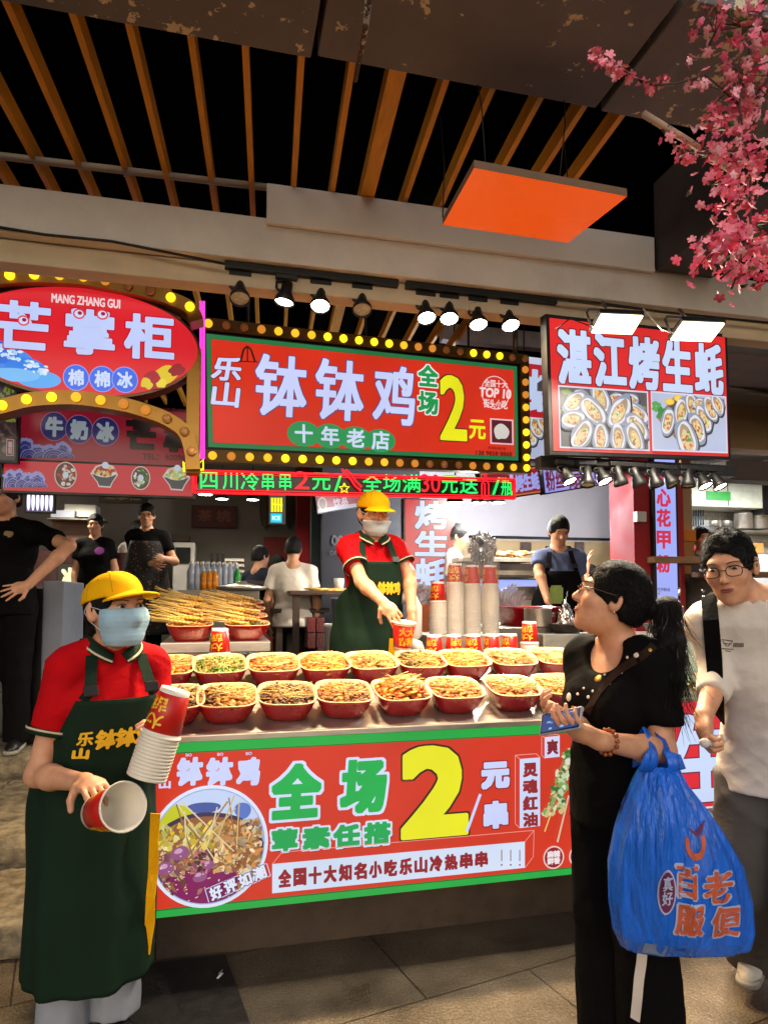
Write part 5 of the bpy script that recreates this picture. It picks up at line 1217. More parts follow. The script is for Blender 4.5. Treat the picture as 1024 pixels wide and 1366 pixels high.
c = onY(702, 832, 4.15); c.z = zst + .001; tub(c, .17, .2, .11, M['redplastic'], 'red_tub', 'red plastic tub on the stove counter behind the cups', 'tub')
mb = MB(); r = random.Random(6)
for i in range(60): p = c + Vector((r.uniform(-.12, .12), r.uniform(-.14, .14), .05 + r.uniform(0, .05))); mb.ball(p, (.025, .018, .012), 6, 5, col=lin(r.choice([(90, 40, 34), (130, 60, 40), (60, 34, 30)])))
mb.thing('tub_food', M['food'], 'dark red food lying in the red plastic tub', 'food', None, 'stuff')
def pot(c, r_, h, label, name='cooking_pot', m=None, lid=False):
    mb = MB(); mb.lathe([(.0, 0), (r_ * .96, 0), (r_, .01), (r_, h), (r_ * 1.05, h + .004), (r_ * .97, h + .004), (r_ * .95, .02), (0, .02)], 28, T(c))
    if lid: mb.lathe([(r_ * 1.02, h + .006), (r_ * .8, h + .03), (r_ * .1, h + .04), (r_ * .1, h + .06), (0, h + .06)], 28, T(c))
    mb.tube([Vector(c) + Vector((r_, 0, h * .7)), Vector(c) + Vector((r_ + .03, 0, h * .75)), Vector(c) + Vector((r_ + .03, 0, h * .6)), Vector(c) + Vector((r_, 0, h * .6))], .006, 6)
    return mb.thing(name, m or M['steel'], label, 'pot')
c = onY(717, 832, 3.87); c.z = zst + .001; pot(c, .085, .11, 'steel pot on the stove just behind the upturned cup')
c = onY(708, 800, 4.9); c.z = onY(708, 800, 4.9).z; pot(c, .12, .1, 'steel pot behind the red plastic tub'); 
def foil_cone(px, py, Y, zb, label, bowl_label, s=1.):
    c = Vector((onY(px, py, Y).x, Y, zb))
    mb = MB(); mb.lathe([(0, 0), (.07 * s, .0), (.098 * s, .05 * s), (.102 * s, .055 * s), (.09 * s, .05 * s), (0, .03 * s)], 28, T(c)); mb.thing('clay_bowl', mat('dark_clay', (74, 68, 64), .5, .3, .3, 10), bowl_label, 'bowl', 'dark bowls under the foil parcels')
    h = .21 * s; S = Sdf(c + Vector((-.14, -.14, .02)), c + Vector((.14, .14, .3)), .007)
    S.add(rc(c + Vector((0, 0, .06)), c + Vector((.0, 0, h)), .068 * s, .012)); S.add(rc(c + Vector((.0, 0, h)), c + Vector((.012, .006, h + .045)), .011, .016), .01)
    q = np.random.default_rng(int(px)); K = q.normal(0, 1, (8, 3)) * 70; ph = q.uniform(0, 6, 8)
    S.warp(lambda x, y, z: sum(.011 * s * np.abs(np.sin(K[i, 0] * x + K[i, 1] * y + .4 * K[i, 2] * z + ph[i])) for i in range(8)) * .55 - .02)
    me = S.mesh('foil_parcel', M['foil'], smooth=0); me.polygons.foreach_set('use_smooth', [False] * len(me.polygons))
    tag(link('foil_parcel', me), label, 'foil parcel', 'foil parcels on the stoves')
foil_cone(755, 845, 3.70, za + .001, 'tall crumpled foil parcel beside the ponytailed woman\'s face', 'dark bowl under the foil parcel beside the woman\'s face', 1.0)
zs = onY(930, 846, 3.3).z + .001
for px, l in ((880, 'left'), (905, 'middle'), (938, 'right')): foil_cone(px, 846, 3.45, zs, 'crumpled foil parcel on the side counter, the %s of three' % l, 'dark bowl on the side counter, the %s of three' % l, .95)
# hand-on-face diner's table, bottle
c = onY(786, 768, 6.2); MB().box(c.x - .35, c.x + .45, 6.0, 6.5, c.z - .03, c.z, bev=.006).thing('diner_table', M['whiteboard'], 'pale table before the diner covering his face', 'table')
c = onY(843, 764, 6.1); MB().lathe([(0, 0), (.06, 0), (.06, .2), (.045, .24), (.02, .27), (.02, .31), (0, .31)], 16, T(c)).thing('sauce_bottle', mat('yellow_bottle', (226, 176, 10), .35), 'tall yellow bottle on a shelf beside the red pillar', 'bottle')
bgbox('condiment_shelf', M['steel_dull'], 'small shelf holding the yellow bottle', 'shelf', 818, 765, 868, 772, 6.0, .3, .003)
for i, (x, col) in enumerate(((832, (180, 150, 130)), (854, (150, 60, 40)))): 
    c = onY(x, 764, 6.1); MB().lathe([(0, 0), (.045, 0), (.045, .1), (.03, .13), (0, .13)], 14, T(c)).thing('spice_jar', mat('spice_jar_%s' % 'ab'[i], col, .3), 'small %s jar beside the yellow bottle' % ('pale' if i == 0 else 'reddish'), 'jar')
# kitchen beyond the young man
tile = mat('white_wall_tiles', (186, 186, 176), .25, 0, .05)
nt = tile.node_tree; br = nt.nodes.new('ShaderNodeTexBrick'); br.inputs['Scale'].default_value = 6; br.inputs['Color1'].default_value = lin((190, 188, 178)); br.inputs['Color2'].default_value = lin((178, 176, 166)); br.inputs['Mortar'].default_value = lin((120, 116, 108)); br.inputs['Mortar Size'].default_value = .012
tc_ = nt.nodes.new('ShaderNodeTexCoord'); mp_ = nt.nodes.new('ShaderNodeMapping'); mp_.inputs['Rotation'].default_value = (R(90), 0, 0); nt.links.new(tc_.outputs['Object'], mp_.inputs['Vector']); nt.links.new(mp_.outputs[0], br.inputs['Vector']); nt.links.new(br.outputs['Color'], _bsdf(tile).inputs['Base Color'])
X0 = onY(914, 700, 6.6).x
MB().box(X0, 6.88, 6.6, 6.7, .45, 3.2).thing('kitchen_wall', tile, 'white tiled kitchen wall at the right', 'wall')
kc = empty('wall_cabinet', onY(970, 678, 6.2), 'white wall cabinet with a green sticker in the kitchen', 'cabinet')
X0, X1, Y0, Y1, Z0, Z1 = boxY(922, 632, 1016, 678, 6.2, .38); MB().box(X0, X1, Y0, Y1, Z0, Z1, bev=.004).build('cabinet_body', mat('cream_cabinet', (196, 196, 176), .4), kc)
for f in (.5,): MB().box(X0 + (X1 - X0) * f - .004, X0 + (X1 - X0) * f + .004, Y0 - .004, Y0, Z0 + .01, Z1 - .01).build('door_gap', M['black_metal'], kc)
a, b = onY(942, 655, 6.19), onY(974, 668, 6.19); MB().box(a.x, b.x, 6.19, 6.197, b.z, a.z).build('sticker', mat('green_sticker', (50, 150, 60), .4), kc)
bgbox('wall_cabinet', M['black_metal'], 'dark upper cabinet at the right edge of the kitchen', 'cabinet', 1016, 632, 1060, 686, 6.2, .38, .004)
bgbox('kitchen_shelf', M['steel'], 'steel wall shelf holding steel pots in the kitchen', 'shelf', 955, 706, 1060, 711, 6.3, .28, .003)
for i, x in enumerate((991, 1012)): c = onY(x, 706, 6.42); pot(c, .095, .17, 'tall lidded steel pot on the kitchen shelf, the %s one' % ('left' if i == 0 else 'right'), 'stock_pot', lid=True)
for i, x in enumerate((952, 968)): c = onY(x, 702, 6.42); MB().lathe([(0, 0), (.05, 0), (.055, .06), (.05, .065), (0, .06)], 16, T(c)).thing('steel_cup', M['steel'], 'small steel cup hung beside the stock pots, the %s one' % ('left' if i == 0 else 'right'), 'cup')
for i in range(7): 
    x = 918 + i * 3.2; MB().tube([onY(x, 680, 6.5), onY(x, 702, 6.5)], .008, 6).thing('ladle', mat('dark_ladle', (40, 60, 70), .4), 'dark utensil hanging in the row on the tiled wall', 'utensil', 'utensils hung on the tiled wall')
X0, X1, Y0, Y1, Z0, Z1 = boxY(905, 738, 1060, 765, 5.9, .6); MB().box(X0, X1, Y0, Y1, .45, Z1, bev=.006).thing('kitchen_counter', M['white_plastic'], 'white kitchen counter behind the young man', 'counter')
for i, (x0, y0, x1, c_, l) in enumerate(((928, 712, 950, (196, 60, 60), 'red and white'), (952, 716, 962, (206, 196, 180), 'pale'), (964, 714, 976, (196, 196, 190), 'white'), (1000, 724, 1018, (190, 120, 60), 'orange'))): bgbox('food_packet', mat('packet_%s' % 'abcd'[i], c_, .5), '%s packet standing on the kitchen counter' % l, 'packet', x0, y0, x1, 738, 6.1, .12, .006)
bgbox('wooden_shelf', mat('worn_wooden_shelf', (140, 104, 70), .6, 0, .25, 8, stretch=(1, 8, 8)), 'worn wooden serving shelf before the kitchen', 'shelf', 872, 742, 960, 752, 4.7, .3, .004)
bgbox('wooden_shelf', mat('dark_wooden_shelf', (110, 80, 54), .6, 0, .25, 8, stretch=(1, 8, 8)), 'lower wooden board at the far right of the kitchen', 'shelf', 955, 762, 1080, 770, 4.7, .3, .004)
bgbox('cardboard_box', mat('brown_cardboard', (150, 104, 60), .8), 'brown cardboard box left of the young man\'s head', 'box', 902, 722, 926, 766, 5.2, .3, .004)
bgbox('cardboard_box', mat('orange_cardboard', (186, 112, 30), .8), 'orange box on top of the brown cardboard box', 'box', 906, 706, 928, 722, 5.2, .3, .004)
bgbox('red_cabinet', M['red_paint'], 'dark red cabinet between the pillar and the cardboard boxes', 'cabinet', 897, 640, 912, 800, 5.16, .3, .004, z0=.45)
bgbox('beige_column', M['beige_wall'], 'beige wall column right of the red pillar', 'column', 908, 610, 923, 800, 5.3, .3, .004, z0=.45)
# upper right soffits
bgbox('soffit_wall', M['beige_wall'], 'beige soffit wall right of the oyster sign', 'wall', 890, 528, 1120, 606, 4.6, .2, .01)
bgbox('soffit_beam', M['darkwood'], 'dark timber beam right of the row of spotlights', 'beam', 968, 612, 1120, 646, 3.6, .15, .006)
bgbox('white_soffit', mat('white_soffit', (190, 190, 214), .7), 'pale soffit panel above the rear oyster sign', 'panel', 590, 430, 736, 466, 5.6, .1, .006)
MB().tube([onY(960, 515, 4.2), onY(1050, 530, 4.2)], .022, 8).thing('duct_pipe', M['steel_dull'], 'grey duct pipe under the ceiling at the right', 'pipe')
gc = MB(); gc.box(2.3, 6, 3.6, 8, 3.0, 3.06); gc.thing('ceiling_panel', mat('grey_ceiling_panel', (120, 112, 106), .8), 'grey ceiling panel over the oyster shop at the right', 'ceiling')
lamp_ = empty('tube_light', onY(985, 632, 5.5), 'long white tube light over the kitchen', 'tube light'); MB().tube([onY(905, 634, 5.5), onY(1060, 631, 5.5)], .02, 8).build('tube', glow('white_tube', (240, 245, 255), 14), lamp_); MB().box(onY(900, 634, 5.5).x, onY(1064, 631, 5.5).x, 5.48, 5.55, lamp_.location.z + .022, lamp_.location.z + .06).build('fitting', M['white_plastic'], lamp_); lamp('tube_glow', 'AREA', lamp_.location + Vector((.2, 0, -.05)), 42, (.9, .95, 1.), (0, .15, -1), lamp_, shape='RECTANGLE', size=1.2, size_y=.06)
# side post between the signs
MB().tube([P(687, 440, 4.75), P(687, 478, 4.75)], .02, 8).thing('sign_post', M['steel_dull'], 'grey upright rod at the right end of the marquee sign', 'rod')

# ======== left: mango ice shop and dining room
bgbox('fridge', M['grey_plastic'], 'pale grey cooler side beside the man with his hand on his hip', 'cooler', 58, 775, 83, 1000, 5.0, .7, .008, z0=.45)
bgbox('fridge', M['black_metal'], 'black cooler door between the man and the grey cooler side', 'cooler', 36, 785, 57, 1000, 5.05, .6, .006, z0=.45)
bgbox('ice_counter', mat('dark_red_counter', (70, 16, 20), .45, 0, .2), 'dark red counter of the mango ice shop', 'counter', 20, 735, 200, 900, 7.7, .4, .006, z0=.721)
BL = YB(78, 752, 121, 792, 7.6); slt = sign(BL, 'lit_menu', 'small dark box with glowing cream calligraphy beside the yellow cap', 'sign', depth=.04); pl = Print(BL); pl.box(0, -BL.h, BL.w, 0, (24, 20, 18)); pl.ptext('冰', 82, 757, 101, 785, (255, 236, 180), .012); pl.ptext('室', 104, 757, 118, 775, (255, 236, 180), .010); pl.box(.02, -BL.h, BL.w - .05, -BL.h + .03, (255, 240, 200)); pl.build('lit_face', glow('calligraphy_print', None, 1.4, attr=True), slt)
BW = YB(36, 655, 72, 682, 6.4); sw = sign(BW, 'light_panel', 'panel of white upright light tubes above the ice counter', 'light panel', depth=.05); pw = Print(BW); pw.box(0, -BW.h, BW.w, 0, (70, 60, 90))
for i in range(6): pw.ell(BW.w * (i + .5) / 6, -BW.h / 2, BW.w * .066, BW.h * .46, (226, 226, 255))
pw.build('lit_face', glow('tube_print', None, 1.6, attr=True), sw)
bgbox('storage_box', M['white_plastic'], 'white storage box on the shelf above the ice counter', 'box', 86, 672, 128, 690, 8.0, .3, .006)
bgbox('storage_box', M['grey_plastic'], 'grey storage box left of the white one above the ice counter', 'box', 68, 680, 100, 691, 7.9, .3, .006)
bgbox('wall_shelf', M['steel_dull'], 'shelf holding two storage boxes above the ice counter', 'shelf', 62, 691, 140, 694, 7.9, .35, .003)
notice('menu_board', 'dull brown menu board with a pink picture behind the two women', 70, 695, 122, 728, 8.2, (110, 80, 60), (150, 100, 110), None, 3)
BP = YB(134, 653, 196, 669, 7.2); sp_ = sign(BP, 'name_plaque', 'dark green shop plaque with dull gold writing above the women', 'sign', depth=.03); pl = Print(BP); pl.box(0, -BP.h, BP.w, 0, (26, 36, 28)); pl.ptext('芒掌柜', 139, 655, 188, 667, (150, 140, 80), .004); pl.build('painted_face', M['ink'], sp_)
BR = YB(257, 675, 315, 702, 9.3); sr = sign(BR, 'wall_plaque', 'dark red wall plaque with faded characters on the pale wall', 'plaque', M['darkwood'], depth=.05); pl = Print(BR); pl.box(0, -BR.h, BR.w, 0, (96, 34, 30)); pl.ptext('茶 桃', 264, 680, 308, 696, (150, 90, 76), .006); pl.build('painted_face', M['ink'], sr)
BH = YB(359, 660, 381, 699, 8.8); sh = sign(BH, 'small_neon', 'small yellow and cyan neon sign on the dining room wall', 'neon sign', depth=.03); pl = Print(BH)
pl.box(0, -BH.h, BH.w, 0, (70, 66, 60))
for i in range(4): pl.pline([(363 + i * 4, 664), (363 + i * 4, 683)], .03, (255, 235, 40))
pl.pline([(362, 672), (377, 674)], .02, (255, 235, 40)); pl.pbox(361, 685, 376, 697, (30, 200, 235)); pl.ptext('ICE', 363, 688, 374, 694, (210, 250, 255), .004); pl.build('lit_face', glow('small_neon_print', None, 1.3, attr=True), sh)
for i, x in enumerate((355, 387)): MB().lathe([(0, -.28), (.06, -.2), (.085, 0), (.06, .2), (0, .28)], 12, T(onY(x, 680, 9.2)) @ Matrix.Diagonal((1, .3, 1, 1))).thing('wall_ornament', mat('dull_ornament_%s' % 'ab'[i], (90, 80, 60), .6), 'small leaf shaped wall ornament, %s of the small neon sign' % ('left' if i == 0 else 'right'), 'ornament')
bgbox('red_column', M['red_paint'], 'dark red column at the right of the dining room', 'column', 397, 560, 414, 800, 8.6, .2, .004, z0=.721)
bgbox('red_dado', mat('dull_red_dado', (150, 60, 50), .7), 'dull red lower wall behind the seated diners', 'panel', 352, 716, 398, 800, 9.3, .08, .004, z0=.721)
bgbox('dark_partition', mat('charcoal_partition', (58, 58, 64), .6, 0, .15), 'charcoal partition wall behind the middle worker', 'wall', 430, 560, 560, 800, 7.3, .1, .004, z0=.721)
bgbox('teal_column', mat('teal_column', (30, 60, 64), .5), 'dark teal column beside the charcoal partition', 'column', 416, 560, 430, 800, 7.5, .1, .004, z0=.721)
BG = YB(436, 690, 470, 760, 7.28); pg = Print(BG); pg.ptext('000', 442, 714, 466, 728, (110, 110, 116), .004); pg.ptext('DRINK', 440, 735, 466, 741, (100, 100, 106), .002); o = pg.mb.thing('wall_lettering', M['ink'], 'faint grey painted letters on the charcoal partition', 'lettering')
ov = empty('glass_cooler', onY(245, 782, 8.6), 'white glass fronted cooler behind the bottles', 'cooler'); X0, X1, Y0, Y1, Z0, Z1 = boxY(231, 723, 260, 784, 8.6, .6); MB().box(X0, X1, Y0, Y1, .721, Z1, bev=.02).build('cooler_body', M['white_plastic'], ov); a, b = onY(234, 730, 8.58), onY(254, 752, 8.58); MB().box(a.x, b.x, 8.58, 8.598, b.z, a.z).build('cooler_glass', mat('dark_glass', (40, 42, 40), .1), ov)
bgbox('wooden_crate', M['darkwood'], 'flat wooden crate on top of the glass cooler', 'crate', 229, 713, 252, 722, 8.7, .4, .004)
tb_ = boxY(236, 787, 346, 815, 6.1, .7); zt = tb_[5]
MB().box(tb_[0], tb_[1], 6.1, 6.9, .721, zt, bev=.006).thing('bottle_counter', M['steel_dull'], 'low steel counter carrying rows of drink bottles', 'counter')
def bottle(c, h, r_, m, label, group, cap_=(230, 230, 230)):
    mb = MB(); mb.lathe([(0, 0), (r_, .0), (r_, h * .35), (r_ * .93, h * .4), (r_, h * .46), (r_, h * .68), (r_ * .4, h * .86), (r_ * .36, h * .93)], 12, T(c), mi=0); mb.lathe([(r_ * .42, h * .92), (r_ * .42, h), (0, h)], 12, T(c), mi=1)
    return mb.thing('drink_bottle', [m, M['white_plastic']], label, 'bottle', group)
M['water'] = mat('clear_bottle', (176, 186, 205), .12, 0, .1, 30, alpha=.7); M['juice'] = mat('orange_juice', (206, 124, 20), .15, 0, .1); M['greenb'] = mat('green_bottle', (40, 150, 60), .12, 0, .1)
for rI in range(3):
    for i in range(9):
        x = 254 + i * 7.4 + rI * 1.5; Y = 6.75 - rI * .18
        c = onY(x, 780, Y); c.z = zt + .001
        if rI == 2 and i in (2, 3, 4): bottle(c, .19, .034, M['juice'], 'orange juice bottle at the front of the bottle rows', 'orange juice bottles')
        elif rI == 2 and i == 8: bottle(c, .22, .032, M['greenb'], 'single green drink bottle at the right of the bottle rows', None)
        elif rI == 2: continue
        else: bottle(c, .27, .034, M['water'], 'clear water bottle standing in the rows on the low counter', 'clear water bottles')
c = onY(322, 789, 6.2); c.z = zt + .001; MB().lathe([(.0, 0), (.2, .0), (.23, .03), (.2, .035), (.05, .06), (.05, .075), (0, .08)], 28, T(c)).thing('pot_lid', M['steel'], 'round steel lid lying on the low counter', 'lid')
# dining tables, benches, oddments
M['table'] = mat('dark_table_top', (66, 48, 38), .35, 0, .25, 8, stretch=(1, 8, 8))
def table(x, Y, zpx, w, d, label):
    c = onY(x, zpx, Y); mb = empty('dining_table', (c.x, Y + d / 2, .721), label, 'table'); MB().box(c.x - w / 2, c.x + w / 2, Y, Y + d, c.z - .04, c.z, bev=.006).build('table_top', M['table'], mb)
    for sx in (-1, 1):
        for y in (Y + .06, Y + d - .06): MB().box(c.x + sx * (w / 2 - .06) - .03, c.x + sx * (w / 2 - .06) + .03, y - .03, y + .03, .721, c.z - .041).build('leg', M['darkwood'], mb)
    return c
c1 = table(372, 6.9, 775, .7, .7, 'dark dining table beside the diner in a white shirt')
c2 = table(452, 6.2, 788, .9, .7, 'dark dining table behind the middle worker')
for i in range(12): 
    a = onY(430 + i * 3.2, 787, 6.3); a.z = c2.z + .003 + (i % 4) * .006; MB().tube([a, a + Vector((random.uniform(-.25, -.1), random.uniform(.1, .3), .004))], .004, 5).thing('chopstick', M['stick'], 'bamboo chopstick scattered on the table behind the worker', 'chopstick', 'chopsticks on the dining table')
MB().lathe([(0, 0), (.045, 0), (.05, .12), (.04, .12), (0, .1)], 14, T(Vector((onY(452, 780, 6.4).x, 6.4, c2.z + .001)))).thing('chopstick_holder', M['white_plastic'], 'white chopstick holder on the table behind the worker', 'holder')
def bench(x0, x1, y, Y, label):
    a, b = onY(x0, y, Y), onY(x1, y, Y); e = empty('bench', ((a.x + b.x) / 2, Y + .15, .721), label, 'bench'); MB().box(a.x, b.x, Y, Y + .3, a.z - .04, a.z, bev=.006).build('seat', M['darkwood'], e)
    for x in (a.x + .08, b.x - .08): MB().box(x - .03, x + .03, Y + .03, Y + .27, .721, a.z - .041).build('leg', M['darkwood'], e)
bench(362, 440, 812, 6.5, 'long dark bench under the diner in a white shirt')
for i, (x, w, h) in enumerate(((281, 3, 26), (289, 3, 24), (296, 3, 22))): bgbox('chair_post', M['black_metal'], 'thin dark upright chair post, %s of three beyond the bottles' % nm[i], 'chair post', x, 738, x + w, 790, 8.3 + .1 * i, .05, .003, group='dark chair posts')
for i, y in enumerate((745, 752, 760)): bgbox('stacked_tray', M['whiteboard'], 'pale tray edge in the pile beyond the bottles, %s from the top' % nm[i], 'tray', 300, y, 326, y + 4, 8.4, .4, .003, group='trays piled beyond the bottles')
def bucket(x, y0, y1, Y, w, label, m):
    c = onY(x, y1, Y); s_ = (onY(x + w, y1, Y) - c).length; h = onY(x, y0, Y).z - c.z
    MB().lathe([(0, 0), (s_ * .82, 0), (s_, h * .9), (s_ * 1.06, h * .9), (s_ * 1.06, h), (s_ * .95, h), (s_ * .8, .02), (0, .02)], 24, T(c)).thing('bucket', m, label, 'bucket')
bucket(442, 832, 878, 5.0, 10, 'white plastic bucket beside the middle worker\'s apron', M['white_plastic'])
bucket(452, 797, 828, 6.0, 10, 'grey plastic bin behind the worker under the table', M['grey_plastic'])
for i in range(4):
    x, y = 410 + (i % 2) * 12, 824 + (i // 2) * 21; bgbox('bottle_pack', mat('red_bottle_pack_%s' % 'abcd'[i], (96 - i * 8, 40, 40), .3, 0, .5, 50), 'shrink wrapped pack of red drink bottles, %s of the pile under the bench' % ('top left', 'top right', 'lower left', 'lower right')[i], 'bottle pack', x, y, x + 11, y + 20, 6.0, .2, .01, group='packs of bottles under the bench')
# ================================================================ people
M['skin'] = mat('skin', (206, 150, 118), .48, 0, .10, 40, .12, 420, sub=.12, attr=True)
M['hair'] = mat('black_hair', (13, 10, 9), .55, 0, .5, 30, .6, 70, stretch=(7, 7, 1), spec=.2)
M['eye'] = mat('eyeball', (220, 214, 206), .15, 0, .0, attr=True)
M['lips'] = mat('lip_skin', (150, 78, 70), .4, 0, .1, 60, sub=.05); M['mouthdark'] = mat('mouth_shadow_skin', (60, 24, 20), .7); M['tooth'] = mat('tooth_enamel', (214, 206, 190), .25)
M['brow'] = mat('eyebrow_hair', (28, 20, 17), .7)
M['mask'] = mat('blue_surgical_mask', (150, 186, 206), .8, 0, .05, 20, .12, 60, stretch=(1, 1, 6))
M['mask_w'] = mat('white_surgical_mask', (176, 188, 194), .8, 0, .04)
def cloth(name, col, var=.12, rough=.85, bump=.9, sc=11): return mat(name, col, rough, 0, var, 6, bump, sc, spec=.08)
M['red_cloth'] = cloth('red_polo_cloth', (186, 14, 22)); M['green_cloth'] = cloth('dark_green_apron_cloth', (24, 42, 31), .1, .7, .45, 9)
M['black_cloth'] = cloth('black_cloth', (12, 11, 12)); M['white_cloth'] = cloth('white_cotton', (214, 204, 194), .05); M['grey_cloth'] = cloth('grey_trouser_cloth', (86, 82, 79))
M['yellow_cap'] = cloth('yellow_cap_cloth', (232, 172, 12), .08, .8, .2, 20); M['yellow_tie'] = cloth('yellow_tie_cloth', (236, 170, 14), .08)
M['cap_seam'] = cloth('cap_seam_thread', (176, 122, 10)); M['blue_cloth'] = cloth('blue_grey_shirt', (88, 98, 132)); M['collar'] = cloth('green_collar_rib', (28, 46, 32), .1, .8, .3, 30); M['collar_line'] = cloth('cream_collar_stripe', (206, 190, 160), .05)
M['shoe_w'] = mat('white_trainer', (214, 206, 192), .5, 0, .06); M['shoe_k'] = mat('black_shoe', (18, 17, 17), .45, 0, .1); M['sole'] = mat('shoe_sole', (150, 144, 136), .7, 0, .1)
M['yprint'] = cloth('yellow_cloth_print', (236, 190, 50), .1, .7, .1)
def inter(a, b):
    return (lambda x, y, z: np.maximum(a[0](x, y, z), b[0](x, y, z))), a[1], a[2]
def wr(amp, f, seed):
    q = np.random.default_rng(seed); K = q.normal(0, 1, (6, 3)) * f; ph = q.uniform(0, 6.28, 6)
    return lambda x, y, z: amp * sum(np.sin(K[i, 0] * x + K[i, 1] * y + K[i, 2] * .55 * z + ph[i]) for i in range(6)) / 2.2
def creases(amp, f, seed):
    """ridged drag folds running mostly across and down the cloth"""
    q = np.random.default_rng(seed); K = q.normal(0, 1, (4, 3)) * np.array([.75, .75, 1.]) * f; ph = q.uniform(0, 6.28, 4); Wk = q.normal(0, 1, (3, 3)) * f * .35
    def g(x, y, z):
        w = sum(np.sin(Wk[i, 0] * x + Wk[i, 1] * y + Wk[i, 2] * z + i) for i in range(3)) * 1.1
        r = 0
        for i in range(4):
            a = np.abs(np.sin(K[i, 0] * x + K[i, 1] * y + K[i, 2] * z + ph[i] + w)); m = np.clip(.5 + .5 * np.sin(Wk[i % 3, 1] * x + Wk[i % 3, 2] * y + Wk[i % 3, 0] * z + 2 * i), 0, 1)
            r = r + m * (.45 - (1 - a) ** 2.2)
        return amp * .6 * r
    return g
def unit(v): v = np.array(v, float); return v / max(np.linalg.norm(v), 1e-9)
def ik(S, W, l1, l2, pole):
    S, W = np.array(S, float), np.array(W, float); d = W - S; L_ = np.linalg.norm(d)
    if L_ > (l1 + l2) * .995: W = S + d / L_ * (l1 + l2) * .995; d = W - S; L_ = np.linalg.norm(d)
    a = (l1 * l1 - l2 * l2 + L_ * L_) / (2 * L_); hgt = math.sqrt(max(l1 * l1 - a * a, 0)); u = d / L_
    p = np.array(pole, float) - S; p = unit(p - u * (p @ u)); return S + u * a + p * hgt, W
SKIN = lin((208, 152, 118))
class Fig:
    """one person. local frame: +y where the chest faces, +x the person's right, z up from the feet"""
    def __init__(s, label, base, a, h, fem=True, b=1., lean=(0, 0), head=(0, 0, 0), hoff=(0, 0, 0), Rw=None, Lw=None, Rp=None, Lp=None, sit=0., group=None, fine=True, sho=None, legs=None, hs=None, Re=None, Le=None):
        s.s = h / 1.7; s.b = b; s.fem = fem; s.fine = fine; s.sit = sit; S = s.s
        d = -FH * math.cos(R(a)) + RGT * math.sin(R(a)); rz = math.atan2(-d.x, d.y)
        s.root = empty('person', base, label, 'person', group, rz); s.W = T(base) @ Rz(rz); s.Wi = s.W.inverted()
        s.lean = np.array([lean[0], lean[1]]); s.dz = -sit
        s.shz = 1.37 * S - sit; sw = (sho or (.142 if fem else .166)) * S * (1 + (b - 1) * .5)
        ox, oy = s.off(s.shz)
        s.S = [V3(sw + ox, oy, s.shz), V3(-sw + ox, oy, s.shz)]           # right, left
        s.nb = V3(ox, oy - .01 * S, 1.44 * S - sit)
        hc = V3(ox + hoff[0], oy + .035 * S + hoff[1], 1.585 * S - sit + hoff[2]); s.hs = hs or (.45 + .55 * S)
        s.H = T(hc) @ Rz(R(head[0])) @ Rx(R(head[1])) @ Ry(R(head[2])) @ Matrix.Scale(s.hs, 4)
        l1, l2 = .285 * S, .245 * S; s.E = [None, None]; s.Wr = [None, None]; s.hd = [None, None]
        for i, (w, p, e) in enumerate(((Rw, Rp, Re), (Lw, Lp, Le))):
            sg = 1 if i == 0 else -1
            if w is None: w = s.S[i] + V3(sg * .06 * S, .05 * S, -.51 * S)
            elif isinstance(w, Vector): w = np.array(s.Wi @ w)
            else: w = np.array(w, float)
            if p is None: p = s.S[i] + V3(sg * .25, -.35, -.2)
            elif isinstance(p, Vector): p = np.array(s.Wi @ p)
            if e is not None: s.E[i] = np.array(s.Wi @ e) if isinstance(e, Vector) else np.array(e, float); s.Wr[i] = w
            else: s.E[i], s.Wr[i] = ik(s.S[i], w, l1, l2, p)
        s.hand = [None, None]; s.hands = []
        hz = .89 * S - sit; s.hip = hz
        if sit: s.leg = [[V3(sg * .085 * S, .0, hz), V3(sg * .11 * S, .40 * S, hz + .01), V3(sg * .11 * S, .41 * S, .08 * S)] for sg in (1, -1)]
        else:
            s.leg = [[V3(sg * .085 * S * b, 0, hz), V3(sg * .09 * S, .015, .47 * S), V3(sg * .09 * S, -.01, .075 * S)] for sg in (1, -1)]
            if legs: s.leg = legs(s)
        s.feet = [unit((.12, 1, 0)), unit((-.12, 1, 0))]
    def off(s, z):
        t = max(0., (z - (.9 * s.s - s.sit)) / (.48 * s.s)); return s.lean[0] * t, s.lean[1] * t
    def L(s, v): return np.array(s.Wi @ Vector(v))
    def torso(s, g=0., belly=1., neck=True):
        S, b, q = s.s, s.b, s.sit; o = lambda z: V3(*s.off(z * S - q), z * S - q); out = []
        def E_(z, rx, ry, rz, dy=0., dx=0.): out.append((el(o(z) + V3(dx * S, dy * S, 0), V3(rx * b * S + g, ry * b * S + g, rz * S + g)), .05))
        E_(.93, .160 if s.fem else .15, .115, .13, -.012); E_(1.06, .135 if s.fem else .14, .10 * belly, .15, .01 * belly)
        E_(1.24, .145 if s.fem else .158, .108, .17)
        if s.fem:
            for k in (-1, 1): E_(1.225, .062, .055, .06, .085, .065 * k)
        out.append((rc(s.S[0] * .94 + o(1.385) * .06, s.S[1] * .94 + o(1.385) * .06, .052 * S + g), .04))
        for i in (0, 1): out.append((rc(s.nb, s.S[i], .05 * S + g * .6, .045 * S + g), .03))
        return out
    def arm(s, i, g=0., t=1.):
        S = s.s; b = .5 + .5 * s.b; e = s.S[i] + (s.E[i] - s.S[i]) * min(t, 1)
        out = [(rc(s.S[i], e, .046 * S * b + g, (.046 - .008 * min(t, 1)) * S * b + g), .03)]
        return out
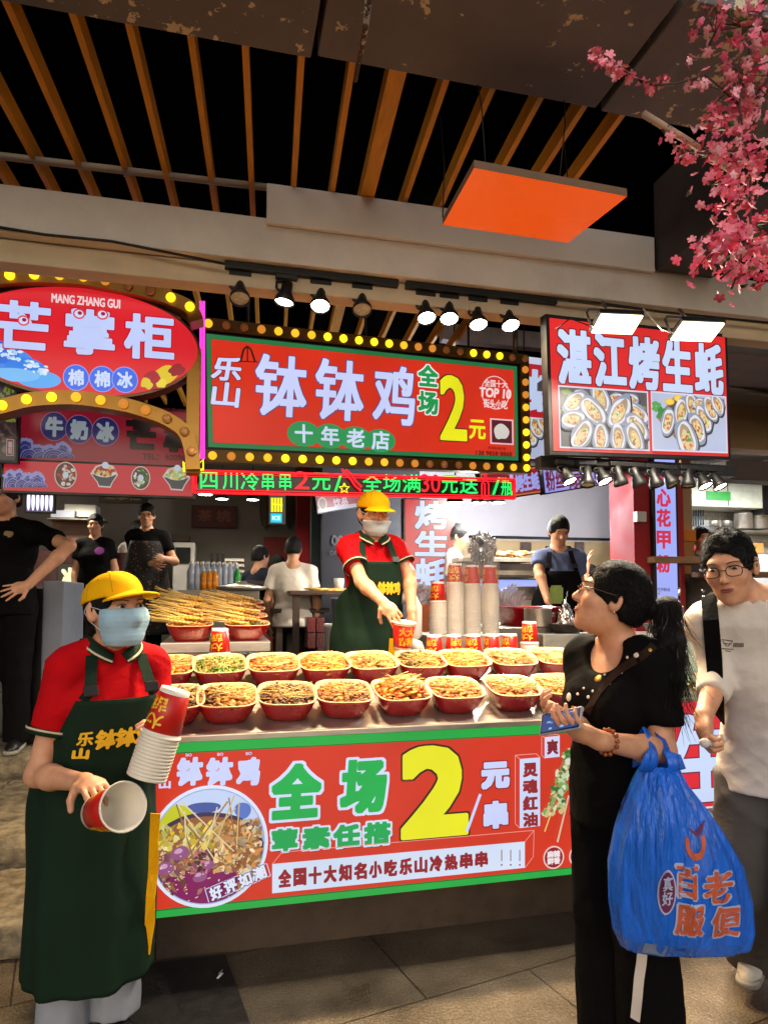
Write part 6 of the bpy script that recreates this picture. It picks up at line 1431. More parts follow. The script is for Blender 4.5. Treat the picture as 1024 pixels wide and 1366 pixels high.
    def foreparts(s, i):
        S = s.s; b = .6 + .4 * s.b; m = s.E[i] + (s.Wr[i] - s.E[i]) * .3
        return [(rc(s.E[i], m, .038 * S * b, .040 * S * b), .02), (rc(m, s.Wr[i], .040 * S * b, .0265 * S * b), .02)]
    def sethand(s, i, d, n, curl=.35, spread=.12, thumb=.4, sc=1., curls=None):
        """d: where fingers point, n: where the palm faces (local or world Vector)"""
        cv = lambda v: np.array((s.Wi.to_3x3() @ v)) if isinstance(v, Vector) else np.array(v, float)
        d = unit(cv(d)); n = cv(n); n = unit(n - d * (n @ d)); t = np.cross(d, n) * (1 if i == 0 else -1) * -1
        # thumb side: for a right hand with fingers up and palm forward the thumb points left
        s.hand[i] = (d, n, t, curls or [curl] * 4, spread, thumb, sc)
    def handprims(s, i):
        if s.hand[i] is None:
            d = unit(s.Wr[i] - s.E[i]); s.sethand(i, d, V3(-.9 if i == 0 else .9, .2, .1), .3)
        d, n, t, curls, spread, thumb, sc = s.hand[i]; k = .95 * s.hs * sc; W = s.Wr[i]; out = []
        Rm = np.stack([d, t, n], 1)
        out.append((rc(W, W + d * .05 * k, .025 * k, .027 * k), .015)); out.append((el(W + d * .055 * k, V3(.046, .041, .0165) * k, Rm), .012))
        for f, (w, L_, r) in enumerate(((.029, .072, .0088), (.0095, .080, .0090), (-.0105, .074, .0086), (-.029, .058, .0076))):
            p = W + (d * (.088 - .004 * abs(f - 1)) + t * w) * k; ang = curls[f] * .8; dd = d * math.cos(spread * (1 - f * .67)) + t * math.sin(spread * (1 - f * .67))
            for j, fr in enumerate((.45, .31, .24)):
                v = dd * math.cos(ang) + n * math.sin(ang); q = p + v * L_ * fr * k; out.append((rc(p, q, r * k * (1 - .1 * j), r * k * (.92 - .12 * j)), .004)); p = q; ang += curls[f]
        p = W + (d * .028 + t * .034) * k; v = unit(t * .75 + d * .65 + n * thumb); q = p + v * .04 * k; out.append((rc(W + (d * .02 + t * .015) * k, p, .017 * k, .0135 * k), .012)); out.append((rc(p, q, .0128 * k, .0108 * k), .006))
        v2 = unit(t * .35 + d * .9 + n * (thumb + .15)); out.append((rc(q, q + v2 * .03 * k, .0105 * k, .0085 * k), .004)); return out
    def headprims(s, jaw=1.):
        H = s.H; P_ = lambda pr: moved(pr, H); out = []
        A = lambda pr, k: out.append(('a', P_(pr), k * s.hs)); B = lambda pr, k: out.append(('s', P_(pr), k * s.hs))
        A(el((0, -.014, .025), (.073, .092, .09)), .02); A(el((0, .02, -.03), (.0585, .066, .082)), .02); A(el((0, .032, -.076), (.038 * jaw, .044, .034)), .022); A(el((0, .062, -.099), (.018, .015, .013)), .018)
        for k in (-1, 1): A(el((.036 * k, .054, -.022), (.023, .021, .022)), .018)
        A(el((0, .072, .03), (.046, .016, .012)), .02)
        for k in (-1, 1): B(el((.0315 * k, .1, .010), (.019, .020, .011)), .014)
        A(rc((0, .080, .014), (0, .1005, -.022), .0075, .0105), .012); A(el((0, .094, -.027), (.0155, .011, .008)), .008)
        A(el((0, .077, -.058), (.021, .0085, .012)), .010)
        for k in (-1, 1): A(el((.074 * k, -.012, -.004), (.010, .020, .033), Rz(.35 * k)), .008); B(el((.084 * k, -.006, -.002), (.007, .010, .018)), .006)
        return out
    def body(s, legs=True, vis=(1, 1)):
        S = s.s; pts = [s.S[0], s.S[1], *s.E, *s.Wr, s.nb, np.array(s.H.translation)] + [q for l in s.leg for q in l]
        pts = np.array(pts); lo, hi = pts.min(0) - .21, pts.max(0) + .21; lo[2] = max(lo[2], -.01)
        hc = np.array(s.H.translation); bx = [(hc - .125 * s.hs, hc + .135 * s.hs)]
        for i in (0, 1):
            if vis[i]:
                if s.hand[i] is None: s.handprims(i)
                d = s.hand[i][0]; c = s.Wr[i] + d * .07; bx.append((c - .11, c + .11))
        D = Sdf(lo, hi, .0125 if s.fine else .02, .0036 if s.fine else .008, bx)
        for pr, k in s.torso(): D.add(pr, k)
        D.add(rc(s.nb - V3(0, 0, .02), hc + np.array(s.H.to_3x3() @ Vector((0, -.018, -.05))), .056 * S, .05 * s.hs), .022)
        for i in (0, 1):
            for pr, k in s.arm(i) + s.foreparts(i): D.add(pr, k)
        if legs:
            for l in s.leg:
                D.add(rc(l[0], l[1], .078 * S * s.b, .052 * S), .04); D.add(rc(l[1], (l[1] * .65 + l[2] * .35), .05 * S, .052 * S), .03); D.add(rc(l[1] * .65 + l[2] * .35, l[2], .052 * S, .036 * S), .03); D.add(rc(l[2], l[2] - V3(0, 0, .04 * S), .036 * S, .034 * S), .03)
        for o_, pr, k in s.headprims(): (D.add if o_ == 'a' else D.sub)(pr, k)
        for i in (0, 1):
            for pr, k in s.handprims(i): D.add(pr, k)
        Hi = np.array(s.H.inverted())
        def col(vs):
            q = vs @ Hi[:3, :3].T + Hi[:3, 3]; c = np.tile(np.array(SKIN), (len(vs), 1))
            lip = np.exp(-((q[:, 0] / .02) ** 2 + ((q[:, 2] + .0575) / .008) ** 2) ** 2) * (q[:, 1] > .06) * .6; chk = np.exp(-(((np.abs(q[:, 0]) - .04) / .02) ** 2 + ((q[:, 2] + .03) / .022) ** 2)) * (q[:, 1] > .03) * .25
            c[:, :3] = c[:, :3] * (1 - lip[:, None] * np.array([.25, .52, .5])) * (1 - chk[:, None] * np.array([0, .25, .25])); return c
        s.bodyo = link('body', D.mesh('body', M['skin'], None, 1, col), s.root); return s
    def part(s, name, D, m, smooth=2): return link(name, D.mesh(name, m, None, smooth), s.root)
    def mbpart(s, name, mb, m, H=False):
        if H: mb.v = [tuple(s.H @ Vector(v)) for v in mb.v]
        return link(name, mb.mesh(name, m), s.root)
    def skin_at(s, x, z, off=0.):
        o = s.H @ Vector((x, .25, z)); d = (s.H.to_3x3() @ Vector((0, -1, 0))).normalized(); ok, loc, n, i = s.bodyo.ray_cast(o, d)
        return (s.H.inverted() @ loc) + Vector((0, off, 0)) if ok else Vector((x, .085, z))
    def mouth(s, smile=0., w=.0215, teeth=False):
        bpy.context.view_layer.update(); cz = -.0575; N = 13
        def curve(f, off): return [s.skin_at(x, cz + f(x / w) + smile * .007 * (abs(x) / w) ** 2, off) for x in [w * (2 * i / (N - 1) - 1) for i in range(N)]]
        op = .0035 if teeth else 0.
        up = curve(lambda t: .0032 * (1 - t * t) + .0012 * abs(t) * (1 - abs(t)) * 2 + op * (1 - t * t), .0002); lo = curve(lambda t: -.0040 * (1 - t * t) - op * (1 - t * t), .0004); mid = curve(lambda t: -.0003, .0012)
        prof = [max(.0004, 1 - (2 * i / (N - 1) - 1) ** 2) for i in range(N)]
        mb = MB(); mb.tube(up, [.0030 * math.sqrt(q) + .0004 for q in prof], 8); mb.tube(lo, [.0038 * math.sqrt(q) + .0004 for q in prof], 8); s.mbpart('lips', mb, M['lips'], True)
        if teeth: mb = MB(); mb.tube(curve(lambda t: .0008, .0008), [.0040 * math.sqrt(q) + .0003 for q in prof], 8); s.mbpart('teeth', mb, M['tooth'], True)
        else: mb = MB(); mb.tube(mid, [.0010 * math.sqrt(q) + .0002 for q in prof], 6); s.mbpart('mouth_line', mb, M['mouthdark'], True)
        for k in (-1, 1): mb = MB(); mb.ball(s.skin_at(.007 * k, -.0315, -.0012), (.0028, .002, .0018), 8, 6); s.mbpart('nostril', mb, M['mouthdark'], True)
        return s
    def face(s, gaze=(0, 0), open_=1.):
        for k in (-1, 1):
            c = Vector((.0315 * k, .0735, .0105)); mb = MB(); n, m_ = 20, 14; g = Vector((math.sin(R(gaze[0])), math.cos(R(gaze[0])), math.sin(R(gaze[1])))).normalized()
            mb.ball((0, 0, 0), (.0135, .0105, .0072 * open_), n, m_)
            vs = [Vector(v) for v in mb.v]; cols = []
            for v in vs:
                f = (Vector((v.x / .0135 * .0118, v.y / .0105 * .0118, v.z / .0072 * .0095)) - g * .0118); q = f.length
                cols.append(lin((12, 10, 10)) if q < .0048 else (lin((44, 26, 16)) if q < .0066 else lin((206, 198, 190))))
            mb.c = cols; mb.v = [tuple(v + c) for v in vs]; s.mbpart('eye', mb, M['eye'], True)
            lash = MB(); pts = []
            for i in range(9):
                t = math.pi * (i + .2) / 8.4; x = .0148 * math.cos(t); z = .0074 * open_ * math.sin(t); pts.append(c + Vector((x, .0085 * math.sqrt(max(0, 1 - (x / .017) ** 2)) + .0012, z + .0006)))
            lash.tube(pts, .0012, 5); s.mbpart('eyelashes', lash, M['brow'], True)
            br = MB(); pts = [Vector((.0315 * k + k * x, .0865 - 1.1 * x * x * 14 - (.003 if x > .01 else 0), .0285 + z)) for x, z in ((-.018, -.0015), (-.008, .0018), (.004, .0028), (.013, .001), (.02, -.003))]
            if s.fine: bpy.context.view_layer.update(); pts = [s.skin_at(p_.x, p_.z, .0006) for p_ in pts]
            br.tube(pts, [.0018, .003, .003, .0024, .001], 6, flat=.6); s.mbpart('eyebrow', br, M['brow'], True)
        return s
    def hairSDF(s, front=.062, low=-.02, side=.0, vol=.012, back=-.07, capped=False, wide=.2):
        c = np.array(s.H.translation); r = .17 * s.hs; D = Sdf(c - r, c + r, .0055 if s.fine else .009); P_ = lambda pr: moved(pr, s.H)
        D.add(P_(el((0, -.016, .032), (.073 + vol, .092 + vol, .09 + vol))), .01); D.add(P_(el((0, -.04, -.02), (.066 + vol * .7, .062 + vol, .07))), .03)
        D.sub(P_(el((0, .125, -.025), (.088 - side, .085, .03 + front))), .012); D.sub(P_(bxs((0, .06, -.10), (wide, .075 + side, .09), Rx(R(18)))), .015); D.sub(P_(bxs((0, 0, back - .1), (.2, .2, .1))), .01); D.warp(wr(.0011, 150, 9)); capped and D.sub(P_(bxs((0, 0, .150), (.3, .3, .1))))
        return D
    def shirt(s, m, g=.016, hem=.86, sl=.62, neck=.068, scoop=None, name='shirt', belly=1.05, seed=1, slg=.016, band=None, long=False):
        S = s.s; pts = np.array([s.S[0], s.S[1], *s.E, s.nb] + (list(s.Wr) if long else [])); lo, hi = pts.min(0) - .22, pts.max(0) + .2; lo[2] = hem * S - s.sit - .03
        D = Sdf(lo, hi, .008 if s.fine else .014)
        for pr, k in s.torso(g, belly): D.add(pr, k)
        z0 = hem * S - s.sit; ox, oy = s.off(z0 + .06)
        D.add(column(ox, oy - .005, [(z0, (.172 if s.fem else .168) * s.b * S + g, .125 * s.b * S + g, 0, 0), (z0 + .13, .150 * s.b * S + g, .112 * s.b * S + g, 0, .005), (z0 + .2, .13 * s.b * S + g, .1 * s.b * S + g, 0, .005)]), .05)
        for i in (0, 1):
            u = unit(s.E[i] - s.S[i]); Lu = np.linalg.norm(s.E[i] - s.S[i])
            if long:
                D.add(rc(s.S[i], s.E[i], .054 * S + slg, .042 * S + slg), .03); v = unit(s.Wr[i] - s.E[i]); lv = np.linalg.norm(s.Wr[i] - s.E[i])
                D.add(inter(rc(s.E[i], s.E[i] + v * lv * (sl + .1), .042 * S + slg, .038 * S + slg), half(v, v @ (s.E[i] + v * lv * sl))), .02)
            else: D.add(inter(rc(s.S[i], s.S[i] + u * Lu * (sl + .25), .049 * S * (.5 + .5 * s.b) + slg, .054 * S * (.5 + .5 * s.b) + slg), half(u, u @ (s.S[i] + u * Lu * sl))), .03)
        D.warp(wr(.005, 20, seed)); D.warp(creases(.0062, 30, seed + 1))
        D.keep(half((0, 0, -1), -z0))
        nk = s.nb + V3(0, .01, 0); D.sub(rc(nk - V3(0, .012, .0), nk + V3(0, .03, .2), neck * S, neck * S * 1.1), .006)
        if scoop: D.sub(el(nk + V3(0, scoop[0] * S, -scoop[1] * S), V3(scoop[2], .12, scoop[3]) * S), .01)
        s.shirto = s.part(name, D, m); return s
    def cuff(s, i, t, m, r=.0, w=.012, name='sleeve_band'):
        u = unit(s.E[i] - s.S[i]); Lu = np.linalg.norm(s.E[i] - s.S[i]); S = s.s; b = .5 + .5 * s.b
        A = T(s.S[i] + u * Lu * t) @ Vector(u).to_track_quat('Z', 'X').to_matrix().to_4x4(); r0 = .0555 * S * b + .0175 + r
        mb = MB(); mb.lathe([(r0 - .006, -w / 2), (r0, -w / 2), (r0, w / 2), (r0 - .006, w / 2)], 28, A); s.mbpart(name, mb, m); return s
    def trousers(s, m, g=.02, flare=.0, waist=1.0, name='trousers', ank=.09, seed=3):
        S = s.s; pts = np.array([q for l in s.leg for q in l]); lo, hi = pts.min(0) - .24, pts.max(0) + .2; lo[2] = .0; hi[2] = waist * S - s.sit + .03
        D = Sdf(lo, hi, .009 if s.fine else .014)
        for pr, k in s.torso(g * .7)[:2]: D.add(pr, k)
        for l in s.leg:
            D.add(rc(l[0], l[1], .082 * S * s.b + g, .056 * S + g + flare * .4), .04); e = l[2] + (l[1] - l[2]) * max(0, (ank - .075)) - V3(0, 0, .03)
            D.add(rc(l[1], e, .056 * S + g + flare * .4, .045 * S + g + flare), .02)
        D.warp(creases(.007, 20, seed)); D.keep(half((0, 0, 1), waist * S - s.sit)); D.keep(half((0, 0, -1), -ank * S)); s.part(name, D, m); return s
    def shoes(s, m, sole=True):
        for i in (0, 1):
            l = s.leg[i]; d = s.feet[i]; c = V3(l[2][0], l[2][1], l[2][2] - .075 * s.s); S = s.s; D = Sdf(c + V3(-.2, -.22, -.01), c + V3(.2, .3, .13), .006)
            D.add(rc(c - d * .05 * S + V3(0, 0, .042), c + d * .13 * S + V3(0, 0, .034), .042 * S, .036 * S), .02); D.add(rc(c - d * .04 * S + V3(0, 0, .05), c - d * .03 * S + V3(0, 0, .1), .045 * S, .042 * S), .02); D.add(rc(c + d * .13 * S + V3(0, 0, .03), c + d * .165 * S + V3(0, 0, .026), .036 * S, .026 * S), .02)
            D.keep(half((0, 0, -1), -.012)); o = s.part('shoe', D, m)
            if sole:
                D = Sdf(c + V3(-.2, -.22, -.01), c + V3(.2, .3, .05), .006); D.add(inter(rc(c - d * .06 * S + V3(0, 0, .016), c + d * .165 * S + V3(0, 0, .016), .05 * S, .042 * S), half((0, 0, 1), c[2] + .024)), .0); D.keep(half((0, 0, -1), -c[2] - .001)); s.part('shoe_sole', D, M['sole'])
        return s
    def sheet(s, name, m, rows, off=.0, thick=.002, nz=60, nt=44, folds=None, th0=0., lift=None):
        """apron cloth: rows of (z, rx, ry, half angle in degrees)"""
        S = s.s; Rw = np.array(sorted(rows)); s.rows = Rw
        def pt(th, z, o=0.):
            rx, ry = np.interp(z, Rw[:, 0], Rw[:, 1]) + o, np.interp(z, Rw[:, 0], Rw[:, 2]) + o
            ox, oy = s.off(z * S - s.sit); k = folds(th, z) if folds else 0
            return V3((rx + k) * math.sin(th) + ox, (ry + k) * math.cos(th) + oy, z * S - s.sit)
        s.pt = pt; mb = MB(); vs = []
        for j in range(nz + 1):
            z = Rw[0, 0] + (Rw[-1, 0] - Rw[0, 0]) * j / nz; hm = R(np.interp(z, Rw[:, 0], Rw[:, 3]))
            for i in range(nt + 1): vs.append(pt(th0 + hm * (2 * i / nt - 1), z, off))
        mb.add(vs, [(j * (nt + 1) + i, j * (nt + 1) + i + 1, (j + 1) * (nt + 1) + i + 1, (j + 1) * (nt + 1) + i) for j in range(nz) for i in range(nt)], smooth=True)
        o = s.mbpart(name, mb, m); md = o.modifiers.new('thickness', 'SOLIDIFY'); md.thickness = thick; md.offset = 1; return o
    def on_sheet(s, name, txt, th0, th1, z0, z1, m, off=.006, bold=.003, th=None, shear=0.):
        v, f = glyphs(txt, shear=shear); lo, hi = v.min(0), v.max(0); q = (v - lo) / (hi - lo); mb = MB(); rx = np.interp(z0, s.rows[:, 0], s.rows[:, 1])
        for k in range(7):
            dt, dz = (0, 0) if k == 6 else (bold / rx * math.cos(k * 1.047), bold * math.sin(k * 1.047)); mb.add([s.pt(th0 + (th1 - th0) * a + dt, z0 + (z1 - z0) * b_ + dz, off + .0001 * k) for a, b_ in q], f)
        return s.mbpart(name, mb, m)
    def cap(s, m, tilt=0):
        P_ = lambda pr: moved(pr, s.H @ Rx(R(tilt))); c = np.array(s.H.translation); r = .24 * s.hs; D = Sdf(c - r, c + r, .0045 if s.fine else .008)
        D.add(P_(el((0, -.016, .032), (.084, .105, .087))), .01); D.add(P_(el((0, .035, .055), (.060, .048, .050))), .03); D.sub(P_(bxs((0, 0, -.16), (.3, .3, .19))), .004)
        def vis(x, y, z):
            zz = .036 - 3.2 * x * x - .9 * np.maximum(y - .07, 0) ** 2 - .10 * np.maximum(y - .07, 0); return np.maximum(np.maximum(np.abs(z - zz) - .0035, np.sqrt((x / .080) ** 2 + ((y - .06) / .125) ** 2) * .09 - .09), .055 - y - .0 * x)
        D.add(P_((vis, V3(-.09, .05, -.03), V3(.09, .2, .06))), .006); D.add(P_(el((0, -.012, .121), (.008, .008, .005))), .003)
        o = s.part('cap', D, m, 1); bpy.context.view_layer.update(); A = s.H @ Rx(R(tilt)); mb = MB()
        for k in range(6):
            a = R(k * 60); pts = []
            for j in range(12):
                t = R(6 + 78 * j / 11); q = A @ (Vector((0, -.016, .03)) + Vector((math.cos(a) * math.sin(t), math.sin(a) * math.sin(t), math.cos(t))) * .3); d = (A @ Vector((0, -.016, .03))) - q; ok, loc, n, i = o.ray_cast(q, d.normalized())
                if ok: pts.append(loc)
            if len(pts) > 3: mb.tube(pts, .0011, 5)
        s.mbpart('cap_seam', mb, M['cap_seam']); mb = MB()
        for k in range(6):
            a = R(k * 60 + 30); q = A @ (Vector((0, -.016, .03)) + Vector((math.cos(a) * .75, math.sin(a) * .75, .66)) * .3); d = (A @ Vector((0, -.016, .03))) - q; ok, loc, n, i = o.ray_cast(q, d.normalized())
            if ok: mb.ball(loc, .0028, 7, 5)
        s.mbpart('cap_eyelet', mb, M['cap_seam']); return s
    def maskp(s, m, dz=0., low=False):
        P_ = lambda pr: moved(pr, s.H); c = np.array(s.H.translation); r = .17 * s.hs; D = Sdf(c - r, c + r, .0042 if s.fine else .008); g = .0075
        for gg, f in ((g + .002, D.add),):
            if low: f(P_(el((0, .035, -.085), (.056 + gg, .06 + gg, .05 + gg))), .01)
            else: f(P_(el((0, .024, -.03), (.0625 + gg, .0675 + gg, .083 + gg))), .02); f(P_(el((0, .035, -.08), (.050 + gg, .05 + gg, .036 + gg))), .02); f(P_(rc((0, .08, .012), (0, .098, -.024), .010 + gg, .013 + gg)), .02); [f(P_(el((.037 * k_, .054, -.028), (.027 + gg, .024 + gg, .028 + gg))), .02) for k_ in (-1, 1)]
        if low: D.keep(moved(bxs((0, .10, -.106), (.042, .08, .017)), s.H))
        else: D.keep(moved(bxs((0, .10, -.052 + dz), (.075, .085, .058 + dz * .5)), s.H)); P2 = lambda x, y, z: .0005 * np.sin(z * 420); D.warp(P2)
        s.part('face_mask', D, m, 1)
        if not low:
            for k in (-1, 1):
                mb = MB(); mb.tube([(.060 * k, .052, -.008), (.070 * k, .02, .004), (.083 * k, -.022, .016), (.086 * k, -.034, -.004), (.080 * k, -.02, -.026)], .0014, 5); mb.tube([(.052 * k, .058, -.088), (.068 * k, .02, -.058), (.080 * k, -.022, -.028)], .0014, 5); s.mbpart('ear_loop', mb, M['mask_w'], True)
        return s
    def glasses(s, m):
        mb = MB()
        for k in (-1, 1):
            pts = [Vector((.033 * k + .023 * math.copysign(abs(math.cos(t)) ** .7, math.cos(t)), .097 - .25 * abs(.033 * k + .023 * math.cos(t)) ** 1.5, .004 + .0165 * math.copysign(abs(math.sin(t)) ** .7, math.sin(t)))) for t in [2 * math.pi * i / 20 for i in range(21)]]
            mb.tube(pts, .0013, 6, cap=False); mb.tube([Vector((.056 * k, .092, .010)), Vector((.075 * k, .05, .012)), Vector((.082 * k, -.01, .012)), Vector((.080 * k, -.03, -.002))], .0016, 6)
        mb.tube([Vector((-.010, .098, .008)), Vector((0, .103, .010)), Vector((.010, .098, .008))], .0014, 6); s.mbpart('glasses', mb, m, True); return s
    def polo_collar(s):
        S = s.s; c = s.nb + V3(0, .008, .012)
        for nm_, m_, g, w in (('collar', M['collar'], 0, 1.), ('collar_stripe', M['collar_line'], .0022, .12)):
            for k in (-1, 1):
                mb = MB(); vs = []; N = 16
                for i in range(N + 1):
                    t = R(8 + 172 * i / N); f = max(0, 1 - i / 6)
                    top = c + V3(k * .060 * S * math.sin(t), .066 * S * math.cos(t), .014 * S - .05 * S * f - .012 * math.cos(t)); bot = c + V3(k * (.088 + .01 * f) * S * math.sin(t) + k * .012 * f, (.098 - .0 * f) * S * math.cos(t), -.028 * S - .055 * S * f)
                    if w < 1: top = bot + (top - bot) * .26; bot = bot + (top - bot) * .4
                    d = unit(V3(k * math.sin(t), math.cos(t), .8)) * (g + .021); vs += [top + d, bot + d]
                mb.add(vs, [(2 * i, 2 * i + 1, 2 * i + 3, 2 * i + 2) for i in range(N)], smooth=True); o = s.mbpart(nm_, mb, m_); md = o.modifiers.new('thickness', 'SOLIDIFY'); md.thickness = .003; md.offset = 0
        return s
    def strap(s, name, m, pts, w=.016, t=.003, buckle=None):
        """flat band through local points with outward normals"""
        mb = MB(); vs = []
        for i, (p, n) in enumerate(pts):
            a = np.array(pts[max(i - 1, 0)][0]); b_ = np.array(pts[min(i + 1, len(pts) - 1)][0]); d = unit(b_ - a); n = unit(n); sd_ = np.cross(d, n)
            p = np.array(p); vs += [p + sd_ * w, p - sd_ * w, p - sd_ * w + n * t, p + sd_ * w + n * t]
        N = len(pts); mb.add(vs, [(i * 4 + k, i * 4 + (k + 1) % 4, (i + 1) * 4 + (k + 1) % 4, (i + 1) * 4 + k) for i in range(N - 1) for k in range(4)] + [(0, 1, 2, 3), tuple((N - 1) * 4 + k for k in (3, 2, 1, 0))]); return s.mbpart(name, mb, m)

def strands(f, n, flow, length, r=.0007, lift=.0, seed=0, clump=5):
    """loose hair strands laid over the hair mass, following flow(local head point) and lifting off at the tip"""
    o = [c for c in f.root.children if c.name.startswith('hair') and not c.name.startswith('hair_')][0]; me = o.data; q = random.Random(seed); mb = MB(); Hi = f.H.inverted()
    for i in range(n):
        v = me.vertices[q.randrange(len(me.vertices))]; p = v.co.copy(); nrm = v.normal.copy(); L_ = length * q.uniform(.6, 1.2); pts = [p + nrm * .0005]; tw = Vector((q.gauss(0, .18), q.gauss(0, .18), q.gauss(0, .18)))
        for k in range(5):
            d = f.H.to_3x3() @ (Vector(flow(Hi @ p)) + tw); d = d - nrm * d.dot(nrm)
            if d.length < 1e-6: break
            p = p + d.normalized() * L_ / 5; ok, loc, n2, _ = o.closest_point_on_mesh(p)
            if ok: nrm = n2; p = loc.copy()
            pts.append(p + nrm * (.0012 + lift * ((k + 1) / 5) ** 1.5))
        if len(pts) > 2: mb.tube(pts, [r] * (len(pts) - 1) + [r * .3], 3, cap=False)
    return f.mbpart('hair_strands', mb, M['hair'])
def apron_straps(f, zb, xb, rows, m):
    """two straps from the bib top over the shoulders to the back"""
    S = f.s
    for k in (-1, 1):
        ox, oy = f.off(1.38 * S); q = f.pt(k * xb, zb, .006); pts = [(q, (0, 1, .2))]
        c = f.nb + V3(k * .085 * S, 0, 0)
        pts += [(V3(q[0] * .5 + (c[0]) * .5, q[1] * .72 + c[1] * .28 + .046, 1.30 * S - f.sit), (0, 1, .35)), (V3(c[0], c[1] + .078 * S, 1.41 * S - f.sit), (0, .8, .7)), (V3(c[0], c[1] + .0, 1.468 * S - f.sit), (0, 0, 1)), (V3(c[0], c[1] - .085 * S, 1.40 * S - f.sit), (0, -.9, .5)), (V3(c[0] * .6, c[1] - .15 * S, 1.22 * S - f.sit), (0, -1, .2)), (V3(0, c[1] - .16 * S, 1.05 * S - f.sit), (0, -1, 0))]
        f.strap('apron_strap', m, pts, .017, .003)
        b = pts[1][0]; mb = MB(); mb.box(-.021, .021, -.003, .006, -.016, .016, bev=.002, M=T(b + V3(0, .006, .002)) @ Rx(R(18))); f.mbpart('strap_buckle', mb, M['black_metal'])

# ---------------------------------------------------------------- near worker holding cups
F1 = Fig('masked worker in red polo, green apron and yellow cap, holding out a cup', Vector((-.40, 2.43, 0)), 38, 1.52, True, .99, lean=(-.015, .10), head=(16, 0, 2), hoff=(0, .015, -.01), hs=1.03,
         Rw=P(114, 1044, 1.90), Re=P(50, 1034, 2.04), Lw=P(222, 1000, 1.98), Le=P(206, 1010, 2.2))
cupA = (P(187, 1071, 1.66), P(130, 1084, 1.80))     # mouth centre, base centre
ax = (cupA[0] - cupA[1]).normalized()
F1.sethand(0, P(140, 1056, 1.77) - P(114, 1044, 1.90), Vector((.1, .15, -1)), curls=[.55, .6, .62, .64], thumb=.8, spread=.08)
F1.sethand(1, P(205, 955, 1.9) - P(222, 1000, 1.98), -RGT - FH * .8, curls=[.5, .52, .55, .6], thumb=.7)
F1.body(legs=True); F1.face((4, 2))
D = F1.hairSDF(.05, vol=.006, back=-.10, capped=True); F1.part('hair', D, M['hair'])
D = Sdf(np.array(F1.H @ Vector((-.08, -.2, -.2))) - .1, np.array(F1.H @ Vector((.08, .0, .05))) + .1, .006); D.add(moved(rc((0, -.08, -.03), (0, -.10, -.085), .045, .04), F1.H), .02); D.add(moved(rc((0, -.1, -.08), (0, -.085, -.15), .04, .028), F1.H), .02); F1.part('hair_bun', D, M['hair'])
F1.maskp(M['mask']); F1.cap(M['yellow_cap'], 12)
F1.shirt(M['red_cloth'], .018, .86, .62, .070, seed=5); F1.polo_collar()
for i in (0, 1): F1.cuff(i, .60, M['collar'], .002, .02); F1.cuff(i, .585, M['collar_line'], .0035, .006, 'sleeve_stripe')
F1.trousers(cloth('pale_jeans', (150, 154, 164)), .022, .02, 1.0, ank=.08)
F1.shoes(M['shoe_k'])
S1 = F1.s
fold1 = lambda th, z: .0035 * math.sin(21 * z + 4 * math.sin(3 * th)) * math.exp(-((z - .95) / .25) ** 2) + .012 * (1.05 - min(z, 1.05)) * (math.sin(7 * th + 1) + .7 * math.sin(12 * th + 2.2)) + .004 * math.sin(9 * z + 3 * th)
F1.sheet('apron', M['green_cloth'], [(.265, .186, .172, 112), (.5, .188, .172, 112), (.85, .186, .168, 112), (1.0, .180, .165, 110), (1.06, .178, .165, 88), (1.14, .176, .168, 58), (1.27, .160, .162, 46)], .012, .003, folds=fold1)
apron_straps(F1, 1.27, R(40), None, M['green_cloth'])
F1.on_sheet('apron_lettering', '钵钵鸡', R(20), R(-30), 1.105, 1.168, M['yprint'], .019, .0035, shear=.1); F1.on_sheet('apron_lettering', '乐', R(36), R(23), 1.12, 1.165, M['yprint'], .019, .002); F1.on_sheet('apron_lettering', '山', R(38), R(25), 1.075, 1.11, M['yprint'], .019, .003)
p0 = F1.L(P(208, 1085, 2.16)); p1 = F1.L(P(205, 1160, 2.17)); p2 = F1.L(P(200, 1230, 2.17)); p3 = F1.L(P(194, 1272, 2.18)); nn = (F1.Wi.to_3x3() @ (-FH)); nn = V3(*nn)
F1.strap('apron_tie', M['yellow_tie'], [(p0, nn), ((p0 + p1) / 2 + nn * .006, nn + V3(.5, 0, 0)), (p1, nn - V3(.4, 0, 0)), ((p1 + p2) / 2 + nn * .008, nn + V3(.4, 0, .1)), (p2, nn - V3(.5, 0, 0)), (p3, nn)], .016, .003)
# the cup she holds out and the stack under her other arm
def axisM(base, d, roll=0.): return T(base) @ Vector(d).normalized().to_track_quat('Z', 'Y').to_matrix().to_4x4() @ Rz(roll)
sc12 = Matrix.Scale(1.2, 4)
CM = axisM(cupA[1], ax); r_ = cup(CM, 'red printed cup tipped on its side in the near worker\'s right hand', None, 2.6); r_.scale = (1.22,) * 3
sb, stp = P(196, 1036, 1.80), P(231, 931, 1.83); up = (stp - sb).normalized()
SM = axisM(sb, up, .5); n_ = 12; k_ = 1.06
for i in range(n_):
    o = link('paper_cup', nest_me); o.matrix_world = SM @ Matrix.Scale(k_, 4) @ T(0, 0, HC_ + i * .0088) @ INV; tag(o, 'white rim of a paper cup nested in the stack in the near worker\'s arm', 'cup', 'cups nested in the stack in the near worker\'s arm')
r_ = cup(SM @ T(0, 0, k_ * (HC_ + n_ * .0088)) @ INV, 'red printed cup topping the tilted stack in the near worker\'s arm', None, -.5); r_.scale = (k_,) * 3

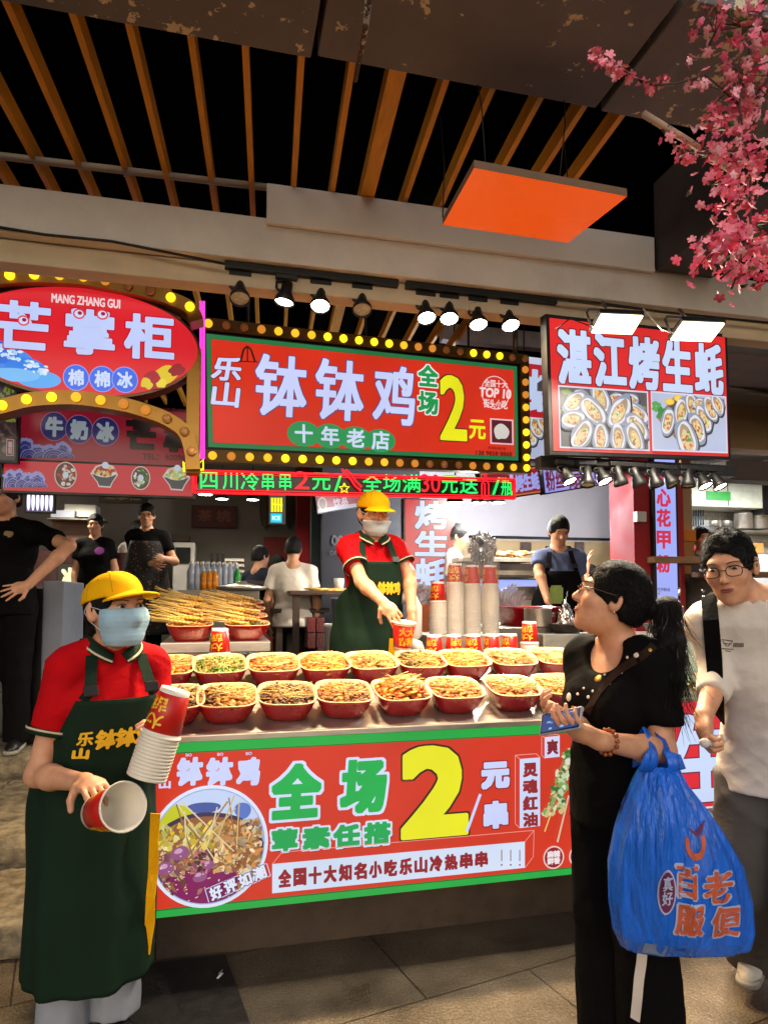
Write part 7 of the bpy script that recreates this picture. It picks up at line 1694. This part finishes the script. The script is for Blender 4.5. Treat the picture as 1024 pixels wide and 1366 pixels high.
# ---------------------------------------------------------------- worker behind the counter
pc2 = P(536, 846, 3.33)
F2 = Fig('worker in red polo and yellow cap behind the counter, white mask below her nose', Vector((.80, 3.70, .45)), 18, 1.56, True, 1.0, lean=(0, .07), head=(6, -10, 2), hs=1.04,
         Rw=P(510, 803, 3.38), Re=P(482, 776, 3.5), Lw=P(549, 815, 3.6), Le=P(545, 765, 3.72))
F2.sethand(0, P(528, 824, 3.32) - P(512, 806, 3.36), Vector((.4, .3, -.6)), curls=[.55, .6, .6, .6], thumb=.7, spread=.15)
F2.sethand(1, Vector((0, -.1, -1)), Vector((-1, 0, 0)), curl=.3)
F2.body(); F2.face((2, -12), .75)
F2.part('hair', F2.hairSDF(.05, vol=.006, back=-.09, capped=True), M['hair']); F2.maskp(M['mask_w'], dz=-.026); F2.cap(M['yellow_cap'], 2)
F2.shirt(M['red_cloth'], .018, .86, .60, .070, seed=8); F2.polo_collar()
for i in (0, 1): F2.cuff(i, .58, M['collar'], .002, .018); F2.cuff(i, .565, M['collar_line'], .0035, .006, 'sleeve_stripe')
F2.trousers(M['grey_cloth']); F2.shoes(M['shoe_k'])
F2.sheet('apron', M['green_cloth'], [(.2, .22, .19, 112), (.5, .22, .185, 112), (.85, .2, .175, 112), (1.0, .180, .165, 110), (1.06, .178, .165, 88), (1.14, .176, .168, 56), (1.29, .160, .162, 44)], .012, .003, folds=fold1)
apron_straps(F2, 1.29, R(38), None, M['green_cloth'])
F2.on_sheet('apron_lettering', '钵钵鸡', R(4), R(-36), 1.10, 1.17, M['yprint'], .019, .0035, shear=.1); F2.on_sheet('apron_lettering', '乐山', R(24), R(6), 1.10, 1.15, M['yprint'], .019, .002)
q = [F2.L(P(x, y, 3.52)) for x, y in ((527, 852), (525, 875), (518, 905))]; nn = V3(*(F2.Wi.to_3x3() @ (-FH))); F2.strap('apron_tie', M['yellow_tie'], [(v, nn) for v in q], .03, .003)
cup(T(pc2 - Vector((0, 0, .075))) @ Ry(R(3)) @ Rx(R(8)), 'red printed cup held upright by the worker behind the counter', None, -.3).scale = (1.15,) * 3

# ---------------------------------------------------------------- ponytailed customer
F3 = Fig('ponytailed woman in black with glasses, phone in hand, looking up at the signs', onZ(838, 1408, 0), -58, 1.54, True, 1.09, lean=(.0, .02), head=(-46, 20, 4), hoff=(0, 0, .0), hs=1.05,
         Lw=P(800, 988, 1.86), Le=P(884, 1003, 2.0), Rw=P(752, 958, 2.02), Rp=P(790, 1010, 2.2))
phc = P(744, 962, 1.88)
F3.sethand(1, P(758, 968, 1.84) - P(800, 988, 1.86), Vector((-.1, .35, .9)), curls=[.35, .45, .5, .55], thumb=.5, spread=.1)
F3.sethand(0, P(728, 945, 1.98) - P(752, 958, 2.02), Vector((.5, -.6, .6)), curls=[.5, .55, .6, .65], thumb=.6)
F3.body(); F3.face((0, 10)); F3.mouth(-.2); F3.glasses(mat('brown_spectacles', (70, 44, 36), .3, .4))
D = F3.hairSDF(.062, vol=.010, back=-.052, side=.0); D.add(moved(rc((0, -.09, .02), (0, -.135, .01), .035, .022), F3.H), .02); F3.part('hair', D, M['hair']); bpy.context.view_layer.update(); strands(F3, 900, lambda p: Vector((0, -.135, .01)) - p, .09, .0008, 0, 3)
pt_ = [np.array(F3.H @ Vector((0, -.135, .01)))] + [F3.L(P(x, y, Z)) for x, y, Z in ((889, 812, 2.14), (893, 860, 2.08), (897, 905, 2.03), (905, 944, 2.0))]
allp = np.array(pt_); D = Sdf(allp.min(0) - .08, allp.max(0) + .08, .006)
for a, b, r1, r2 in zip(pt_[:-1], pt_[1:], (.020, .036, .040, .030), (.036, .040, .030, .006)): D.add(rc(a, b, r1, r2), .03)
D.warp(wr(.0012, 120, 4)); F3.part('ponytail', D, M['hair'])
to_ = [c for c in F3.root.children if c.name.startswith('ponytail')][0]; q_ = random.Random(8); mb = MB()
for i in range(500):
    v = to_.data.vertices[q_.randrange(len(to_.data.vertices))]; d = unit(allp[-1] - allp[1]); p = v.co.copy(); tw_ = Vector((q_.gauss(0, .06), q_.gauss(0, .06), q_.gauss(0, .03))); L_ = q_.uniform(.06, .14)
    mb.tube([p + v.normal * .001 + (Vector(d) + tw_ * (.5 + k)) * L_ * k / 3 for k in range(4)], [.0008, .0008, .0007, .0003], 3, cap=False)
F3.mbpart('ponytail_strands', mb, M['hair'])
mb = MB(); A = T(F3.H @ Vector((0, -.14, .012))); mb.ball(A.translation, (.024, .02, .022), 12, 8); F3.mbpart('hair_tie', mb, cloth('dark_hair_tie', (60, 40, 40)))
F3.shirt(M['black_cloth'], .022, .80, .72, .082, scoop=(.12, .035, .085, .075), belly=1.15, seed=12, slg=.02)
wide = lambda: None
F3.trousers(M['black_cloth'], .03, .035, 1.0, ank=.03)
F3.shoes(M['shoe_k'])
# studded band, buttons and motif on the shirt front
zs_ = np.linspace(1.36, 1.12, 9)
def chest(th, z, o=.0):
    S = F3.s; ox, oy = F3.off(z * S); return V3((.178 * 1.16 * S) * math.sin(th) + ox, (.165 * 1.16 * S) * math.cos(th) + oy, z * S) + V3(math.sin(th), math.cos(th), 0) * o
def on_shirt(p, d):
    """first hit on the shirt from outside, looking along -d"""
    o = F3.shirto; ok, loc, n, i = o.ray_cast(Vector(p) + Vector(d) * .5, -Vector(d)); return (V3(*loc), V3(*n)) if ok else (V3(*p), V3(*d))
bpy.context.view_layer.update()
def hit_px(o, px, py, fig):
    a = fig.Wi @ CAMP; d = (fig.Wi.to_3x3() @ ray(px, py)).normalized(); ok, loc, n, i = o.ray_cast(a, d); return (V3(*loc), V3(*n)) if ok else None
bandp = [q for q in (hit_px(F3.shirto, x, y, F3) for x, y in ((872, 862), (858, 874), (842, 884), (826, 894), (812, 908), (800, 922), (790, 938), (783, 950))) if q]
if len(bandp) > 2:
    M['goldbtn'] = mat('gold_button', (200, 150, 60), .3, .8); M['cream'] = mat('cream_patch', (226, 206, 190), .6); M['brownband'] = cloth('brown_band', (44, 30, 26))
    F3.strap('shirt_band', M['brownband'], [(p + n * .002, n) for p, n in bandp], .013, .002)
    for j, (x, y, r, m_) in enumerate(((866, 866, .013, 'goldbtn'), (797, 905, .014, 'goldbtn'), (836, 877, .005, 'cream'), (828, 897, .005, 'cream'), (818, 889, .004, 'cream'), (812, 912, .005, 'cream'), (806, 900, .004, 'cream'), (790, 922, .005, 'cream'), (784, 930, .006, 'cream'), (778, 918, .004, 'cream'), (770, 926, .005, 'cream'), (758, 930, .014, 'cream'), (776, 946, .008, 'cream'), (764, 945, .009, 'goldbtn'), (848, 874, .009, 'cream'))):
        h_ = hit_px(F3.shirto, x, y, F3)
        if h_: mb = MB(); mb.ball((0, 0, 0), (r, r, .003), 12, 6, M=Vector(h_[1]).to_track_quat('Z', 'Y').to_matrix()); mb.v = [tuple(Vector(v) + Vector(h_[0])) for v in mb.v]; F3.mbpart('button' if m_ == 'goldbtn' else 'shirt_motif', mb, M[m_])
mb = MB(); mb.ball(tuple(F3.H @ Vector((-.083, -.016, -.036))), .004, 8, 6); F3.mbpart('earring', mb, M['foil'])
tro = [c for c in F3.root.children if c.name.startswith('trousers')][0]
st_ = [q for q in (hit_px(tro, x, y, F3) for x, y in ((857, 1262), (855, 1285), (852, 1305), (850, 1330), (847, 1360))) if q]
if len(st_) > 1: F3.strap('trouser_stripe', M['white_cloth'], [(p + n * .002, n) for p, n in st_], .014, .002)
# bracelet
u = unit(F3.Wr[1] - F3.E[1]); A = T(F3.Wr[1] - u * .03) @ Vector(u).to_track_quat('Z', 'X').to_matrix().to_4x4(); mb = MB()
for i in range(14): t = i / 14 * 6.283; mb.ball(A @ Vector((.034 * math.cos(t), .034 * math.sin(t), 0)), .0065, 8, 6)
F3.mbpart('bracelet', mb, mat('amber_beads', (150, 76, 30), .25, 0, .5, 60))
# phone
pd = (P(728, 955, 1.90) - P(770, 950, 1.86)).normalized(); pr_ = empty('phone', phc, 'phone with a lit blue screen held by the ponytailed woman', 'phone')
X_ = (P(772, 949, 1.84) - P(727, 958, 1.92)).normalized(); Y0_ = (P(735, 978, 1.86) - P(727, 952, 1.92)); Y_ = (Y0_ - X_ * Y0_.dot(X_)).normalized(); Z_ = X_.cross(Y_)
if Z_.dot(CAMP - phc) < 0: Z_ = -Z_
PM = Matrix(((X_.x, Y_.x, Z_.x), (X_.y, Y_.y, Z_.y), (X_.z, Y_.z, Z_.z))).to_4x4(); PM.translation = phc
mb = MB(); mb.box(-.062, .075, -.034, .034, -.009, .0, bev=.004, M=PM); mb.build('phone_case', mat('silver_case', (170, 170, 176), .3, .3), pr_)
mb = MB(); mb.box(-.058, .071, -.030, .030, .0005, .0012, M=PM); mb.build('phone_border', M['black_metal'], pr_)
mb = MB(); r = random.Random(3); q = [PM @ Vector(v) for v in ((-.054, -.027, .0018), (.067, -.027, .0018), (.067, .027, .0018), (-.054, .027, .0018))]; mb.add(q, [(0, 1, 2, 3)], 0, lin((30, 70, 140)))
for i in range(16): x, y, w, h_ = r.uniform(-.05, .05), r.uniform(-.024, .018), r.uniform(.005, .018), r.uniform(.003, .008); mb.add([PM @ Vector(v) for v in ((x, y, .0019 + i * 2e-5), (x + w, y, .0019 + i * 2e-5), (x + w, y + h_, .0019 + i * 2e-5), (x, y + h_, .0019 + i * 2e-5))], [(0, 1, 2, 3)], 0, lin(r.choice([(90, 150, 220), (40, 100, 190), (150, 190, 230), (20, 50, 110)])))
mb.build('screen', glow('phone_screen', None, .9, attr=True), pr_)

# ---------------------------------------------------------------- blue carrier bag
bgc = P(905, 1150, 1.93)
BAGX, BAGY = RGT, FH
bagroot = empty('carrier_bag', bgc - Vector((0, 0, .3)), 'full blue plastic carrier bag with orange writing hanging from the woman\'s arm', 'bag')
M['bagblue'] = mat('blue_polythene', (28, 110, 232), .3, 0, .22, 10, 1.6, 14, stretch=(3.4, 3.4, .6), alpha=.84, spec=.6)
prof = [(1268, 840, 985), (1262, 828, 1000), (1240, 818, 1004), (1200, 813, 1000), (1150, 813, 985), (1110, 820, 962), (1075, 832, 938), (1045, 845, 914), (1020, 855, 902)]
prof = prof[::-1]
Zb = 1.93; pxm = Zb / 900
def bag_pt(i_t, th, o=0.):
    y = np.interp(i_t, range(len(prof)), [p[0] for p in prof]); xl = np.interp(i_t, range(len(prof)), [p[1] for p in prof]); xr = np.interp(i_t, range(len(prof)), [p[2] for p in prof])
    hw = (xr - xl) / 2 * pxm; c = P((xl + xr) / 2, y, Zb); k = i_t / (len(prof) - 1); dp = .035 + .085 * math.sin(math.pi * min(1, k * 1.05)) ** .8
    fold = 1 + (.040 * math.sin(11 * th + 2 * k) + .032 * math.sin(17 * th + 1 + 3 * k) + .022 * math.sin(29 * th + 5 * k)) * (1.3 - k * .75) + .02 * math.sin(13 * k + 3 * math.sin(2 * th))
    return c + RGT * (hw * math.sin(th) * (fold * .35 + .65) + 0) - FH * ((dp * fold + o) * math.cos(th)) + RGT * (o * math.sin(th))
mb = MB(); NT, NZ = 96, 40; vs = []
for j in range(NZ + 1):
    for i in range(NT): vs.append(bag_pt(j / NZ * (len(prof) - 1), 2 * math.pi * i / NT))
mb.add(vs, [(j * NT + i, j * NT + (i + 1) % NT, (j + 1) * NT + (i + 1) % NT, (j + 1) * NT + i) for j in range(NZ) for i in range(NT)], smooth=True)
mb.add([vs[NZ * NT + i] for i in range(NT)], [tuple(range(NT))]); mb.build('bag_body', M['bagblue'], bagroot)
el_ = F3.W @ Vector(F3.E[1]); fo = F3.W @ Vector(F3.E[1] * .72 + F3.Wr[1] * .28)
for (xs, off) in (((858, 862, 866), .03), ((896, 884, 874), -.02)):
    ar = fo if off > 0 else el_ * .75 + fo * .25
    for sgn in (1, -1):
        q = [P(xs[0], 1024, Zb) - FH * (.03 * sgn), P(xs[0], 1005, Zb).lerp(ar, .45) - FH * (.05 * sgn), Vector((ar.x, ar.y, ar.z + .01)) - FH * .052 * sgn - RGT * 0, Vector((ar.x, ar.y, ar.z + .055))]
        if sgn == 1: allq = q
        else: allq = allq + q[::-1][1:]
    mb = MB(); mb.tube(allq, [.03, .024, .014, .013, .014, .024, .03], 12, flat=.3); mb.build('bag_handle', M['bagblue'], bagroot)
def bag_print(name, txt, x0, y0, x1, y1, m, bold=.003, pts=None):
    """print laid on the bag skin: pixel box mapped to bag coordinates"""
    v, f = glyphs(txt) if pts is None else pts; v = np.array(v, float); lo, hi = v.min(0), v.max(0); q = (v - lo) / (hi - lo); mb = MB(); ys = [p[0] for p in prof]
    for k in range(7):
        dx, dy = (0, 0) if k == 6 else (bold / pxm * math.cos(k * 1.047), bold / pxm * math.sin(k * 1.047)); vs = []
        for a, b in q:
            x, y = x0 + (x1 - x0) * a + dx, y1 + (y0 - y1) * b + dy; t = float(np.interp(y, ys, range(len(ys)))); xl, xr = np.interp(y, ys, [p[1] for p in prof]), np.interp(y, ys, [p[2] for p in prof])
            th = math.asin(max(-.97, min(.97, (x - (xl + xr) / 2) / ((xr - xl) / 2)))); vs.append(bag_pt(t, th, .003 + k * .0001))
        mb.add(vs, f)
    return mb.build(name, m, bagroot)
M['bag_or'] = mat('orange_bag_ink', (196, 92, 60), .5, 0, .15, 30); M['bag_mar'] = mat('maroon_bag_ink', (104, 34, 76), .5, 0, .1); M['bag_wh'] = mat('pale_bag_ink', (170, 180, 214), .5, 0, .1); M['bag_lab'] = mat('grey_label', (120, 136, 170), .6, 0, .3, 80)
for t, x0, y0, x1, y1 in (('毒', 880, 1134, 902, 1172), ('老', 912, 1142, 948, 1180), ('鼠', 881, 1184, 912, 1222), ('便', 925, 1188, 960, 1226)):
    t = {'毒': '百', '鼠': '服'}.get(t, t)
    bag_print('bag_lettering', t, x0 - 1.5, y0 - 1.5, x1 + 1.5, y1 + 1.5, M['bag_wh'], .0055); bag_print('bag_lettering', t, x0, y0, x1, y1, M['bag_or'], .0032).location += Vector((0, -.0012, 0))
N_ = 28; ell = [(.5 + .5 * math.cos(i / N_ * 6.283), .5 + .5 * math.sin(i / N_ * 6.283)) for i in range(N_)]
bag_print('bag_badge', '', 857, 1139, 879, 1197, M['bag_wh'], .0, (ell, [tuple(range(N_))])); bag_print('bag_badge', '', 859, 1142, 877, 1194, M['bag_mar'], .0, (ell, [tuple(range(N_))])).location += Vector((0, -.0014, 0)); bag_print('bag_lettering', '真\n好', 862, 1148, 874, 1184, M['bag_wh'], .001).location += Vector((0, -.0026, 0))
U_ = [(math.cos(t) * r_, math.sin(t) * r_) for r_ in (1, .62) for t in [R(160 + 220 * i / 14) for i in range(15)]]; bag_print('bag_logo', '', 888, 1096, 916, 1126, M['bag_or'], .0, (U_, [(i, i + 1, 16 + i, 15 + i) for i in range(14)])); bag_print('bag_logo', '', 894, 1079, 918, 1098, M['bag_mar'], .0, ([(0, .6), (.4, .3), (.7, .6), (1, 1), (.75, .2), (.45, 0)], [(0, 1, 5), (1, 2, 4, 5), (2, 3, 4)]))
bag_print('bag_label', '', 848, 1241, 874, 1259, M['bag_lab'], 0, ([(0, 0), (1, 0), (1, 1), (0, 1)], [(0, 1, 2, 3)])); bag_print('bag_label', '', 885, 1249, 912, 1266, M['bag_lab'], 0, ([(0, 0), (1, 0), (1, 1), (0, 1)], [(0, 1, 2, 3)]))

# ---------------------------------------------------------------- young man in white
def legs4(s):
    S = s.s; return [[V3(.085 * S, 0, s.hip), V3(.09 * S, .0, .47 * S), V3(.08 * S, -.30 * S, .14 * S)], [V3(-.085 * S, 0, s.hip), V3(-.10 * S, .16, .49 * S), V3(-.10 * S, .22 * S, .085 * S)]]
b4 = P(1036, 1200, 2.26)
F4 = Fig('young man in glasses and a white top walking past with a backpack', Vector((b4.x, b4.y, 0)), -30, 1.69, False, .90, lean=(.03, .20), head=(-8, -13, 6), hoff=(.075, .03, -.035), hs=.98, sho=.15, legs=legs4,
         Rw=P(938, 955, 2.06), Re=P(958, 900, 2.2))
F4.sethand(0, P(940, 985, 2.0) - P(938, 955, 2.06) + Vector((0, 0, -.02)), Vector((.6, .2, .5)), curls=[1.05, 1.1, 1.1, 1.1], thumb=1.1)
F4.body(); F4.face((-6, -14), .8); F4.mouth(.25, .021); F4.glasses(mat('dark_spectacles', (34, 30, 30), .25, .5))
D = F4.hairSDF(.074, vol=.005, back=-.045, side=.006); D.warp(wr(.003, 120, 6)); F4.part('hair', D, M['hair']); bpy.context.view_layer.update(); strands(F4, 1500, lambda p: Vector((p.x * .6 + .3, .5, .2 - (p.z < .04) * 1.2)), .022, .0006, .004, 4)
F4.shirt(M['white_cloth'], .022, .80, .5, .072, name='long_sleeved_top', seed=21, slg=.010, long=True)
nbk = F4.nb + V3(0, .012, .0); mb = MB()
F4.trousers(M['grey_cloth'], .03, .03, .86, ank=.06, seed=31); F4.shoes(M['shoe_w'])
bpy.context.view_layer.update()
D = Sdf(V3(-.2, -.42, .85), V3(.2, .05, 1.5), .009); D.add(bxs((F4.off(1.2)[0], -.14 + F4.off(1.15)[1], 1.17), (.145, .08, .20), r=.06), .02); F4b = F4
o = D.mesh('backpack', M['black_cloth']); ob = link('pack_body', o, F4.root)
for k in (-1, 1):
    pts = []
    for y, z in ((-.11, 1.40), (-.04, 1.465), (.03, 1.44), (.085, 1.37), (.115, 1.25), (.10, 1.12), (.09, 1.04)):
        ox, oy = F4.off(z); ok, loc, n, i = F4.shirto.ray_cast(Vector((k * .13 + ox, y + oy + (.3 if y > .02 else 0), z + (.3 if y <= .02 else 0))), Vector((0, -1, 0)) if y > .02 else Vector((0, 0, -1)))
        if ok: pts.append((V3(*loc) + V3(*n) * .009, V3(*n)))
    for _ in range(2): pts = [(p, unit(pts[max(j - 1, 0)][1] + n + pts[min(j + 1, len(pts) - 1)][1])) for j, (p, n) in enumerate(pts)]
    if len(pts) > 2: F4.strap('backpack_strap', M['black_cloth'], pts, .024, .006)
for (x0, x1, y, n_, t_) in ((947, 991, 860, 3, 1.4),):
    pass
def shirt_mark(fig, pts_px, m, name, r):
    mb = MB()
    for (a, b) in pts_px:
        h0, h1 = hit_px(fig.shirto, *a, fig), hit_px(fig.shirto, *b, fig)
        if h0 and h1: mb.tube([h0[0] + h0[1] * .001, h1[0] + h1[1] * .001], r, 4)
    if mb.v: fig.mbpart(name, mb, m)
M['greyink'] = mat('grey_shirt_ink', (120, 104, 100), .8)
seg = []
r = random.Random(5); x = 947
for ch in range(4): seg += [((x, 857), (x, 862)), ((x, 857), (x + 2, 857)), ((x, 860), (x + 2, 860)), ((x + 2, 857), (x + 2, 862))]; x += 3.6
x = 978
for ch in range(4): seg += [((x, 858), (x, 863)), ((x, 858), (x + 2, 858)), ((x + 2, 858), (x + 2, 863))]; x += 3.6
seg += [((962, 853), (977, 855)), ((963, 855), (969, 862)), ((976, 856), (970, 862)), ((964, 858), (975, 859)), ((962, 865), (978, 866)), ((967, 868), (974, 869))]
shirt_mark(F4, seg, M['greyink'], 'chest_print', .0013)
tw_ = MB(); c = Vector(F4.W @ Vector(F4.Wr[0] + F4.hand[0][0] * .075 * 1.0 + F4.hand[0][1] * .022)); ax4 = (RGT * -.8 - FH * .6)
for i in range(9): t = random.uniform(-.05, .05); tw_.ball(c + ax4 * t + Vector((random.uniform(-.008, .008),) * 3), (.017, .015, .014), 8, 6)
tw_.thing('tissue', M['white_cloth'], 'crumpled white tissue in the young man\'s fist', 'tissue')

# ---------------------------------------------------------------- man in black, hand on hip
F5 = Fig('man in black with a chest badge, hand on hip, at the left edge', onZ(0, 1000, .45), 12, 1.77, False, 1.05, head=(-20, -3, 0), Lw=P(38, 780, 4.20), Le=P(93, 728, 4.36), Rw=None)
F5.sethand(1, P(8, 790, 4.12) - P(38, 780, 4.20), FH, curls=[.12, .12, .14, .16], spread=.3, thumb=.1)
F5.body(); F5.face(); F5.part('hair', F5.hairSDF(.05, vol=.011, back=-.06), M['hair']); F5.shirt(M['black_cloth'], .022, .84, .66, .066, seed=33); F5.trousers(M['black_cloth'], .025, .01, 1.0, ank=.05); F5.shoes(M['shoe_k'])
bpy.context.view_layer.update()
h_ = hit_px(F5.shirto, 12, 712, F5)
if h_: mb = MB(); mb.ball((0, 0, 0), (.03, .03, .003), 14, 6, M=Vector(h_[1]).to_track_quat('Z', 'Y').to_matrix()); mb.v = [tuple(Vector(v) + Vector(h_[0])) for v in mb.v]; F5.mbpart('chest_badge', mb, mat('tan_badge', (150, 130, 100), .5))

# ---------------------------------------------------------------- people further back
def bgp(label, px, ytop, Z, floor, a, h, shirt, fem=True, b=1., head=(0, 0, 0), hair='bob', sit=0., low=None, group=None, sl=.62, lean=(0, 0), Rw=None, Lw=None, Re=None, Le=None, apron=None, tr=None, face=True):
    p = P(px, ytop, Z); f = Fig(label, Vector((p.x, p.y, floor)), a, h, fem, b, lean=lean, head=head, fine=False, sit=sit, Rw=Rw, Lw=Lw, Re=Re, Le=Le, group=group)
    f.body()
    if face: f.face()
    D = f.hairSDF(.058, vol=.009, back=-.10 if hair == 'long' else (-.08 if fem else -.05), wide=.060 if hair == 'long' else .2)
    if hair == 'tail': D.add(moved(rc((0, -.10, .02), (0, -.13, -.05), .035, .025), f.H), .02)
    f.part('hair', D, M['hair']); f.shirt(shirt, .018, .84, sl, .07, seed=int(px)); f.trousers(tr or M['black_cloth'], .02, .01, 1.0)
    return f
F6 = bgp('woman in a dark floral apron dress standing behind the yellow cap', 196, 700, 6.6, .72, 14, 1.62, M['black_cloth'], True, 1.1, (0, -8, 0), Rw=P(205, 752, 6.4), Lw=P(218, 745, 6.4))
flo = mat('dark_floral_cloth', (24, 20, 20), .8, 0, .2, 6)
nt = flo.node_tree; vo_ = nt.nodes.new('ShaderNodeTexVoronoi'); vo_.inputs['Scale'].default_value = 26; tc_ = nt.nodes.new('ShaderNodeTexCoord'); nt.links.new(tc_.outputs['Object'], vo_.inputs['Vector']); rp = nt.nodes.new('ShaderNodeMapRange'); rp.inputs[1].default_value = .2; rp.inputs[2].default_value = .26; rp.inputs[3].default_value = 1; rp.inputs[4].default_value = 0; nt.links.new(vo_.outputs['Distance'], rp.inputs[0])
mx_ = nt.nodes.new('ShaderNodeMix'); mx_.data_type = 'RGBA'; mx_.inputs[6].default_value = lin((24, 20, 20)); mx_.inputs[7].default_value = lin((120, 84, 64)); nt.links.new(rp.outputs[0], mx_.inputs[0]); nt.links.new(mx_.outputs[2], _bsdf(flo).inputs['Base Color'])
F6.sheet('apron', flo, [(.38, .26, .22, 150), (.7, .24, .20, 150), (1.0, .2, .18, 130), (1.12, .19, .18, 70), (1.32, .165, .165, 50)], .012, .003, 24, 24)
F6.glasses(M['black_metal'])
F7 = bgp('woman in a black top with a violet print behind the ice counter', 128, 712, 7.1, .72, 10, 1.58, M['black_cloth'], True, 1.05, (0, -5, 0), hair='long')
bpy.context.view_layer.update(); h_ = hit_px(F7.shirto, 133, 735, F7)
if h_: mb = MB(); mb.ball((0, 0, 0), (.05, .05, .004), 12, 6, M=Vector(h_[1]).to_track_quat('Z', 'Y').to_matrix()); mb.v = [tuple(Vector(v) + Vector(h_[0])) for v in mb.v]; F7.mbpart('shirt_print', mb, cloth('violet_print', (110, 50, 110)))
F8 = bgp('person in a pale top bending forward between the two women', 164, 712, 7.6, .72, 60, 1.55, M['white_cloth'], True, 1., (0, -30, 0), lean=(0, .22))
F9 = bgp('diner in a white shirt seated with his back to the street', 391, 722, 6.6, .72, 178, 1.72, M['white_cloth'], False, 1.08, (0, -8, 0), sit=.42, hair='short', face=False)
F10 = bgp('diner in a dark top seated left of the white shirted one', 345, 720, 7.2, .72, 140, 1.68, cloth('navy_top', (34, 40, 52)), False, 1., (0, -5, 0), sit=.42, hair='short')
F11 = bgp('diner in a dark blue patterned top seated at the far side of the table', 368, 722, 7.9, .72, 60, 1.62, cloth('dark_blue_top', (40, 46, 66)), True, 1., (20, -10, 0), sit=.42, hair='long')
F12 = bgp('woman in a blue grey shirt and black apron working at the grill', 742, 700, 5.25, .45, -4, 1.60, M['blue_cloth'], True, 1.06, (8, -24, 0), Rw=P(728, 795, 4.95), Re=P(718, 760, 5.1), Lw=P(776, 800, 5.0), Le=P(772, 772, 5.2), sl=.75, lean=(0, .06))
F12.sheet('apron', M['black_cloth'], [(.4, .23, .2, 110), (.8, .2, .18, 110), (1.0, .19, .175, 100), (1.1, .185, .175, 70), (1.26, .165, .168, 46)], .012, .003, 24, 24); apron_straps(F12, 1.26, R(40), None, M['black_cloth'])
F12.on_sheet('apron_label', '一', R(6), R(22), 1.02, 1.13, mat('green_label', (150, 176, 90), .6), .02, .02)
F13 = bgp('diner in black covering his face with one hand', 786, 722, 6.75, .45, -8, 1.6, M['black_cloth'], True, 1., (0, -14, 0), sit=.30, hair='long', Rw=P(783, 752, 6.5), Re=P(776, 782, 6.45))
F13.root['label'] = 'diner in black covering the face with one hand'
F14 = bgp('man in a white top seen in profile beside the upright oyster sign', 606, 700, 6.3, .45, 80, 1.66, M['white_cloth'], False, 1., (0, -14, 0), hair='short')
F15 = bgp('dark haired diner mostly hidden behind the foil bag on the grill', 636, 722, 7.0, .45, 170, 1.62, cloth('dark_grey_top', (50, 50, 56)), True, 1., sit=.2, face=False)
F16 = bgp('cook with dark hair seen over the young man\'s head in the kitchen', 934, 706, 6.1, .45, 0, 1.62, M['grey_cloth'], False, 1., hair='short')
